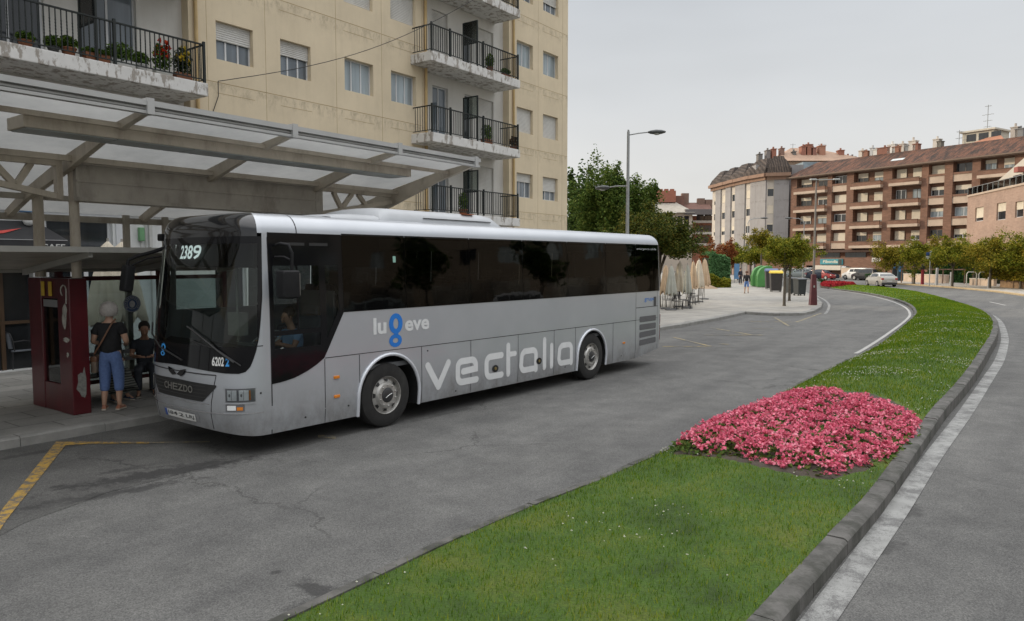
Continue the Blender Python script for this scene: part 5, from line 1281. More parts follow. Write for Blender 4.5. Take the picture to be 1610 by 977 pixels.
# ================================================================ people
def skin_obj(name,V_,Ed,Rd,m,parent,sub=2,root=0,extra=None):
    me=bpy.data.meshes.new(name); me.from_pydata([tuple(v) for v in V_],Ed,[]); o=bpy.data.objects.new(name,me); sc.collection.objects.link(o)
    md=o.modifiers.new('s','SKIN'); md.use_smooth_shade=True; md.branch_smoothing=.6
    for i,s_ in enumerate(me.skin_vertices[0].data):
        r_=Rd[i]; s_.radius=(r_,r_) if not isinstance(r_,tuple) else r_; s_.use_root=False
    # a root for each island
    adj={i:[] for i in range(len(V_))}
    for a,b in Ed: adj[a].append(b); adj[b].append(a)
    seen=set()
    for i in [root]+list(range(len(V_))):
        if i in seen: continue
        me.skin_vertices[0].data[i].use_root=True; st_=[i]
        while st_:
            q=st_.pop()
            if q in seen: continue
            seen.add(q); st_+=adj[q]
    ss=o.modifiers.new('u','SUBSURF'); ss.levels=sub; ss.render_levels=sub
    bpy.context.view_layer.update(); dg=bpy.context.evaluated_depsgraph_get(); nm=bpy.data.meshes.new_from_object(o.evaluated_get(dg))
    bpy.data.objects.remove(o); 
    if extra is not None:
        v0=[tuple(v.co) for v in nm.vertices]; f0=[tuple(p.vertices) for p in nm.polygons]; n0=len(v0)
        nm2=bpy.data.meshes.new(name); nm2.from_pydata(v0+[tuple(v) for v in extra.v],[],f0+[tuple(i+n0 for i in f) for f in extra.f]); nm=nm2
    nm.materials.clear(); nm.materials.append(m); nm.polygons.foreach_set('use_smooth',[True]*len(nm.polygons))
    o=bpy.data.objects.new(name,nm); sc.collection.objects.link(o); o.parent=parent; return o
def skinmat(name,c): return mat(name,c,.5,.12,8)
def person(label,loc,rz,J,skin,shirt,trous,hairc,H=1.0,group=None,shoe=(.05,.03,.02),hair='short',cat='person',sleeve=.55,leg=1.0,build=1.0,hairr=.115,skirt=None):
    """J: joints dict; right/left lists"""
    p=thing('person',label,cat,loc,rz,group); p.scale=(H,H,H)
    V_=[];Ed=[];Rd=[]
    def add(v,r_,par=None):
        V_.append(Vector(v)); Rd.append(r_)
        if par is not None: Ed.append((par,len(V_)-1))
        return len(V_)-1
    b=build
    pel=add(J['pelvis'],.125*b); wa=add(J['waist'],(.135*b,.105*b),pel); ch=add(J['chest'],(.16*b,.115*b),wa); nb=add(J['neck0'],.075,ch); nk=add(J['neck1'],.052,nb)
    hd=J['head']; hf=J['hdir']; up=Vector(J.get('hup',(0,0,1)))
    h0=add(Vector(hd)-up*.055,.070,nk); h1=add(Vector(hd)+up*.02,(.082,.092),h0); h2=add(Vector(hd)+up*.085,.066,h1)
    for sd in ('L','R'):
        s_=add(J['sh'+sd],.062*b,nb if False else ch); e_=add(J['el'+sd],.043,s_); w_=add(J['wr'+sd],.029,e_)
        d=(Vector(J['wr'+sd])-Vector(J['el'+sd])).normalized(); pa=add(Vector(J['wr'+sd])+d*.055,(.038,.020),w_)
        sidev=d.cross(Vector((0,0,1))); sidev=sidev.normalized() if sidev.length>.2 else Vector((0,1,0))
        for k,(o_,l_) in enumerate(((-.028,.062),(-.010,.075),(.010,.07),(.026,.055))):
            b0=Vector(J['wr'+sd])+d*.085+sidev*o_; i0=add(b0,.0105); i1=add(b0+d*l_*.5+Vector((0,0,-.004)),.0095,i0); i2=add(b0+d*l_*.95+Vector((0,0,-.02)),.0075,i1)
        t0=Vector(J['wr'+sd])+d*.03-sidev*.028; i0=add(t0,.012); i1=add(t0+d*.035-sidev*.022,.010,i0); add(t0+d*.065-sidev*.022,.008,i1)
        hp=add(J['hip'+sd],.088*b,pel); kn=add(J['kn'+sd],.056*b,hp); cf=add(Vector(J['kn'+sd]).lerp(Vector(J['an'+sd]),.35),.052*b,kn); an=add(J['an'+sd],.034,cf)
        ft=Vector(J['toe'+sd]); add(Vector(J['an'+sd]).lerp(ft,.55)+Vector((0,0,-.012)),.032,an); add(ft,.024,len(V_)-1)
    ex=MB(); H_=Vector(hd); fd=Vector(hf).normalized(); sdv=fd.cross(up).normalized()
    ex.ball(H_+fd*.098-up*.008,.016,8,6,sq=(.8,.8,1.5)); ex.ball(H_+fd*.088-up*.048,.018,8,5,sq=(1,1,.4))
    for q in (-1,1):
        ex.ball(H_+sdv*q*.083-up*.005,.022,8,6,sq=(.5,.8,1.3)); ex.ball(H_+fd*.083+sdv*q*.03+up*.022,.012,8,5)
    body=skin_obj('body',V_,Ed,Rd,skin,p,2,0,ex)
    # clothing shells
    def sub(names,rads,edges,m,nm,sub_=2,root=0):
        return skin_obj(nm,names,edges,rads,m,p,sub_,root)
    L=lambda a,b,t:Vector(J[a]).lerp(Vector(J[b]),t)
    V1=[Vector(J['pelvis'])+Vector((0,0,-.085 if J['pelvis'][2]>.8 else -.03)),Vector(J['waist']),Vector(J['chest']),Vector(J['neck0'])-Vector((0,0,.02))];R1=[(.172*b,.150*b),(.172*b,.148*b),(.184*b,.140*b),.082]
    E1=[(0,1),(1,2),(2,3)]
    for sd in ('L','R'):
        i=len(V1); V1+=[Vector(J['sh'+sd]),L('sh'+sd,'el'+sd,sleeve)]; R1+=[.078*b,.066*b]; E1+=[(2,i),(i,i+1)]
        if sleeve>1: V1[-1]=Vector(J['el'+sd]); V1.append(L('el'+sd,'wr'+sd,.9)); R1[-1]=.058; R1.append(.042); E1.append((i+1,i+2))
    sub(V1,R1,E1,shirt,'shirt')
    V1=[Vector(J['pelvis'])+Vector((0,0,.0)),Vector(J['pelvis'])+Vector((0,0,.15))]; R1=[(.146*b,.128*b),(.148*b,.126*b)]; E1=[(0,1)]
    for sd in ('L','R'):
        i=len(V1); kn=Vector(J['kn'+sd]); an=Vector(J['an'+sd]); V1+=[Vector(J['hip'+sd]).lerp(kn,.22),Vector(J['hip'+sd]).lerp(kn,.55),kn]; R1+=[.102*b,.092*b,.076*b]; E1+=[(0,i),(i,i+1),(i+1,i+2)]
        if leg>0: V1+=[kn.lerp(an,leg*.5),kn.lerp(an,leg)]; R1+=[.070*b,.066*b]; E1+=[(i+2,i+3),(i+3,i+4)]
    sub(V1,R1,E1,trous,'trousers')
    # hair: tufted shell over back and top
    r=np.random.default_rng(int(abs(H_.x*100+H_.z*10))+3)
    if hair!='bald':
        mb=MB(); c_=H_+up*(.045 if hair!='curly' else .02)-fd*.022
        R0=hairr; n_,m_=22,14; vs=[];fs=[]
        zax=up; xax=sdv; yax=fd
        for i in range(m_+1):
            ph=math.pi*.74*i/m_
            for k in range(n_):
                t=2*math.pi*k/n_; front=max(0,math.sin(t)); cut=1-.35*front*max(0,(i/m_-.35)/.65)
                rr=R0*(1+ (.07 if hair=='curly' else .02)*math.sin(9*t+i*2.1)*math.sin(5*i*.9+k)+ r.normal(0,.012 if hair=='curly' else .004))
                d=xax*math.cos(t)*math.sin(ph)+yax*math.sin(t)*math.sin(ph)*(.95)*cut+zax*math.cos(ph)*(1 if hair!='curly' else 1.02)
                vs.append(c_+d*rr)
        fs=[(i*n_+k,i*n_+(k+1)%n_,(i+1)*n_+(k+1)%n_,(i+1)*n_+k) for i in range(m_) for k in range(n_)]
        mb.add(vs,fs); mb.build('hair',mat('hair_%s'%label[:6],hairc,.8,.3,60,bump=.8,bscale=80),p,smooth=60)
    for sd in ('L','R'):
        a=Vector(J['an'+sd]); t=Vector(J['toe'+sd]); d=(t-a); d.z=0; d.normalize(); s_=Vector((-d.y,d.x,0)); mb=MB()
        base=[a-d*.065,a-d*.06+s_*.032,a+d*.05+s_*.038,a+d*.13+s_*.043,a+d*.175+s_*.02,a+d*.18-s_*.01,a+d*.13-s_*.042,a+d*.05-s_*.032,a-d*.06-s_*.032]
        zb=a.z-.085
        n_=len(base); vs=[(v.x,v.y,zb) for v in base]+[(v.x,v.y,zb+.028) for v in base]
        mb.add(vs,[tuple(range(n_-1,-1,-1)),tuple(range(n_,2*n_))]+[(i,(i+1)%n_,n_+(i+1)%n_,n_+i) for i in range(n_)]); so2=mb.build('shoe',mat('sole_pale',(.42,.38,.32),.7),p,bevel=.006)
        mb=MB()
        vs=[(v.x,v.y,zb+.029) for v in base]+[(v.x-(v.x-(a+d*.05).x)*.35,v.y-(v.y-(a+d*.05).y)*.35,zb+.085-.03*max(0,(v-a).dot(d)/.18)) for v in base]
        mb.add(vs,[tuple(range(n_,2*n_))]+[(i,(i+1)%n_,n_+(i+1)%n_,n_+i) for i in range(n_)]); mb.build('upper',mat('shoe_%d'%int(shoe[0]*1000),shoe,.6),so2,smooth=60)
    return p
def stand(arm='front',stride=0.,lean=0.):
    J=dict(pelvis=(0,0,.95),waist=(0,0.005,1.10),chest=(0,.0,1.30),neck0=(0,.015,1.44),neck1=(0,.01,1.50),head=(0,-.01,1.60),hdir=(0,-1,0))
    for sd,q in (('L',1),('R',-1)):
        J['sh'+sd]=(q*.165,.01,1.385)
        if arm=='front': J['el'+sd]=(q*.255,.03,1.11); J['wr'+sd]=(q*.17,-.19,1.06)
        else: J['el'+sd]=(q*.225,.05+.05*q*(1 if stride else 0),1.12); J['wr'+sd]=(q*.235,-.03+.16*q*(1 if stride else 0),.88)
        s_=stride*q
        J['hip'+sd]=(q*.085,0,.90); J['kn'+sd]=(q*.105,-.02-s_*.5,.50); J['an'+sd]=(q*.115,.03-s_,.095+ (.05 if s_<0 else 0)); J['toe'+sd]=(q*.145,-.12-s_,.045)
    return J
def sit(arm='lap',lean=-.08):
    J=dict(pelvis=(0,0,.52),waist=(0,.02+lean*.1,.68),chest=(0,.03+lean,.90),neck0=(0,.01+lean*1.5,1.05),neck1=(0,-.01+lean*1.8,1.13),head=(0,-.04+lean*2,1.22),hdir=(0,-1,-.35))
    for sd,q in (('L',1),('R',-1)):
        J['sh'+sd]=(q*.17,.02+lean*1.3,.99); J['el'+sd]=(q*.22,-.05+lean,.73); J['wr'+sd]=(q*.10,-.27+lean,.74)
        if arm=='wheel': J['el'+sd]=(q*.23,-.12+lean,.78); J['wr'+sd]=(q*.17,-.37+lean,.86)
        J['hip'+sd]=(q*.09,-.02,.50); J['kn'+sd]=(q*.13,-.44,.50); J['an'+sd]=(q*.13,-.40,.095); J['toe'+sd]=(q*.15,-.56,.05)
    return J
SK1=skinmat('skin_light',(.42,.25,.17)); SK2=skinmat('skin_tan',(.36,.20,.13))
BT=mat('black_tshirt',(.012,.012,.013),.9,.3,20); DEN=mat('denim_blue',(.10,.16,.33),.85,.18,30,bump=.3,bscale=60)
wp=(G(160,643,.13)+G(187,650,.13))/2
wm=person('woman with curly grey hair, black top, blue cropped trousers and brown strap across her back',(wp.x,wp.y+.08,.13),R(180+8),stand('front'),SK1,BT,DEN,(.42,.39,.36),1.045,shoe=(.28,.11,.06),hair='curly',leg=.52,build=1.13,hairr=.135,sleeve=.62)
# her shoulder strap and bag
J=stand('front'); mb=MB()
pts=[(-.10,.02,1.475),(-.085,.12,1.43),(-.03,.175,1.30),(.05,.178,1.15),(.13,.172,1.02),(.20,.12,.93)]
mb.tube(pts,.013,6); mb.build('bag_strap',mat('brown_leather',(.16,.075,.04),.5),wm,smooth=60)
bgt=thing('handbag','small brown shoulder bag hanging at the standing woman\'s side','bag',wm.location+Vector((-.26*math.cos(R(8)),.03,.80)),R(188))
mb=MB(); mb.box(-.05,.05,-.12,.14,-.16,.12); mb.build('pouch',mat('brown_leather_pale',(.20,.15,.11),.6,.25,8),bgt,bevel=.035,smooth=40)
mb=MB(); mb.box(-.056,.056,-.125,.145,.02,.125); mb.build('flap',mat('brown_leather',(.16,.075,.04),.5),bgt,bevel=.03,smooth=40)
def seatloc(t,w_): return K(t,w_,.13)
STR=mat('dark_blue_shirt',(.03,.036,.045),.85,.25,6); TRO=mat('dark_trousers',(.035,.04,.05),.85,.2,10)
ang=math.atan2(N.x,-N.y)      # local -Y turned towards the road
person('seated person in a dark short sleeved shirt beside the front of the bus',seatloc(3.12,-2.05),ang-R(25),sit('lap',-.10),SK2,STR,TRO,(.03,.025,.02),1.02,hair='short',sleeve=.6,leg=.95,hairr=.098)
# striped long skirt
m,n,b,o_=newmat('striped_cloth'); c=coord(n); wv=n.nodes.new('ShaderNodeTexWave'); wv.bands_direction='Z'; wv.inputs['Scale'].default_value=7; wv.inputs['Distortion'].default_value=2.2; wv.inputs['Detail'].default_value=2; n.links.new(c,wv.inputs['Vector'])
n.links.new(ramp(n,wv.outputs['Fac'],[(.45,(.045,.05,.045)),(.6,(.17,.175,.155))]).outputs[0],b.inputs['Base Color']); b.inputs['Roughness'].default_value=.9; STRIPE=m
sp=person('seated person in long striped grey clothes partly hidden by the standing woman',seatloc(2.42,-2.05),ang+R(4),sit('lap',-.06),SK1,mat('grey_top',(.07,.07,.065),.85),STRIPE,(.05,.04,.035),1.0,hair='short',leg=.9,sleeve=1.1,build=1.1,hairr=.11,shoe=(.03,.05,.09))
mb=MB(); n_=20; vs=[]
for (y,z,rx,rz_) in ((-.05,.50,.21,.13),(-.30,.47,.24,.14),(-.46,.36,.25,.16),(-.52,.20,.27,.10)):
    for k in range(n_):
        t=2*math.pi*k/n_; f=1+.05*math.sin(5*t+y*20); vs.append((rx*math.cos(t)*f,y-rz_*.5*math.sin(t) if z<.45 else y,z+(rz_*math.sin(t)*f if z>.4 else .06*math.sin(t)*f)))
mb.add(vs,[(i*n_+k,i*n_+(k+1)%n_,(i+1)*n_+(k+1)%n_,(i+1)*n_+k) for i in range(3) for k in range(n_)]); mb.build('skirt',STRIPE,sp,smooth=60)
# driver
dl_=bus.location+BU*(-1.30)+BN*(.62)
drv=person('bus driver in a light blue uniform shirt behind the driver\'s window','%s'and dl_+Vector((0,0,.62)),0,sit('wheel',-.02),SK2,mat('uniform_blue',(.22,.36,.56),.8,.1,8),mat('navy_trousers',(.03,.04,.07),.8),(.03,.02,.015),1.0,hair='short',sleeve=.65,leg=.9,hairr=.1)
drv.rotation_euler=(0,0,math.atan2(-BU.x,BU.y)+0); drv.location=dl_+Vector((0,0,.60))
# far pedestrians
g=G(1173.5,462,.13)
wk=person('pedestrian in a black top and blue shorts walking on the plaza near the green bins',g,R(165),stand('side',.14),SK1,mat('black_top',(.02,.018,.02),.9),mat('blue_shorts',(.10,.19,.42),.8),(.12,.06,.04),1.0,sleeve=1.1,leg=0,hairr=.11)
mb=MB(); mb.box(-.13,.13,.10,.24,1.08,1.42); mb.build('backpack',mat('backpack_black',(.015,.015,.017),.8),wk,bevel=.05,smooth=40)
person('distant pedestrian dressed in dark clothes beside the blue sign, beyond the walker',G(1164,447.5,.13),R(20),stand('side',.0),SK1,mat('dark_top',(.02,.02,.03),.9),mat('dark_jeans',(.02,.02,.03),.9),(.05,.03,.02),1.0,sleeve=1.1,leg=1,hairr=.11)
# ================================================================ street lamp, plaza furniture
def lerpv(a,b,t): return a+(b-a)*t
GALV=mat('galvanised_steel',(.30,.31,.31),.45,.1,3,metal=.3)
def lamp_head(par,p,d,L_=.9,m=None):
    mb=MB(); d=Vector(d).normalized(); s_=Vector((-d.y,d.x,0)); n_=12; vs=[]
    for t,w_,h0,h1 in ((0,.05,-.04,.04),(.15,.13,-.09,.08),(.45,.19,-.12,.12),(.75,.18,-.10,.10),(.95,.10,-.05,.05),(1,.03,-.02,.02)):
        for k in range(n_):
            a=2*math.pi*k/n_; z=math.sin(a); vs.append(p+d*t*L_+s_*w_*math.cos(a)+Vector((0,0,(h1 if z>0 else -h0)*z)))
    mb.add(vs,[(i*n_+k,i*n_+(k+1)%n_,(i+1)*n_+(k+1)%n_,(i+1)*n_+k) for i in range(5) for k in range(n_)]); h=mb.build('lamp_head',m or mat('lamp_dark_grey',(.06,.065,.065),.4),par,smooth=60)
    mb=MB(); mb.ball(p+d*.5*L_-Vector((0,0,.07)),.13,12,6,sq=(1.3,1.1,.6)); mb.build('lens',mat('lamp_lens',(.35,.36,.34),.2),h,smooth=60)
lb=AT(985,36); ztop=ZAT(207,36)
lm_=thing('street_lamp','tall grey street lamp with two heads rising behind the rear of the bus','street lamp',(lb.x,lb.y,.13))
mb=MB(); mb.tube([(0,0,0),(0,0,3.5),(0,0,ztop-.13)],[.095,.085,.065],14); mb.lathe([(.2,0),(.2,.05),(.1,.12)],14); mb.ball((0,0,ztop-.08),.05,8,6); mb.build('pole',GALV,lm_,smooth=50)
mb=MB(); mb.tube([(0,0,ztop-.30),(.5,-.05,ztop-.22),(.95,-.1,ztop-.18)],.03,8); mb.build('arm',GALV,lm_,smooth=50); lamp_head(lm_,Vector((.92,-.1,ztop-.18)),(1,-.1,0),.85)
z2=ZAT(293,36)
mb=MB(); mb.tube([(0,0,z2-.13),(-.5,.3,z2-.1),(-.85,.6,z2-.13)],.03,8); mb.build('arm',GALV,lm_,smooth=50); lamp_head(lm_,Vector((-.8,.55,z2-.13)),(-.75,.65,0),.85)
# maroon lamp post on the corner
pb=G(1278,480,.13)
mp_=thing('street_lamp','slim grey lamp post with a thick maroon base at the kerb corner','street lamp',pb)
mb=MB(); mb.add([(-.19,-.17,0),(.19,-.17,0),(.19,.17,0),(-.19,.17,0),(-.12,-.10,1.75),(.12,-.10,1.75),(.12,.10,1.75),(-.12,.10,1.75)],[(0,3,2,1),(4,5,6,7),(0,1,5,4),(1,2,6,5),(2,3,7,6),(3,0,4,7)]); bs_=mb.build('base',MAR,mp_,bevel=.02)
mb=MB(); mb.box(-.05,.03,-.156,-.14,1.0,1.12); mb.build('sticker',mat('torn_paper',(.36,.35,.31),.8),bs_)
zt=ZAT(283,pb.y)-.13
mb=MB(); mb.tube([(0,0,1.72),(0,0,3.5),(0,0,zt)],[.065,.06,.045],12); mb.build('pole',mat('post_taupe',(.20,.18,.16),.5),mp_,smooth=50)
mb=MB(); mb.tube([(-.25,0,zt),(1.0,.1,zt+.02)],.022,8); mb.build('arm',GALV,mp_,smooth=50)
mb=MB(); mb.box(-.35,0,-.09,.09,zt-.02,zt+.06); mb.build('lamp_head',mat('pale_lamp',(.5,.5,.48),.4),mp_,bevel=.02)
mb=MB(); mb.box(1.0,1.35,.01,.19,zt,zt+.08); mb.build('lamp_head',mat('pale_lamp',(.5,.5,.48),.4),mp_,bevel=.02)
for (px,Y,yy,rz,lab) in ((1174,96,345,0,'thin distant street lamp in front of the grey apartment block, its arm to the right'),(1262,100,345,math.pi,'thin curved street lamp in front of the brick block near the grey one')):
    b_=AT(px,Y); l_=thing('street_lamp',lab,'street lamp',(b_.x,b_.y,0),rz,'thin distant street lamps'); zz=ZAT(yy,Y)
    mb=MB(); mb.tube([(0,0,0),(0,0,zz-.5),(.2,0,zz-.1),(.8,0,zz+.1),(1.6,0,zz+.15)],[.09,.06,.05,.045,.04],8); mb.build('pole',GALV,l_,smooth=50); lamp_head(l_,Vector((1.6,0,zz+.15)),(1,0,0),1.0)
# ---- terrace parasols, chairs, tables
PG2=mat('parasol_grey_green',(.36,.36,.31),.85,.12,2.5,bump=.3,bscale=14); PTAN=mat('parasol_tan',(.52,.38,.25),.85,.12,2.5,bump=.3,bscale=14)
ps=[(1046,38.5,2.30,.20,PTAN,'tan closed parasol, nearest of the terrace row and next to the bus rear'),(1054.5,37.5,2.28,.20,PG2,'grey green closed parasol second from the bus rear'),(1068,40,2.45,.27,CLOTH,'cream closed parasol, widest and brightest in the terrace row'),(1080,39,2.33,.17,PG2,'narrow pale grey closed parasol in the middle of the terrace row'),(1089,44,2.5,.18,PTAN,'thin tan closed parasol behind the middle of the terrace row'),(1098,45,2.60,.24,CLOTH,'tall cream closed parasol second from the far end of the terrace'),(1107,48,2.65,.24,PTAN,'tan closed parasol at the far end of the terrace row')]
for i,(px,Y,h,r_,m_,lab) in enumerate(ps):
    a=AT(px,Y,.13); parasol(lab,(a.x,a.y,.13),h,r_*1.25,20+i,m_,drape=.64)
def simple_chair(label,loc,rz,src=[None]):
    if src[0] is None:
        c_=thing('terrace_chair',label,'chair',loc,rz,'black terrace chairs below the parasols')
        mb=MB(); mb.box(-.2,.2,-.2,.2,.43,.45); mb.build('seat',BLM,c_)
        mb=MB(); mb.tube([(-.2,.2,.44),(-.21,.25,.85),(.21,.25,.85),(.2,.2,.44)],.014,6)
        for x in (-.1,0,.1): mb.box(x-.012,x+.012,.215,.24,.46,.85)
        mb.build('backrest',BLM,c_)
        for x,y in ((-.19,-.19),(.19,-.19),(-.19,.19),(.19,.19)):
            mb=MB(); mb.tube([(x,y,.43),(x*1.1,y*1.1,0)],.015,6); mb.build('leg',BLM,c_)
        src[0]=c_; return c_
    c_=copy_tree(src[0]); c_.location=loc; c_.rotation_euler=(0,0,rz); c_['label']=label; return c_
cs=[(1050,485,20),(1056,483,200),(1064,487,120),(1074,484,60),(1079,486,250),(1086,480,10),(1091,478,130),(1097,476,300)]
ords=['first','second','third','fourth','fifth','sixth','seventh','eighth']
for i,(px,py,a) in enumerate(cs): simple_chair('%s black terrace chair along the parasol row, counting from the bus'%ords[i],G(px,py,.13),R(a))
for i,(px,py,lab) in enumerate(((1061,486,'small dark terrace table close to the bus rear'),(1083,482,'small dark terrace table in the middle of the parasol row'))):
    t_=thing('terrace_table',lab,'table',G(px,py,.13),0,'dark tables of the terrace')
    mb=MB(); mb.lathe([(0,.70),(.35,.70),(.35,.73),(0,.73)],20); mb.build('tabletop',BLM,t_)
    mb=MB(); mb.tube([(0,0,0),(0,0,.7)],.035,8); mb.lathe([(.22,0),(.22,.03),(.04,.05)],14); mb.build('base',BLM,t_)
# ---- bins
def wheelie(label,loc,rz,w_,d,h,body,lid,domed=False):
    b_=thing('waste_container',label,'waste bin',loc,rz,'waste containers on the plaza')
    mb=MB(); z0=.09; q=.86
    mb.add([(-w_/2*q,-d/2*q,z0),(w_/2*q,-d/2*q,z0),(w_/2*q,d/2*q,z0),(-w_/2*q,d/2*q,z0),(-w_/2,-d/2,h*.86),(w_/2,-d/2,h*.86),(w_/2,d/2,h*.86),(-w_/2,d/2,h*.86)],[(0,3,2,1),(4,5,6,7),(0,1,5,4),(1,2,6,5),(2,3,7,6),(3,0,4,7)])
    mb.box(-w_/2-.02,w_/2+.02,-d/2-.02,d/2+.02,h*.83,h*.87)
    for k in range(5):
        x=-w_*.36+w_*.72*k/4; mb.add([(x*q-.012,-d/2*q-.012,z0+.05),(x*q+.012,-d/2*q-.012,z0+.05),(x+.012,-d/2-.012,h*.82),(x-.012,-d/2-.012,h*.82)],[(0,1,2,3)])
    mb.build('body',body,b_,bevel=.012)
    mb=MB(); n_=8; vs=[]
    for k in range(n_+1):
        t=math.pi*k/n_; y=-(d/2+.03)*math.cos(t); z=h*.872+ (h*.13 if domed else h*.06)*math.sin(t); vs+=[(-w_/2-.03,y,z),(w_/2+.03,y,z)]
    mb.add(vs,[(2*k,2*k+1,2*k+3,2*k+2) for k in range(n_)]+[tuple(2*k for k in range(n_+1)),tuple(2*k+1 for k in range(n_,-1,-1)),(0,2*n_,2*n_+1,1)]); mb.build('lid',lid,b_,smooth=40)
    for sx in (-1,1):
        mb=MB(); mb.lathe([(.0,-.02),(.09,-.02),(.09,.02),(0,.02)],14,'x',(sx*w_*.38,d*.38,.09)); mb.build('wheel',TYRE,b_)
        mb=MB(); mb.lathe([(.0,-.02),(.07,-.02),(.07,.02),(0,.02)],14,'x',(sx*w_*.36,-d*.34,.07)); mb.build('wheel',TYRE,b_)
    return b_
GRB=mat('bin_grey',(.03,.034,.034),.5,.15,4); GRL=mat('bin_lid_grey',(.07,.075,.08),.45); YLL=mat('bin_lid_yellow',(.62,.44,.02),.4,.06,3); BLL=mat('bin_blue_grey',(.08,.11,.22),.45,.1,3); BRB=mat('bin_dark_brown',(.04,.035,.032),.5,.15,4)
wheelie('dark grey wheeled bin nearest the maroon lamp post',G(1257,465,.13),R(10),.66,.72,1.36,GRB,GRL)
wheelie('dark grey wheeled bin behind the tree trunk, beside its nearer twin',G(1243,462.5,.13),R(10),.66,.72,1.36,GRB,GRL)
wheelie('dark container with a domed bright yellow lid',G(1219.5,459,.13),R(-12),.92,1.0,1.72,BRB,YLL,True)
wheelie('dark container with a domed grey blue lid beside the green ones',G(1212,455,.13),R(-12),1.0,1.0,1.82,BRB,BLL,True)
GRN=mat('recycling_green',(.07,.23,.06),.45,.12,2)
def loaf(label,loc,rz):
    b_=thing('recycling_container',label,'recycling container',loc,rz,'green glass recycling containers'); mb=MB()
    P=[(-.62,0.05),(.66,.05),(.70,.5),(.70,1.88),(.60,2.02),(.30,2.04),(0,1.97),(-.30,1.80),(-.52,1.52),(-.62,1.15),(-.66,.6)]
    mb.prism(P,-.62,.62,axis='y'); mb.build('body',GRN,b_,bevel=.05,smooth=35,seg=3)
    mb=MB(); 
    for y in (-.35,0,.35): mb.box(-.70,-.655,y-.03,y+.03,.1,1.1)
    mb.build('rib',mat('recycling_green_light',(.13,.32,.10),.45),b_)
    mb=MB(); mb.lathe([(0,0),(.14,0),(.14,-.02),(0,-.02)],16,'y',(.45,-.63,1.45)); mb.build('opening',MBLK,b_); return b_
loaf('green recycling container on the left, half hidden by its twin',G(1192,450.8,.13),R(-12)); loaf('green recycling container next to the blue lidded one',G(1200.5,452,.13),R(-12))
# ================================================================ trees
BARK=mat('bark',(.10,.085,.065),.95,.3,6,bump=.8,bscale=20)
def ellips(r,n_,c_,rad,shell=.35):
    d=r.normal(0,1,(n_,3)); d/=np.linalg.norm(d,axis=1)[:,None]; rr=(shell+(1-shell)*r.random(n_))**.6; return np.array(c_)+d*rr[:,None]*np.array(rad)
def tree(label,loc,th,cc,rad,ncl,nleaf,lsize,lm,seed,tr=.09,name='tree',group=None,spiky=0,clr=.38,trunk_lean=0):
    r=np.random.default_rng(seed); t_=thing(name,label,'tree',loc,0,group); C_=np.array(cc,float); rad=np.array(rad,float)
    cl=[]
    for i in range(ncl):
        d=r.normal(0,1,3); d/=np.linalg.norm(d); k=r.random()**.4*.72; c_=C_+d*k*rad
        if spiky and d[2]>-.2: c_[2]+=spiky*r.random()*rad[2]*.5
        cl.append((c_,rad*clr*(.65+.7*r.random())*np.array([1,1,1+spiky])))
    P=[];per=nleaf//ncl
    for c_,rr in cl: P.append(ellips(r,per,c_,rr,.25))
    # loose twigs outside
    for k in range(ncl):
        c_,rr=cl[r.integers(ncl)]; d=c_-C_; d/=np.linalg.norm(d)+1e-6; tip=c_+d*rr*1.25; P.append(tip+r.normal(0,1,(max(per//8,3),3))*rr*.22)
    P=np.concatenate(P); tri_mesh('crown',leaves(P,lsize,seed+1,1.0,.62,.2),lm,4,t_)
    mb=MB(); top=C_+np.array([0,0,-.1*rad[2]]); mid=np.array([trunk_lean*.5,0,th*.55])
    mb.tube([(0,0,-.05),(0,0,.15),tuple(mid),tuple(np.array([trunk_lean,0,th])),tuple(top)],[tr*1.35,tr*1.05,tr*.95,tr*.85,tr*.3],10)
    for i in range(min(ncl,9)):
        c_,rr=cl[i]; s_=np.array([trunk_lean,0,th*.95])*(1-0)+np.array([0,0,r.random()*.3*rad[2]]); m_=(s_+c_)/2+np.array([0,0,-.08*rad[2]]); mb.tube([tuple(s_),tuple(m_),tuple(c_)],[tr*.5,tr*.33,tr*.12],6)
    mb.build('trunk',BARK,t_,smooth=60); return t_
DKG=leafmat('leaves_dark_green',(.022,.045,.012),(.05,.09,.022),(.10,.14,.04),.5); MIDG=leafmat('leaves_olive',(.05,.075,.008),(.16,.18,.016),(.38,.30,.035),.8)
CONI=leafmat('leaves_conifer',(.028,.055,.012),(.075,.125,.022),(.17,.20,.045),.4); AUT=leafmat('leaves_autumn',(.10,.03,.012),(.24,.07,.025),(.30,.16,.05),.8); RND=leafmat('leaves_round_tree',(.025,.045,.010),(.07,.09,.015),(.20,.16,.03),.9); HED=leafmat('hedge_leaves',(.015,.045,.015),(.03,.08,.025),(.06,.12,.035),.6); OCH=leafmat('ochre_leaves',(.06,.07,.008),(.19,.17,.016),(.38,.26,.035),.5)
def TAT(px,Y,py,z0=.13): a=AT(px,Y); return (a.x,a.y,z0),ZAT(py,Y)-z0
l_,z=TAT(955,50,318); tree('big feathery green tree beside the cream block, behind the street lamp',l_,3.0,(.1,0,z-.9),(3.1,2.6,3.0),56,38000,.085,CONI,61,.22,spiky=.5,clr=.24)
l_,z=TAT(1000,53,330); tree('green tree right of the feathery one, behind the lamp pole',l_,2.0,(0,0,z),(1.9,1.9,2.0),18,10000,.09,CONI,67,.16,spiky=.5,clr=.33)
l_,z=TAT(912,54,335); tree('darker lower tree at the corner of the cream block',l_,2.0,(0,0,z-.2),(1.6,1.9,2.3),14,6000,.13,DKG,62,.18,spiky=.5)
l_,z=TAT(1035,40,372); tree('round dark green tree with brownish tints overhanging the terrace parasols',l_,1.6,(0,0,z),(2.35,2.2,1.6),30,20000,.062,RND,63,.13,clr=.36)
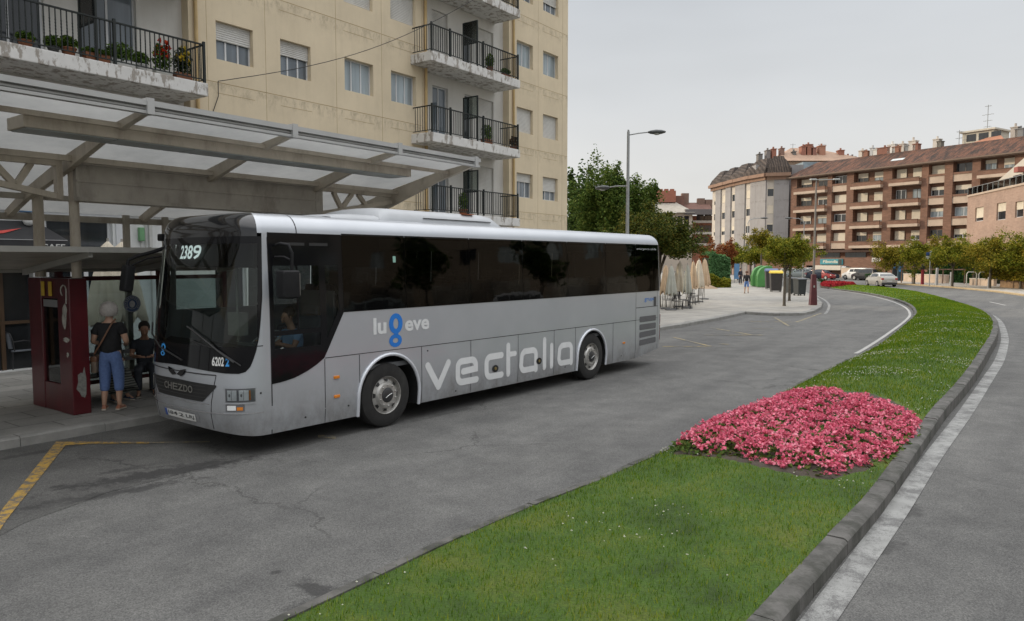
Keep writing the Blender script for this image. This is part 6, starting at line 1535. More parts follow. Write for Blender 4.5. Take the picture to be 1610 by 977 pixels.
l_,z=TAT(1000,41.5,375); tree('dense dark tree above the bus roof, left of the round one',l_,1.6,(0,0,z),(1.5,1.9,1.4),16,9000,.065,RND,68,.13,clr=.38)
s1=G(1233,481.5,.13); tree('small olive green street tree closest to the maroon lamp post',s1,1.9,(.05,0,ZAT(397,s1.y)-.13),(1.35,1.35,.95),24,11000,.048,MIDG,64,.075,clr=.36)
s2=G(1241,473.5,.13); tree('small street tree just behind its nearer twin, trunk by the grey bins',s2,1.9,(.35,0,ZAT(398,s2.y)-.13),(1.5,1.4,1.05),24,11000,.05,MIDG,65,.075,clr=.36)
for i,(px,Y,py,rx,rz_,m_,lab) in enumerate(((1141,92,402,1.7,1.8,AUT,'small reddish autumn tree in front of the grey block'),(1118,88,398,1.6,1.9,AUT,'rust coloured autumn tree right of the round dark tree'),(1160,95,402,1.9,1.7,MIDG,'olive tree above the distant dark dressed pedestrian'),(1180,90,403,1.7,1.4,MIDG,'olive tree left of the green recycling containers'),(1196,86,385,1.6,1.4,OCH,'sparse yellowish tree top above the recycling containers'))):
    l_,z=TAT(px,Y,py); tree(lab,l_,max(1.2,z-rz_*.8),(0,0,z),(rx*1.1,rx*1.1,rz_*1.05),14,4200,.10,m_,70+i,.10,clr=.4)
# row on the right pavement
rt=[(1393,83,402,1.95),(1437,79.2,401,1.75),(1497,72,400,2.1),(1556,68.1,399,2.0),(1604,66,397,2.3),(1530,76,398,2.0),(1464,86,402,1.9)]
labs=['street tree behind the silver car','second street tree of the right hand row, above the maroon bollard','street tree behind the grey pillars right of the blue sign','fourth street tree, its trunk against the pale low wall','street tree at the right edge of the photo','street tree further back between the pillars and the low wall','street tree behind the blue direction sign']
for i,(px,Y,py,rx) in enumerate(rt):
    l_,z=TAT(px,Y,py); tree('olive green '+labs[i],l_,max(1.5,z-1.3),(0,0,z),(rx*1.12,rx*1.12,1.85),20,8000,.078,MIDG if i%3 else OCH,80+i,.11,group='street trees along the right hand pavement',clr=.38)
def hedge(label,a,b,z0,z1,th,m_,n_,seed,name='hedge',size=.13,wob=.25,cat='hedge'):
    a=Vector(a);b=Vector(b);d=(b-a);L_=d.length;o_=thing(name,label,cat,(a.x,a.y,0),math.atan2(d.y,d.x)); r=np.random.default_rng(seed)
    x=r.random(n_)*L_; s_=r.random(n_); hz=z1-wob+wob*np.sin(x*1.3+seed)+wob*.5*np.sin(x*3.1)
    y=np.where(s_<.6,-th/2,r.uniform(-th/2,th/2,n_))+r.normal(0,.08,n_); z=np.where(s_<.6,z0+(hz-z0)*r.random(n_),hz)+r.normal(0,.07,n_)
    tri_mesh('foliage',leaves(np.column_stack([x,y,z]),size,seed,1.3,.6),m_,4,o_)
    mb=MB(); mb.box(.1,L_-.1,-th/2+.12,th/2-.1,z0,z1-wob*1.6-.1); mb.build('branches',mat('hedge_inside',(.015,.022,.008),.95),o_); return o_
def hp(px,Y): return AT(px,Y)
hedge('tall dark green clipped hedge behind the grey pillars',hp(1466,92),hp(1516,88),0,ZAT(398,90),2,HED,5000,91)
hedge('rounded dark green bushes right of the clipped hedge',hp(1510,86),hp(1562,80),0,ZAT(397,83),2.5,HED,6000,92,wob=.7)
hedge('tall ochre and green hedge at the right edge above the stone wall',hp(1562,72),hp(1680,60),.9,ZAT(388,68),2,OCH,9000,93,wob=.6)
hedge('low hedge behind the rail between the far trees',hp(1415,98),hp(1470,94),0,ZAT(424,96),1.2,HED,2500,94)
hedge('tall smooth green hedge screen left of the plaza',hp(1108,84),hp(1140,86),0,ZAT(399,85),1.2,leafmat('screen_green',(.07,.17,.06),(.10,.21,.08),(.14,.25,.11),.3),6000,95,wob=.25,size=.12)
hedge('low leafy bush on the brown bank beside the plaza',hp(1106,70),hp(1143,70),0,ZAT(433,70),2.2,MIDG,4500,96,name='bush',size=.09,cat='bush')
hedge('green bush in front of the parked cars beyond the red flowers',hp(1287,86),hp(1318,86),0,ZAT(439,86),1.2,HED,2500,97,name='bush',size=.1,cat='bush')
hedge('small green bush left of the silver car',hp(1362,94),hp(1376,94),0,ZAT(428,94),1.2,HED,1500,98,name='bush',size=.1,cat='bush')
mb=MB(); a=hp(1108,67); mb.add([(a.x-4,a.y-1,.12),(a.x+.9,a.y-1.2,.12),(a.x+1.9,a.y+3,.12),(a.x-4,a.y+5,.12),(a.x-2,a.y+1,1.1),(a.x+.2,a.y+1.6,.7)],[(0,1,5,4),(1,2,5),(2,3,4,5),(3,0,4)]); struct(mb.build('bank',mat('bank_earth',(.24,.17,.11),.95,.25,1)))
# ---- low walls, pillars, rails, bollards, signs on the right
PKW=mat('pink_stone',(.50,.39,.30),.85,.12,.8,dirt=(.25,.2,.16),dirtamt=.4)
def lowwall(label,a,b,h,th=.35,m_=PKW):
    d=(b-a); o_=thing('low_wall',label,'wall',(a.x,a.y,.1),math.atan2(d.y,d.x)); mb=MB(); mb.box(0,d.length,0,th,0,h-.1); mb.build('masonry',m_,o_); mb=MB(); mb.box(-.03,d.length+.03,-.04,th+.04,h-.099,h-.02); mb.build('coping',mat('pale_coping',(.52,.47,.40),.8),o_)
lowwall('low pale pink wall behind the maroon bollard',AT(1420,90),AT(1487,82),1.0); lowwall('low pale stone wall between the two right hand tree trunks',AT(1524,76),AT(1562,73),ZAT(438,74)-.1); lowwall('brown stone wall under the ochre hedge at the right edge',AT(1572,70),AT(1670,60),ZAT(434,68)-.1,.4,mat('brown_stone',(.26,.17,.10),.9,.25,2))
lowwall('low pale wall in front of the brick block beside the garage opening',AT(1322,112),AT(1342,108),ZAT(421,110)-.1)
def pillar(label,px,py,ptop,w_,m_,name='bollard',cat='bollard',cap=False,group=None):
    a=G(px,py,.13); h=ZAT(ptop,a.y)-.13; o_=thing(name,label,cat,a,0,group); mb=MB(); mb.add([(-w_/2,-w_/2,0),(w_/2,-w_/2,0),(w_/2,w_/2,0),(-w_/2,w_/2,0),(-w_*.42,-w_*.42,h),(w_*.42,-w_*.42,h),(w_*.42,w_*.42,h),(-w_*.42,w_*.42,h)],[(0,3,2,1),(4,5,6,7),(0,1,5,4),(1,2,6,5),(2,3,7,6),(3,0,4,7)]); mb.build('post',m_,o_,bevel=.015)
    if cap: mb=MB(); mb.ball((0,0,h+.25),.22,10,8,sq=(1,1,1.4)); mb.build('finial',MBLK,o_,smooth=60)
    return o_
pillar('maroon bollard with dark top beside the right hand kerb',1450,447.5,424,.25,mat('maroon_bright',(.20,.015,.025),.4),cap=True)
GP=mat('grey_pillar',(.33,.33,.33),.6,.1,2)
pillar('tall grey square pillar right of the blue sign',1472.5,448.5,421.5,.22,GP,'pillar','pillar'); pillar('grey square pillar at the foot of the street tree',1495,448.5,428,.20,GP,'pillar','pillar'); pillar('short grey post at the foot of the fourth street tree',1554,453,436,.13,GP,'pillar','pillar')
a=AT(1417,84);b=AT(1516,80); fn=thing('fence','long low brown rail fence behind the pillars','fence',(a.x,a.y,.13),math.atan2(b.y-a.y,b.x-a.x)); L_=(b-a).length; zf=ZAT(424,82)-.13
RUST=mat('brown_rail',(.20,.12,.08),.6)
for k in range(4):
    mb=MB(); x=L_*k/3; mb.box(x-.05,x+.05,-.05,.05,0,zf-.04); mb.build('post',RUST,fn)
mb=MB(); mb.box(-.1,L_+.1,-.06,.06,zf-.04,zf+.08); mb.build('rail',RUST,fn)
for i,(px,lab) in enumerate(((1527,'pale metal hoop of the bicycle stand'),(1546,'beige metal frame hoop right of the bicycle stand'))):
    a=AT(px,75,.13); h_=thing('bicycle_stand',lab,'bike stand',a); zz=ZAT(428,75)-.13; mb=MB(); mb.tube([(-.5,0,0),(-.5,0,zz-.2),(-.35,0,zz),(.35,0,zz),(.5,0,zz-.2),(.5,0,0)],.05,8); mb.build('hoop',mat('hoop_pale',(.42,.40,.36),.5) ,h_,smooth=50)
a=G(1461,450,.13); sg=thing('direction_sign','grey pole carrying a cluster of small blue and white direction signs','sign',a); zt_=ZAT(395,a.y)-.13
mb=MB(); mb.tube([(0,0,0),(0,0,zt_)],.045,8); mb.build('pole',GALV,sg)
SB=mat('sign_blue',(.03,.07,.22),.4); SWt=mat('sign_white',(.6,.62,.65),.4)
for k,(x0,x1,z0,z1,m_) in enumerate(((-.45,.05,-.45,-.12,SB),(-.05,.40,-.75,-.45,SB),(-.12,.12,-.42,.02,SWt),(-.5,-.1,-.85,-.52,SWt))):
    mb=MB(); mb.box(x0,x1,-.07-.02*k,-.055-.02*k,zt_+z0,zt_+z1); mb.build('panel',m_,sg,bevel=.004)
for (px,Y,pt,pb_,m2,lab) in ((1406.5,96,397,425,mat('totem_dark',(.02,.025,.03),.4),'tall dark information totem behind the silver car\'s street tree'),(1415,92,408,426,mat('totem_teal',(.03,.06,.08),.4),'dark totem with a blue picture right of the taller one')):
    a=AT(px,Y,0); o_=thing('information_totem',lab,'sign',a); z1=ZAT(pt,Y); mb=MB(); mb.box(-.32,.32,-.12,.12,0,z1); mb.build('body',m2,o_,bevel=.02)
    mb=MB(); mb.box(-.26,-.0,-.13,-.121,z1*.45,z1*.93); mb.build('picture',mat('totem_blue',(.06,.2,.4),.5,.4,4),o_)
a=AT(1434,80,.13); gl=thing('globe_lamp','triple white globe lamp among the right hand trees','lamp',a); zz=ZAT(378,80)-.13
mb=MB(); mb.tube([(0,0,0),(0,0,zz)],.05,8); mb.tube([(-.4,0,zz-.6),(0,0,zz-.75),(.5,0,zz-.62)],.03,6); mb.build('pole',BLM,gl)
for (x,z) in ((0,zz+.05),(-.4,zz-.5),(.5,zz-.55)):
    mb=MB(); mb.ball((x,0,z),.13,12,8); mb.build('globe',mat('globe_white',(.7,.7,.68),.3),gl,smooth=60)
a=AT(1158,85,.13); o_=thing('street_sign','narrow upright blue panel sign beside the distant dark dressed pedestrian','sign',a); zz=ZAT(415,85)-.13; mb=MB(); mb.box(-.3,.3,-.04,.04,.4,zz); mb.build('panel',mat('panel_blue',(.10,.22,.38),.5,.2,2),o_,bevel=.01); mb=MB(); mb.box(-.28,-.22,-.03,.03,0,.4); mb.box(.22,.28,-.03,.03,0,.4); mb.build('leg',GALV,o_)
# ================================================================ cars
CG=mat('car_glass',(.02,.025,.028),.05,.1,1,coat=.5)
def car(label,loc,rz,L_=4.2,W_=1.72,H_=1.46,paint=None,style='hatch',group=None,name='parked_car',cat='car'):
    c_=thing(name,label,cat,loc,rz,group)      # front towards local -x
    if style=='hatch': st=[(-.5,.30,.62,.62,.72),(-.485,.22,.70,.70,.88),(-.40,.19,.80,.82,.97),(-.27,.18,.92,.95,1.0),(-.13,.18,.98,1.40,1.0),(.0,.18,1.0,1.46,1.0),(.2,.18,1.0,1.47,1.0),(.34,.18,1.01,1.42,.99),(.43,.20,1.02,1.12,.96),(.49,.28,.92,.95,.90),(.50,.34,.70,.72,.84)]
    elif style=='sedan': st=[(-.5,.30,.60,.60,.72),(-.485,.22,.70,.70,.88),(-.40,.19,.80,.82,.97),(-.25,.18,.90,.93,1.0),(-.11,.18,.95,1.36,1.0),(.02,.18,.97,1.42,1.0),(.15,.18,.98,1.41,1.0),(.27,.18,.99,1.28,.99),(.37,.19,1.02,1.05,.97),(.475,.24,1.0,1.02,.92),(.50,.34,.75,.77,.84)]
    else: st=[(-.5,.35,.75,.75,.8),(-.485,.26,.85,.85,.92),(-.38,.22,1.0,1.03,.99),(-.28,.22,1.1,1.15,1.0),(-.17,.22,1.15,1.70,1.0),(0,.22,1.15,1.78,1.0),(.3,.22,1.15,1.78,1.0),(.44,.22,1.15,1.72,.98),(.48,.28,1.1,1.2,.95),(.50,.35,.8,.85,.9)]
    k=H_/max(s_[3] for s_ in st); hw=W_/2
    def ring(s_):
        x,zb,zs,zr,wf=s_; x*=L_; w_=hw*wf; wr=w_*(.80 if zr-zs>.15 else .97)
        pts=[(w_*.93,zb),(w_,zb+.12),(w_*1.0,(zb+zs)/2+.05),(w_*.97,zs),(wr,zr-.03 if zr-zs>.1 else zr),(wr*.8,zr)]
        return [(x,-a,b*k) for a,b in pts]+[(x,a,b*k) for a,b in reversed(pts)]
    rings=[ring(s_) for s_ in st]; n_=len(rings[0]); vs=[p for r_ in rings for p in r_]
    fs=[(i*n_+j,i*n_+(j+1)%n_,(i+1)*n_+(j+1)%n_,(i+1)*n_+j) for i in range(len(rings)-1) for j in range(n_)]+[tuple(range(n_)),tuple((len(rings)-1)*n_+j for j in reversed(range(n_)))]
    mb=MB(); mb.add(vs,fs); mb.build('body',paint,c_,smooth=38)
    # glass: side panels between belt (index 3) and roof edge (4), windscreen and rear glass over the sloping roof cells
    gi=[i for i,s_ in enumerate(st) if s_[3]-s_[2]>.25]; 
    def off(p,q=.006): 
        return (p[0],p[1]*(1+q/hw*1.2),p[2])
    for side in (0,1):
        mb=MB()
        ids=gi
        for a_,b_ in zip(ids,ids[1:]):
            A=rings[a_];B=rings[b_]; j0,j1=(3,4) if side==0 else (n_-4,n_-5)
            P=[A[j0],B[j0],B[j1],A[j1]]; c0=[sum(q[t] for q in P)/4 for t in range(3)]
            def ins(q,fx,fz): return (c0[0]+(q[0]-c0[0])*fx,q[1]*1.012,c0[2]+(q[2]-c0[2])*fz)
            mb.add([ins(q,.93,.84) for q in P],[(0,1,2,3)])
        mb.build('side_window',CG,c_)
    def slope(a_,b_,nm):
        A=rings[a_];B=rings[b_]; P=[A[3],A[n_-4],B[n_-5],B[4]] ; cx=[sum(q[t] for q in P)/4 for t in range(3)]
        nrm=(Vector(P[1])-Vector(P[0])).cross(Vector(P[3])-Vector(P[0])).normalized(); nrm=nrm if nrm.z>0 else -nrm
        mb=MB(); mb.add([tuple(Vector([cx[t]+(q[t]-cx[t])*(.86,.86,.90)[t] for t in range(3)])+nrm*.05) for q in P],[(0,1,2,3)]); mb.build(nm,CG,c_)
    slope(gi[0]-1,gi[0],'windscreen'); slope(gi[-1]+1,gi[-1],'rear_window')
    for sx in (-1,1):
        for x in (-.32*L_,.30*L_):
            mb=MB(); rw=.31*k if style!='suv' else .35; mb.lathe([(.0,-.09),(rw*.62,-.09),(rw*.66,-.10),(rw*.95,-.10),(rw,-.07),(rw,.09),(0,.09)],20,'y',(0,0,0)); w_=mb.build('wheel',TYRE,c_,smooth=35); w_.location=(x,sx*(hw-.07),rw); w_.rotation_euler=(0,0,0 if sx<0 else math.pi)
            mb=MB(); mb.lathe([(rw*.6,-.102),(rw*.5,-.095),(rw*.2,-.105),(0,-.108)],16,'y',cap=False); mb.build('rim',mat('car_rim',(.35,.35,.35),.4,metal=.5),w_,smooth=40)
        mb=MB(); mb.box(L_*.478,L_*.5+.012,sx*hw*.62 if sx>0 else -hw*.90,hw*.90 if sx>0 else -hw*.62,.72*k,.88*k); mb.build('tail_light',REDL,c_,bevel=.01)
        mb=MB(); mb.box(-L_*.5-.005,-L_*.475,sx*hw*.5 if sx>0 else -hw*.85,hw*.85 if sx>0 else -hw*.5,.58*k,.70*k); mb.build('headlight',CHR,c_,bevel=.01)
        mb=MB(); mb.box(-.17*L_,-.14*L_,sx*(hw+.08)-.07,sx*(hw+.08)+.07,.95*k,1.06*k); mb.build('door_mirror',paint,c_,bevel=.02)
    mb=MB(); mb.box(L_*.485,L_*.5+.03,-hw*.86,hw*.86,.30*k,.44*k); mb.build('bumper',mat('bumper_dark',(.04,.04,.042),.6),c_,bevel=.02)
    mb=MB(); mb.box(L_*.5+.005,L_*.5+.018,-.26,.26,.52*k,.63*k); mb.build('number_plate',mat('plate_white',(.62,.62,.60),.45),c_)
    return c_
CS=mat('car_silver_beige',(.46,.44,.40),.3,.04,2,metal=.4,coat=.4); CW=mat('car_white',(.62,.62,.61),.3,.03,2,coat=.4); CDK=mat('car_dark_blue',(.02,.028,.045),.25,.05,2,coat=.5); CG2=mat('car_grey_green',(.30,.34,.33),.3,.04,2,metal=.3,coat=.4); CBK=mat('car_black',(.015,.015,.017),.25,.05,2,coat=.5)
g=G(1394,451,0); car('silver beige car driving away on the second road','%s'and(g.x,g.y+1.2,.0),math.atan2(-1,-.09),4.25,1.74,1.43,CS,'sedan',name='car')
pc='parked cars in front of the brick block'
g=AT(1255,112,0); car('pale grey car parked nearest the street tree crown',(g.x,g.y,0),R(-8),4.3,1.75,1.45,CG2,'hatch',pc)
g=AT(1270,122,0); car('white car parked behind the dark blue one',(g.x,g.y,0),R(12),4.4,1.8,1.5,CW,'hatch',pc)
g=AT(1292,104,0); car('dark blue car parked left of the garage opening',(g.x,g.y,0),R(165),4.4,1.78,1.42,CDK,'sedan',pc)
g=AT(1312,100,0); car('small red car parked behind the green bush',(g.x,g.y+4,0),R(120),3.6,1.6,1.4,mat('car_red',(.30,.03,.03),.3,.05,2,coat=.4),'hatch',pc)
g=AT(1349,102,0); car('white van like car with dark rear window right of the garage opening',(g.x,g.y,0),R(-70),4.4,1.8,1.65,CW,'suv',pc)
g=AT(1358,99,0); car('black car parked right of the white one',(g.x+.4,g.y,0),R(-75),4.2,1.75,1.55,CBK,'suv',pc)
g=AT(1233,118,0); car('pale car mostly hidden by the yellow lidded container',(g.x,g.y,0),R(-5),4.3,1.75,1.45,CS,'hatch',pc)
# ================================================================ far buildings
def brickmat(name,c1,c2,mo):
    m,n,b,o=newmat(name); c=coord(n,'Object'); mp=n.nodes.new('ShaderNodeMapping'); mp.inputs['Rotation'].default_value=(R(90),0,0); n.links.new(c,mp.inputs[0])
    br=n.nodes.new('ShaderNodeTexBrick'); br.inputs['Scale'].default_value=1; br.inputs['Brick Width'].default_value=.5; br.inputs['Row Height'].default_value=.16; br.inputs['Mortar Size'].default_value=.015
    br.inputs['Color1'].default_value=(*c1,1); br.inputs['Color2'].default_value=(*c2,1); br.inputs['Mortar'].default_value=(*mo,1); n.links.new(mp.outputs[0],br.inputs['Vector'])
    cc=mixc(n,br.outputs['Color'],ramp(n,noise(n,.35,6,.7,c).outputs['Fac'],[(.3,(.72,.72,.72)),(.7,(1.15,1.12,1.1))]).outputs[0],.9,'MULTIPLY'); n.links.new(cc,b.inputs['Base Color']); b.inputs['Roughness'].default_value=.9; return m
BRK=brickmat('brown_brick',(.17,.085,.055),(.23,.12,.08),(.18,.13,.10)); BRK2=brickmat('pink_brick',(.33,.22,.17),(.39,.27,.21),(.33,.26,.21)); BRK3=brickmat('orange_brick',(.32,.12,.07),(.36,.15,.09),(.3,.2,.15))
PALE=mat('pale_concrete_band',(.46,.36,.28),.85,.1,.6,dirt=(.25,.2,.16),dirtamt=.4,dscale=1)
def tilemat(name,c1,c2,sx=4.0):
    m,n,b,o=newmat(name); c=coord(n,'Object'); wv=n.nodes.new('ShaderNodeTexWave'); wv.bands_direction='X'; wv.inputs['Scale'].default_value=sx/3.; wv.inputs['Distortion'].default_value=2.5; wv.inputs['Detail Scale'].default_value=2; wv.inputs['Detail'].default_value=1; n.links.new(c,wv.inputs['Vector'])
    a=ramp(n,noise(n,1.1,7,.75,coord(n,'Object',(1.6,.35,.35))).outputs['Fac'],[(.40,c1),(.60,c2)]).outputs[0]; a=mixc(n,a,ramp(n,wv.outputs['Fac'],[(.2,(.55,.53,.52)),(.8,(1.2,1.2,1.2))]).outputs[0],.9,'MULTIPLY')
    sp=noise(n,5,3,.8,c); a=mixc(n,a,ramp(n,sp.outputs['Fac'],[(.35,(.6,.6,.6)),(.65,(1.3,1.25,1.2))]).outputs[0],.8,'MULTIPLY')
    n.links.new(a,b.inputs['Base Color']); b.inputs['Roughness'].default_value=.95; bumpn(n,b,wv.outputs['Fac'],.6,.08); return m
TILE=tilemat('brown_roof_tiles',(.035,.024,.019),(.19,.085,.05),9); SLATE=tilemat('mansard_slate',(.038,.030,.026),(.085,.065,.053),2.5)
# -- brick block
A_=Vector((48.3,129,0)); B_=Vector((67.7,98,0)); eb=(B_-A_).normalized(); nb=Vector((eb.y,-eb.x,0))
if nb.y>0: nb=-nb
bk=thing('apartment_building','long five storey brown brick apartment block with brick balconies and a tiled roof','building',A_,math.atan2(eb.y,eb.x))
def bt(px): return onplane(px,330,0,A_,eb,nb)[0]
ZL=[4.6,7.7,10.8,13.9]; EZ=17.0; LB=bt(1606)+22
piers=[(1239.5,1252),(1300,1307),(1330,1341),(1387,1401),(1447,1458),(1483,1496),(1526,1539),(1592,1606)]
pt_=[(max(0,bt(a)),bt(b)) for a,b in piers]
mb=MB(); mb.box(.05,LB,.9,12,0,EZ); mb.build('wall',BRK,bk)
for a,b in pt_:
    mb=MB(); mb.box(a,b,0,.899,4.4,EZ-.35); mb.build('pier',BRK,bk)
mb=MB(); mb.box(0,LB,-.02,.88,EZ-.36,EZ-.02); mb.build('lintel_band',BRK,bk)
bays=[(0,'b'),(1,'w'),(2,'b'),(3,'b'),(4,'w'),(5,'w'),(6,'b')]
rr=random.Random(5); CREAMSH=mat('cream_shutter',(.60,.53,.42),.6,.1,1); 
for i,kind in bays:
    x0=pt_[i][1]; x1=pt_[i+1][0]
    for li,z in enumerate(ZL):
        if kind=='b':
            mb=MB(); mb.box(x0-.1,x1+.05,-.75,.86,z,z+.42); s_=mb.build('balcony',PALE,bk,bevel=.03)
            mb=MB(); mb.box(x0-.02,x1-.02,-.66,-.45,z+.421,z+1.05); mb.box(x0-.02,x0+.13,-.45,.5,z+.421,z+1.05); mb.build('parapet',BRK,s_)
            mb=MB(); mb.box(x0-.05,x1+.0,-.72,-.40,z+1.051,z+1.10); mb.build('coping',mat('dark_coping',(.10,.07,.055),.8),s_)
            wd=(x1-x0); segs=[(.06,.40),(.62,.94)]
        else:
            mb=MB(); mb.box(x0+.001,x1-.001,.12,.88,z-.02,z+.95); mb.build('pale_band',PALE,bk); mb=MB(); mb.box(x0+.01,x1-.01,.05,.14,z+.951,z+1.25); mb.build('parapet',BRK,bk); wd=(x1-x0); segs=[(.03,.97)]
        for a,b in segs:
            xa,xb=x0+wd*a,x0+wd*b; s_=rr.choice([0,.35,.5,1,.6,.9]); w_=window(bk,xa,xb,z+(1.1 if kind=='b' else 1.26),z+2.55,.80,2,s_,rr.choice([PANED,PANED,PANEC]),mat('window_frame_dark',(.12,.10,.085),.6) if rr.random()<.4 else ALU,slats=False,smat=CREAMSH,fw=.08)
mb=MB(); mb.box(0,LB,-.2,.899,4.0,4.38); mb.build('soffit_beam',mat('soffit_dark',(.08,.05,.04),.9),bk)
# ground floor wall standing forward, sign, garage opening, awning
gz=3.05
mb=MB(); g0,g1=bt(1283),bt(1324); wall(mb,bt(1210)-1,LB,0,gz,[(g0,g1,0,1.85)],-2.2,.6); mb.box(bt(1210)-1,LB,-2.199,.89,gz+.0,gz+.08); mb.build('ground_floor_wall',BRK,bk)
mb=MB(); mb.box(g0+.1,g1-.1,-1.6,-1.5,0,1.85); mb.build('garage_opening',mat('garage_dark',(.015,.015,.015),.9),bk)
mb=MB(); 
for k in range(8):
    x0_=1+k*4.6; mb.box(x0_,x0_+3.6,.80,.895,gz+.1,3.95)
mb.build('recess_window',PANED,bk)
Bsh=A_-nb*(-2.25)
def bt2(px,py=412,w_=2.3): return onplane(px,py,w_,A_,eb,nb)
sgn=thing('shop_sign','wide teal and blue shop sign with pale lettering on the brick wall','sign',A_,math.atan2(eb.y,eb.x))
(x0,z0),(x1,z1)=bt2(1290,416.3),bt2(1325.5,407.6); z0,z1=bt2(1307,416.3)[1],bt2(1307,407.4)[1]
mb=MB(); mb.box(x0,x1,-2.42,-2.21,z0,z1); mb.build('panel',mat('sign_teal',(.03,.20,.24),.4,.3,.8),sgn,bevel=.03)
mb=MB(); mb.box(x1-.75,x1-.12,-2.428,-2.421,z0+.05,z1-.05); mb.build('dark_end',mat('sign_dark_end',(.02,.03,.03),.4),sgn)
v,f=text_fit('Pibondia',(x1-x0)*.66,(z1-z0)*.52,.02); mb=MB(); mb.add([(x0+.55+x,-2.43,z0+(z1-z0)*.28+y) for x,y in v],f); mb.build('lettering',mat('sign_pale_text',(.55,.55,.45),.6),sgn)
a1=thing('awning','long rolled cream awning above the dark garage opening','awning',A_,math.atan2(eb.y,eb.x))
x0,x1=bt2(1286)[0],bt2(1328)[0]; zz0,zz1=bt2(1307,425)[1],bt2(1307,417.8)[1]
mb=MB(); mb.box(x0,x1,-3.3,-2.25,zz0,zz1); mb.build('cassette',mat('awning_cream',(.58,.52,.44),.7,.05),a1,bevel=.08); mb=MB(); mb.box(x1+.02,x1+.9,-3.2,-2.3,zz0,zz1-.1); mb.build('end_cap',mat('awning_end',(.45,.46,.48),.5),a1,bevel=.1); mb=MB(); mb.lathe([(0,0),(.28,0),(.28,-.3),(0,-.3)],16,'y',(x1+1.0,-2.9,(zz0+zz1)/2)); mb.build('lamp',MBLK,a1)
s2_=thing('shop_sign','small white shop sign with a red right end on the brick wall','sign',A_,math.atan2(eb.y,eb.x)); x0,x1=bt2(1371)[0],bt2(1389.5)[0]; z0,z1=bt2(1380,412.3)[1],bt2(1380,405.6)[1]
mb=MB(); mb.box(x0,x1,-2.36,-2.21,z0,z1); mb.build('panel',mat('sign_offwhite',(.52,.50,.48),.5),s2_); mb=MB(); mb.box(x1-.45,x1-.02,-2.37,-2.361,z0+.03,z1-.03); mb.build('red_end',mat('sign_red',(.35,.05,.07),.5),s2_); mb=MB(); mb.box(x0+.15,x0+(x1-x0)*.6,-2.368,-2.361,z0+.3,z0+.42); mb.build('stripe',mat('sign_grey_text',(.25,.22,.22),.6),s2_)
# roof
mb=MB(); ov=.7
mb.add([(-.4,-ov,EZ),(LB,-ov,EZ),(LB,5,19.75),(1.5,5,19.75),(-.4,-ov,EZ-.25),(LB,-ov,EZ-.25),(LB,12,EZ),(1.0,12,EZ),(-.4,12,EZ)],[(0,1,2,3),(0,3,8),(3,2,6,8),(0,4,5,1)]); rf_=mb.build('roof',TILE,bk)
mb=MB(); mb.box(-.45,LB,-ov-.12,-ov-.01,EZ-.22,EZ-.02); mb.box(-.4,LB,-ov,.0,EZ-.32,EZ-.26); mb.build('gutter',mat('gutter_brown',(.16,.11,.08),.7),rf_)
mb=MB(); x=bt(1390); mb.add([(x,1.2,17.96),(x+2.0,1.2,17.96),(x+2,1.9,18.32),(x,1.9,18.32)],[(0,1,2,3)]); mb.build('roof_window',mat('roof_light',(.45,.48,.48),.3),rf_)
for (px,h,w_,c_) in ((1356,1.6,.9,(.5,.45,.4)),(1362,1.3,1.0,(.25,.12,.08)),(1372,1.9,.5,(.42,.42,.42)),(1378,1.4,.7,(.55,.53,.5)),(1391,1.6,2.2,(.22,.10,.07)),(1403,2.1,1.3,(.55,.51,.46)),(1412,1.4,1.5,(.25,.13,.09)),(1419,1.9,.8,(.5,.48,.45)),(1428,1.3,.5,(.2,.2,.2)),(1435.5,2.3,1.1,(.5,.47,.43)),(1441,1.4,.8,(.22,.12,.08)),(1473,1.9,.9,(.52,.48,.43)),(1478,1.3,.6,(.15,.14,.12)),(1595,2.2,.9,(.4,.36,.32)),(1603,1.7,1.0,(.2,.14,.11))):
    x=onplane(px,240,-5.5,A_,eb,nb)[0]; mb=MB(); mb.box(x-w_/2,x+w_/2,5.1,6.0,18.9,19.75+h*.62); mb.box(x-w_/2-.08,x+w_/2+.08,5.02,6.08,19.75+h*.62+.002,19.75+h*.62+.12); mb.tube([(x,5.5,19.8+h*.62),(x,5.5,19.75+h*.9)],.16,8); mb.build('chimney',mat('chimney_%d'%int(c_[0]*100),c_,.85,.15,1),rf_)
x0,x1=onplane(1513,220,-6.5,A_,eb,nb)[0],onplane(1562,220,-6.5,A_,eb,nb)[0]; mb=MB(); mb.box(x0,x1,6.5,11,19.2,21.5); mb.box(x0-.3,x1+.3,6.2,11.3,21.501,21.75); ph=mb.build('penthouse',mat('penthouse_pale',(.50,.46,.38),.85),bk)
mb=MB()
for k in range(3): mb.box(x0+.6+k*1.7,x0+1.9+k*1.7,6.44,6.5,20.2,21.2)
mb.build('window',PANED,ph)
def antenna(par,x,y,z0,z1,els,m_=GALV):
    mb=MB(); mb.tube([(x,y,z0),(x,y,z1)],.045,6)
    for (f_,l_) in els:
        z=z0+(z1-z0)*f_; mb.tube([(x-l_,y,z),(x+l_,y,z)],.03,5); 
        for q in (-.7,-.2,.3,.8): mb.tube([(x+q*l_,y-.35,z),(x+q*l_,y+.35,z)],.015,4)
    mb.build('antenna',m_,par)
antenna(bk,onplane(1552.5,200,-8,A_,eb,nb)[0],8,21.7,25.4,((.95,.45),(.62,.8),(.38,.6),(.15,.5))); antenna(bk,onplane(1508,220,-6,A_,eb,nb)[0],6,19.6,22.0,((.9,.4),(.5,.5)))
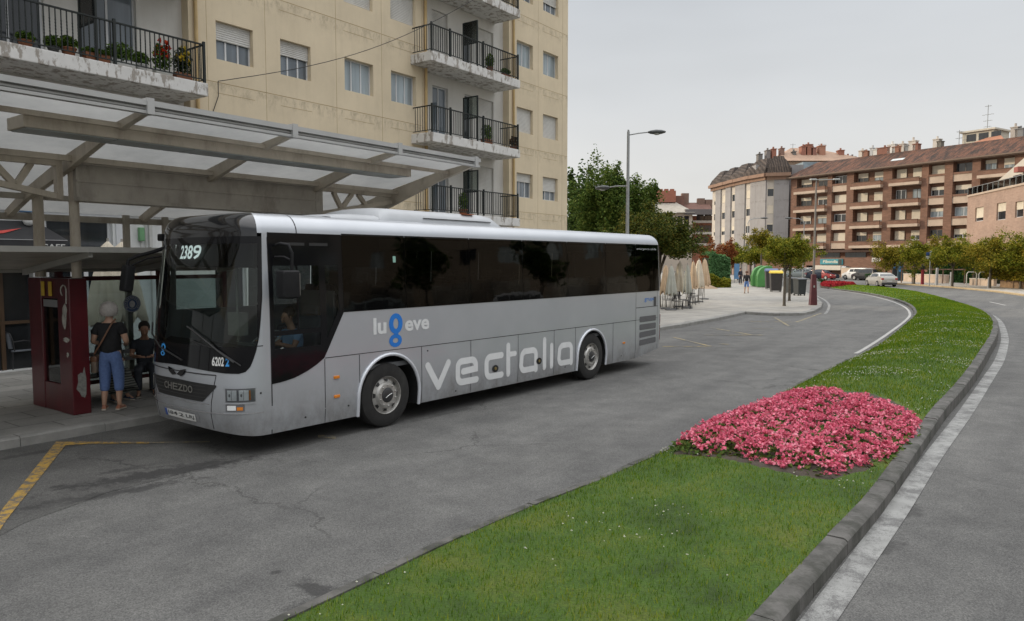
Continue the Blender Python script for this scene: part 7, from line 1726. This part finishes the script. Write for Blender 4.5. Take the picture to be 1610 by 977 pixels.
mb=MB(); xa=onplane(1529,226,-5.2,A_,eb,nb)[0]; mb.add([(xa,5.2,19.78),(xa+4.2,5.2,19.78),(xa+3.2,6.4,20.5),(xa+1.4,6.4,20.4)],[(0,1,2,3)]); mb.build('hip_tiles',mat('tile_orange',(.33,.15,.09),.9,.15,2),rf_)
# -- grey block with faceted front
fpx=[1119.5,1122,1126,1134,1141.6,1149.8,1156.7,1172,1180.4,1204.6,1216,1239.4]; typ='WWGWGWGWGWG'
zi=lambda px: ip(px,[1119,1150,1173,1201,1239],[152,142,136,130.5,129.2])
FP=[AT(p,zi(p),10) for p in fpx]; FP=[Vector((p.x,p.y,0)) for p in FP]
gb=thing('apartment_building','grey and white corner apartment block with a faceted front and dark mansard roof','building',(0,0,0))
GRY=facade_mat('grey_render',(.30,.285,.28),(.20,.17,.15),.6); WHS=mat('white_stucco',(.50,.45,.39),.85,.06,1)
ZE=17.3
for i,t_ in enumerate(typ):
    a,b=FP[i],FP[i+1]; d=(b-a).normalized(); nn=Vector((d.y,-d.x,0)); nn=nn if nn.y<0 or nn.x<0 else -nn
    T=Matrix(((d.x,-d.y,0,a.x),(d.y,d.x,0,a.y),(0,0,1,0),(0,0,0,1))); L_=(b-a).length
    mb=MB(); mb.T=T
    if t_=='G': mb.box(0,L_,-.25,3,3.4,ZE); mb.build('grey_panel',GRY,gb)
    else:
        hs=[(L_*.12,L_*.93,z,z+1.5) for z in (4.6,7.7,10.8,13.9)] if L_>1 else []
        wall(mb,0,L_,3.4,ZE,hs,0,.2); mb.box(0,L_,.4,3,3.4,ZE); mb.build('white_strip',WHS,gb)
        for (x0,x1,z0,z1) in hs:
            mb=MB(); mb.T=T; mb.box(x0,x1,.1,.15,z0,z1); w_=mb.build('window',PANED,gb); mb=MB(); mb.T=T; mb.box(x0-.02,x1+.02,.02,.09,z1-(.25 if rr.random()<.6 else .8 if rr.random()<.5 else 1.45),z1); mb.build('shutter',CREAMSH,w_)
    mb=MB(); mb.T=T; mb.box(-.25,L_+.25,-.9-(i%2)*.05,2.5,ZE-.02+(i%2)*.01,ZE+.55+(i%2)*.02); mb.box(-.05,L_+.05,-.45-(i%2)*.03,2.4,ZE-.6,ZE-.03+(i%2)*.005); mb.build('cornice',mat('cornice_terracotta',(.26,.16,.11),.8,.12,1),gb)
    mb=MB(); mb.T=T; mb.box(.3,L_-.1,1.6+(i%2)*.02,3,0,3.38); mb.build('ground_floor_wall',mat('ground_floor_dark',(.10,.08,.07),.7,.4,.4),gb)
for i in (1,3,5,7,9,10):
    b=FP[i+1]; mb=MB(); mb.box(b.x-.3,b.x+.3,b.y-.1,b.y+.5,.0,3.4); mb.build('column',mat('column_pink',(.42,.28,.22),.8),gb)
def frust(i0,i1,name='roof'):
    a,b=FP[i0],FP[i1]; d=(b-a).normalized(); L_=(b-a).length; T=Matrix(((d.x,-d.y,0,a.x),(d.y,d.x,0,a.y),(0,0,1,0),(0,0,0,1))); mb=MB(); mb.T=T; z0=ZE+.56; h=ip((a.x+b.x)/2,[40,48],[2.6,3.2])
    q=min(L_*.27,1.6)
    mb.add([(-.1,-.7,z0),(L_+.1,-.7,z0),(L_+.1,5,z0),(-.1,5,z0),(.1,-.25,z0+h*.35),(L_-.1,-.25,z0+h*.35),(q,1.1,z0+h),(L_-q,1.1,z0+h),(L_-q,5,z0+h),(q,5,z0+h),(-.1,5,z0+h*.4),(L_+.1,5,z0+h*.4)],[(0,1,5,4),(4,5,7,6),(6,7,8,9),(1,2,11,5),(5,11,8,7),(3,0,4,10),(10,4,6,9)])
    mb.build(name,SLATE,gb)
frust(0,3);frust(3,5);frust(5,7);frust(7,9);frust(9,11)
mb=MB(); mb.box(43.5,52,133,150,0,ZE+2.4); mb.build('rear_wall',GRY,gb)
# -- orange roofed building behind
ob=thing('apartment_building','building behind with pale orange roof storey and many chimneys','building',(0,0,0))
p0,p1=AT(1213,160),AT(1335,168); 
mb=MB(); zt0=ZAT(238,160); mb.box(p0.x,p1.x,158,170,0,ZAT(256,160)); mb.build('wall',mat('salmon_render',(.50,.36,.26),.85),ob)
mb=MB(); zz=ZAT(256,160)+.01; mb.add([(p0.x-1,157,zz),(p1.x,157,zz),(p1.x-9,164,ZAT(252,164)),(p0.x+5,164,ZAT(233,164)),(p0.x-1,171,zz),(p1.x,171,zz),(p0.x+9.5,164,ZAT(233,164)),(p0.x+11,160,ZAT(243,160))],[(0,1,2,6,3),(0,3,4),(3,6,2,5,4),(1,5,2)]); r_=mb.build('roof',mat('salmon_tiles',(.36,.24,.17),.9,.12,1),ob)
for (px,yt,w_,c_) in ((1193.5,244,.9,(.16,.15,.14)),(1206,238,.8,(.2,.18,.17)),(1215,236,.9,(.28,.12,.08)),(1228,235,.8,(.22,.13,.1)),(1247,240,.6,(.16,.15,.14)),(1262,232,1.2,(.30,.13,.09)),(1270,229,1.4,(.28,.12,.08)),(1277,234,1.1,(.25,.12,.09)),(1290.5,231,1.3,(.36,.18,.12)),(1320.5,238,1.1,(.30,.13,.10)),(1332,247,1.0,(.28,.13,.1)),(1339,248,.9,(.2,.12,.1))):
    a=AT(px,161,ZAT(yt,161)); mb=MB(); mb.box(a.x-w_/2,a.x+w_/2,160,161.5,17,a.z); mb.box(a.x-w_/2-.1,a.x+w_/2+.1,159.9,161.6,a.z+.002,a.z+.15); mb.tube([(a.x,160.7,a.z+.1),(a.x,160.7,a.z+.6)],.2,8); mb.build('chimney',mat('chimney_b%d'%int(c_[0]*100),c_,.85,.15,1),ob)
a=AT(1241.5,162); antenna(ob,a.x,162,23,ZAT(226,162),((.95,.6),(.8,.5))); a=AT(1287,162); antenna(ob,a.x,162,22,ZAT(226,162),((.97,.9),)) 
mb=MB(); a=AT(1255,150);b=AT(1300,150); mb.box(a.x,b.x,149,156,17,ZAT(256,150)); mb.build('dormer_block',mat('bluegrey_roof',(.22,.27,.30),.7,.3,.5),ob)
# -- left far buildings
lf_=thing('apartment_building','distant beige and brick building with reddish roofs left of the grey block','building',(0,0,0))
a,b,c_=AT(1000,190),AT(1092,185),AT(1130,185)
BEI=mat('beige_render_far',(.48,.42,.35),.85,.08,.3)
mb=MB(); mb.box(a.x,b.x,188,205,0,ZAT(334,186)); mb.build('wall',BEI,lf_)
mb=MB(); mb.box(b.x+.01,c_.x,190,205,0,ZAT(338,186)); mb.build('wall',BRK3,lf_)
mb=MB(); z0=ZAT(334,186)+.01; z1=ZAT(312,188); mb.add([(a.x,187,z0),(b.x+.5,187,z0),(b.x-4,194,z1),(a.x,194,z1),(b.x+.5,205,z0)],[(0,1,2,3),(1,4,2)]); mb.build('roof',mat('beige_mansard',(.36,.33,.28),.9,.12,1),lf_)
mb=MB(); z0=ZAT(337,186)+.01; z1=ZAT(316,190); mb.add([(b.x-3,189,z0),(c_.x,189,z0),(c_.x,196,z1),(b.x-6,196,z1)],[(0,1,2,3)]); mb.box(b.x-14,b.x-1,193,200,z1-1,ZAT(308,193)); mb.build('roof',mat('dark_red_tiles',(.16,.085,.065),.9,.15,1),lf_)
mb=MB(); q0,q1=AT(1034,192),AT(1061,192); mb.box(q0.x,q1.x,192,196,ZAT(318,192),ZAT(300,192)); mb.build('attic_block',mat('red_brick_far',(.30,.12,.08),.9,.15,1),lf_)
for px in (1038,1047,1056): 
    x=AT(px,192).x; mb=MB(); mb.box(x-.5,x+.5,192.5,193.5,ZAT(301,192),ZAT(297,192)); mb.build('chimney',mat('red_brick_far',(.30,.12,.08),.9),lf_)
for px,py in ((1076,304),(1101,312),(1113,314)):
    x=AT(px,195).x; mb=MB(); mb.box(x-.9,x+.9,195,196.5,ZAT(330,195),ZAT(py,195)); mb.build('chimney',mat('brown_chimney_far',(.2,.13,.1),.9),lf_)
for py in (340,348,360,372,384):
    for px in ((1068,1078) if py>338 else ()): 
        x=AT(px,188).x; mb=MB(); z=ZAT(py,188); mb.box(x-.6,x+.6,187.9,187.99,z-1.6,z); mb.build('window',PANED,lf_)
for j,py in enumerate((350,368,386)):
    z=ZAT(py,189); 
    mb=MB(); mb.box(b.x+.1,c_.x-.2,189.0,189.9,z-.1,z+.5); mb.build('balcony',mat('white_band_far',(.5,.47,.42),.8),lf_)
    for px in (1101,1113):
        x=AT(px,189).x; mb=MB(); mb.box(x-.9,x+.9,189.8,189.95,z+.6,z+2.2); mb.build('window',PANED,lf_)
mb=MB(); z=ZAT(331,187); mb.box(b.x-2,c_.x,187.2,189,z-1.0,z+.3); mb.build('attic_band',mat('mansard_grey_far',(.14,.13,.13),.8),lf_)
# -- pink brick building on the right
pk0=Vector((61.2,99,0)); pk1=Vector((57.0,80,0)); ep_=(pk1-pk0).normalized(); npk=Vector((ep_.y,-ep_.x,0)); npk=npk if npk.x<0 else -npk
pkb=thing('apartment_building','pink brick building with a roof terrace and pale gable at the right edge','building',pk0,math.atan2(ep_.y,ep_.x))
pz=lambda px,py,w_=0: onplane(px,py,w_,pk0,ep_,npk)
zp=pz(1570,300)[1]; x_=[pz(px,330)[0] for px in (1533,1546,1567,1581,1596,1606)]
hs=[(pz(1533.5,330)[0],pz(1546.5,330)[0],pz(1540,348)[1],pz(1540,326)[1]),(pz(1567,330)[0],pz(1581.5,330)[0],pz(1574,346)[1],pz(1574,319)[1]),(pz(1596,330)[0],pz(1609,330)[0],pz(1602,342)[1],pz(1602,317)[1])]
mb=MB(); xe=pz(1521,330)[0]; wall(mb,xe,34,0,zp,hs,0,.3); wall(mb,xe,34,zp-.0,zp+.01,[]) ; mb.box(xe+.01,34,.5,12,0,zp-.3); mb.quad((xe,0,0),(xe,12,0),(xe,12,zp),(xe,0,zp)); mb.build('wall',BRK2,pkb)
for h in hs: window(pkb,h[0],h[1],h[2],h[3],.2,1,.5 if h!=hs[0] else .75,PANED,ALU,slats=False,smat=CREAMSH,fw=.08)
mb=MB(); mb.box(xe-.1,34,-.12,.2,zp+.011,zp+.25); mb.build('terrace_edge',PALE,pkb)
mb=MB(); mb.box(xe,34,-.02,.0,zp+.3,zp+1.15); mb.build('terrace_glass',glass('terrace_glass',(.6,.66,.66),.9,.05),pkb)
mb=MB()
for x in np.arange(xe,34,1.6): mb.box(x-.03,x+.03,-.05,.03,zp+.25,zp+1.2)
mb.box(xe,34,-.05,.03,zp+1.17,zp+1.23); mb.build('railing',GALV,pkb)
# pale gable set back on the terrace
W5=-4.0
P=[(pz(1558,294,W5)),(pz(1572,283,W5)),(pz(1612,247,W5)),(pz(1640,222,W5))]
g0=[(P[0][0],zp-.5),(P[0][0],P[0][1]),(P[2][0]+.0,P[2][1]),(P[3][0],P[3][1]),(P[3][0]+4,P[3][1]),(P[3][0]+4,zp-.5)]
mb=MB(); mb.prism([(p[0],p[1]) for p in g0],4.0,4.5,axis='y'); mb.build('gable',mat('gable_pale',(.50,.46,.40),.85,.06,.5),pkb)
d0,d1=pz(1592,330,W5)[0],pz(1604,330,W5)[0]; mb=MB(); mb.box(d0,d1,3.9,3.99,zp,pz(1598,276,W5)[1]); mb.build('terrace_door',mat('dark_door',(.03,.02,.035),.6),pkb)
mb=MB(); mb.box(d1+.2,d1+1.3,3.0,3.9,pz(1606,272,W5)[1],pz(1606,264,W5)[1]); mb.build('door_hood',mat('hood_red',(.30,.10,.08),.8),pkb)
# ================================================================ the other side of the street (behind and right of the viewpoint; unseen, added for the coach windows to mirror)
ow=thing('apartment_building','plain ochre apartment block across the street, added out of view as a reflection for the coach windows','building',(50,44,0),R(-90))
OWM=mat('ochre_render',(.20,.17,.135),.9,.12,.4)
hs=[(x,x+1.4,z,z+1.5) for x in np.arange(2,58,3.9) for z in (4.8,7.8,10.8)]
mb=MB(); wall(mb,0,60,0,14.2,hs,0,.2); mb.box(0,60,.5,10,0,14.2); mb.build('wall',OWM,ow)
for h in hs[:90]:
    mb=MB(); mb.box(h[0],h[1],.12,.18,h[2],h[3]); w_=mb.build('window',rr.choice([PANED,PANEC]),ow)
mb=MB()
for x in np.arange(1,58,5.2): mb.box(x,x+3.6,-.03,-.001,.3,3.0)
mb.build('shop_front',mat('shop_front_mix',(.20,.19,.17),.3,.8,.25),ow)
for i,(x,y) in enumerate(((41,17),(41,26),(41,35),(41,8),(40,-3))):
    tree('street tree across the road near the ochre block, %s in its row'%['third','second','first','fourth','fifth'][i],(x,y,0),2.2,(0,0,4.6),(2.2,2.2,2.2),12,1500,.2,DKG,120+i,.13,group='unseen street trees added for reflections')

for x,y,l_ in ((35.5,22,'white van added across the second road, out of view and mirrored in the coach windows'),(35.5,12.5,'pale van added nearer the viewpoint, out of view and mirrored in the coach windows')):
    car(l_,(x,y,0),R(90),5.0,1.9,2.1,CW if y>15 else CG2,'suv',name='parked_van',cat='van')
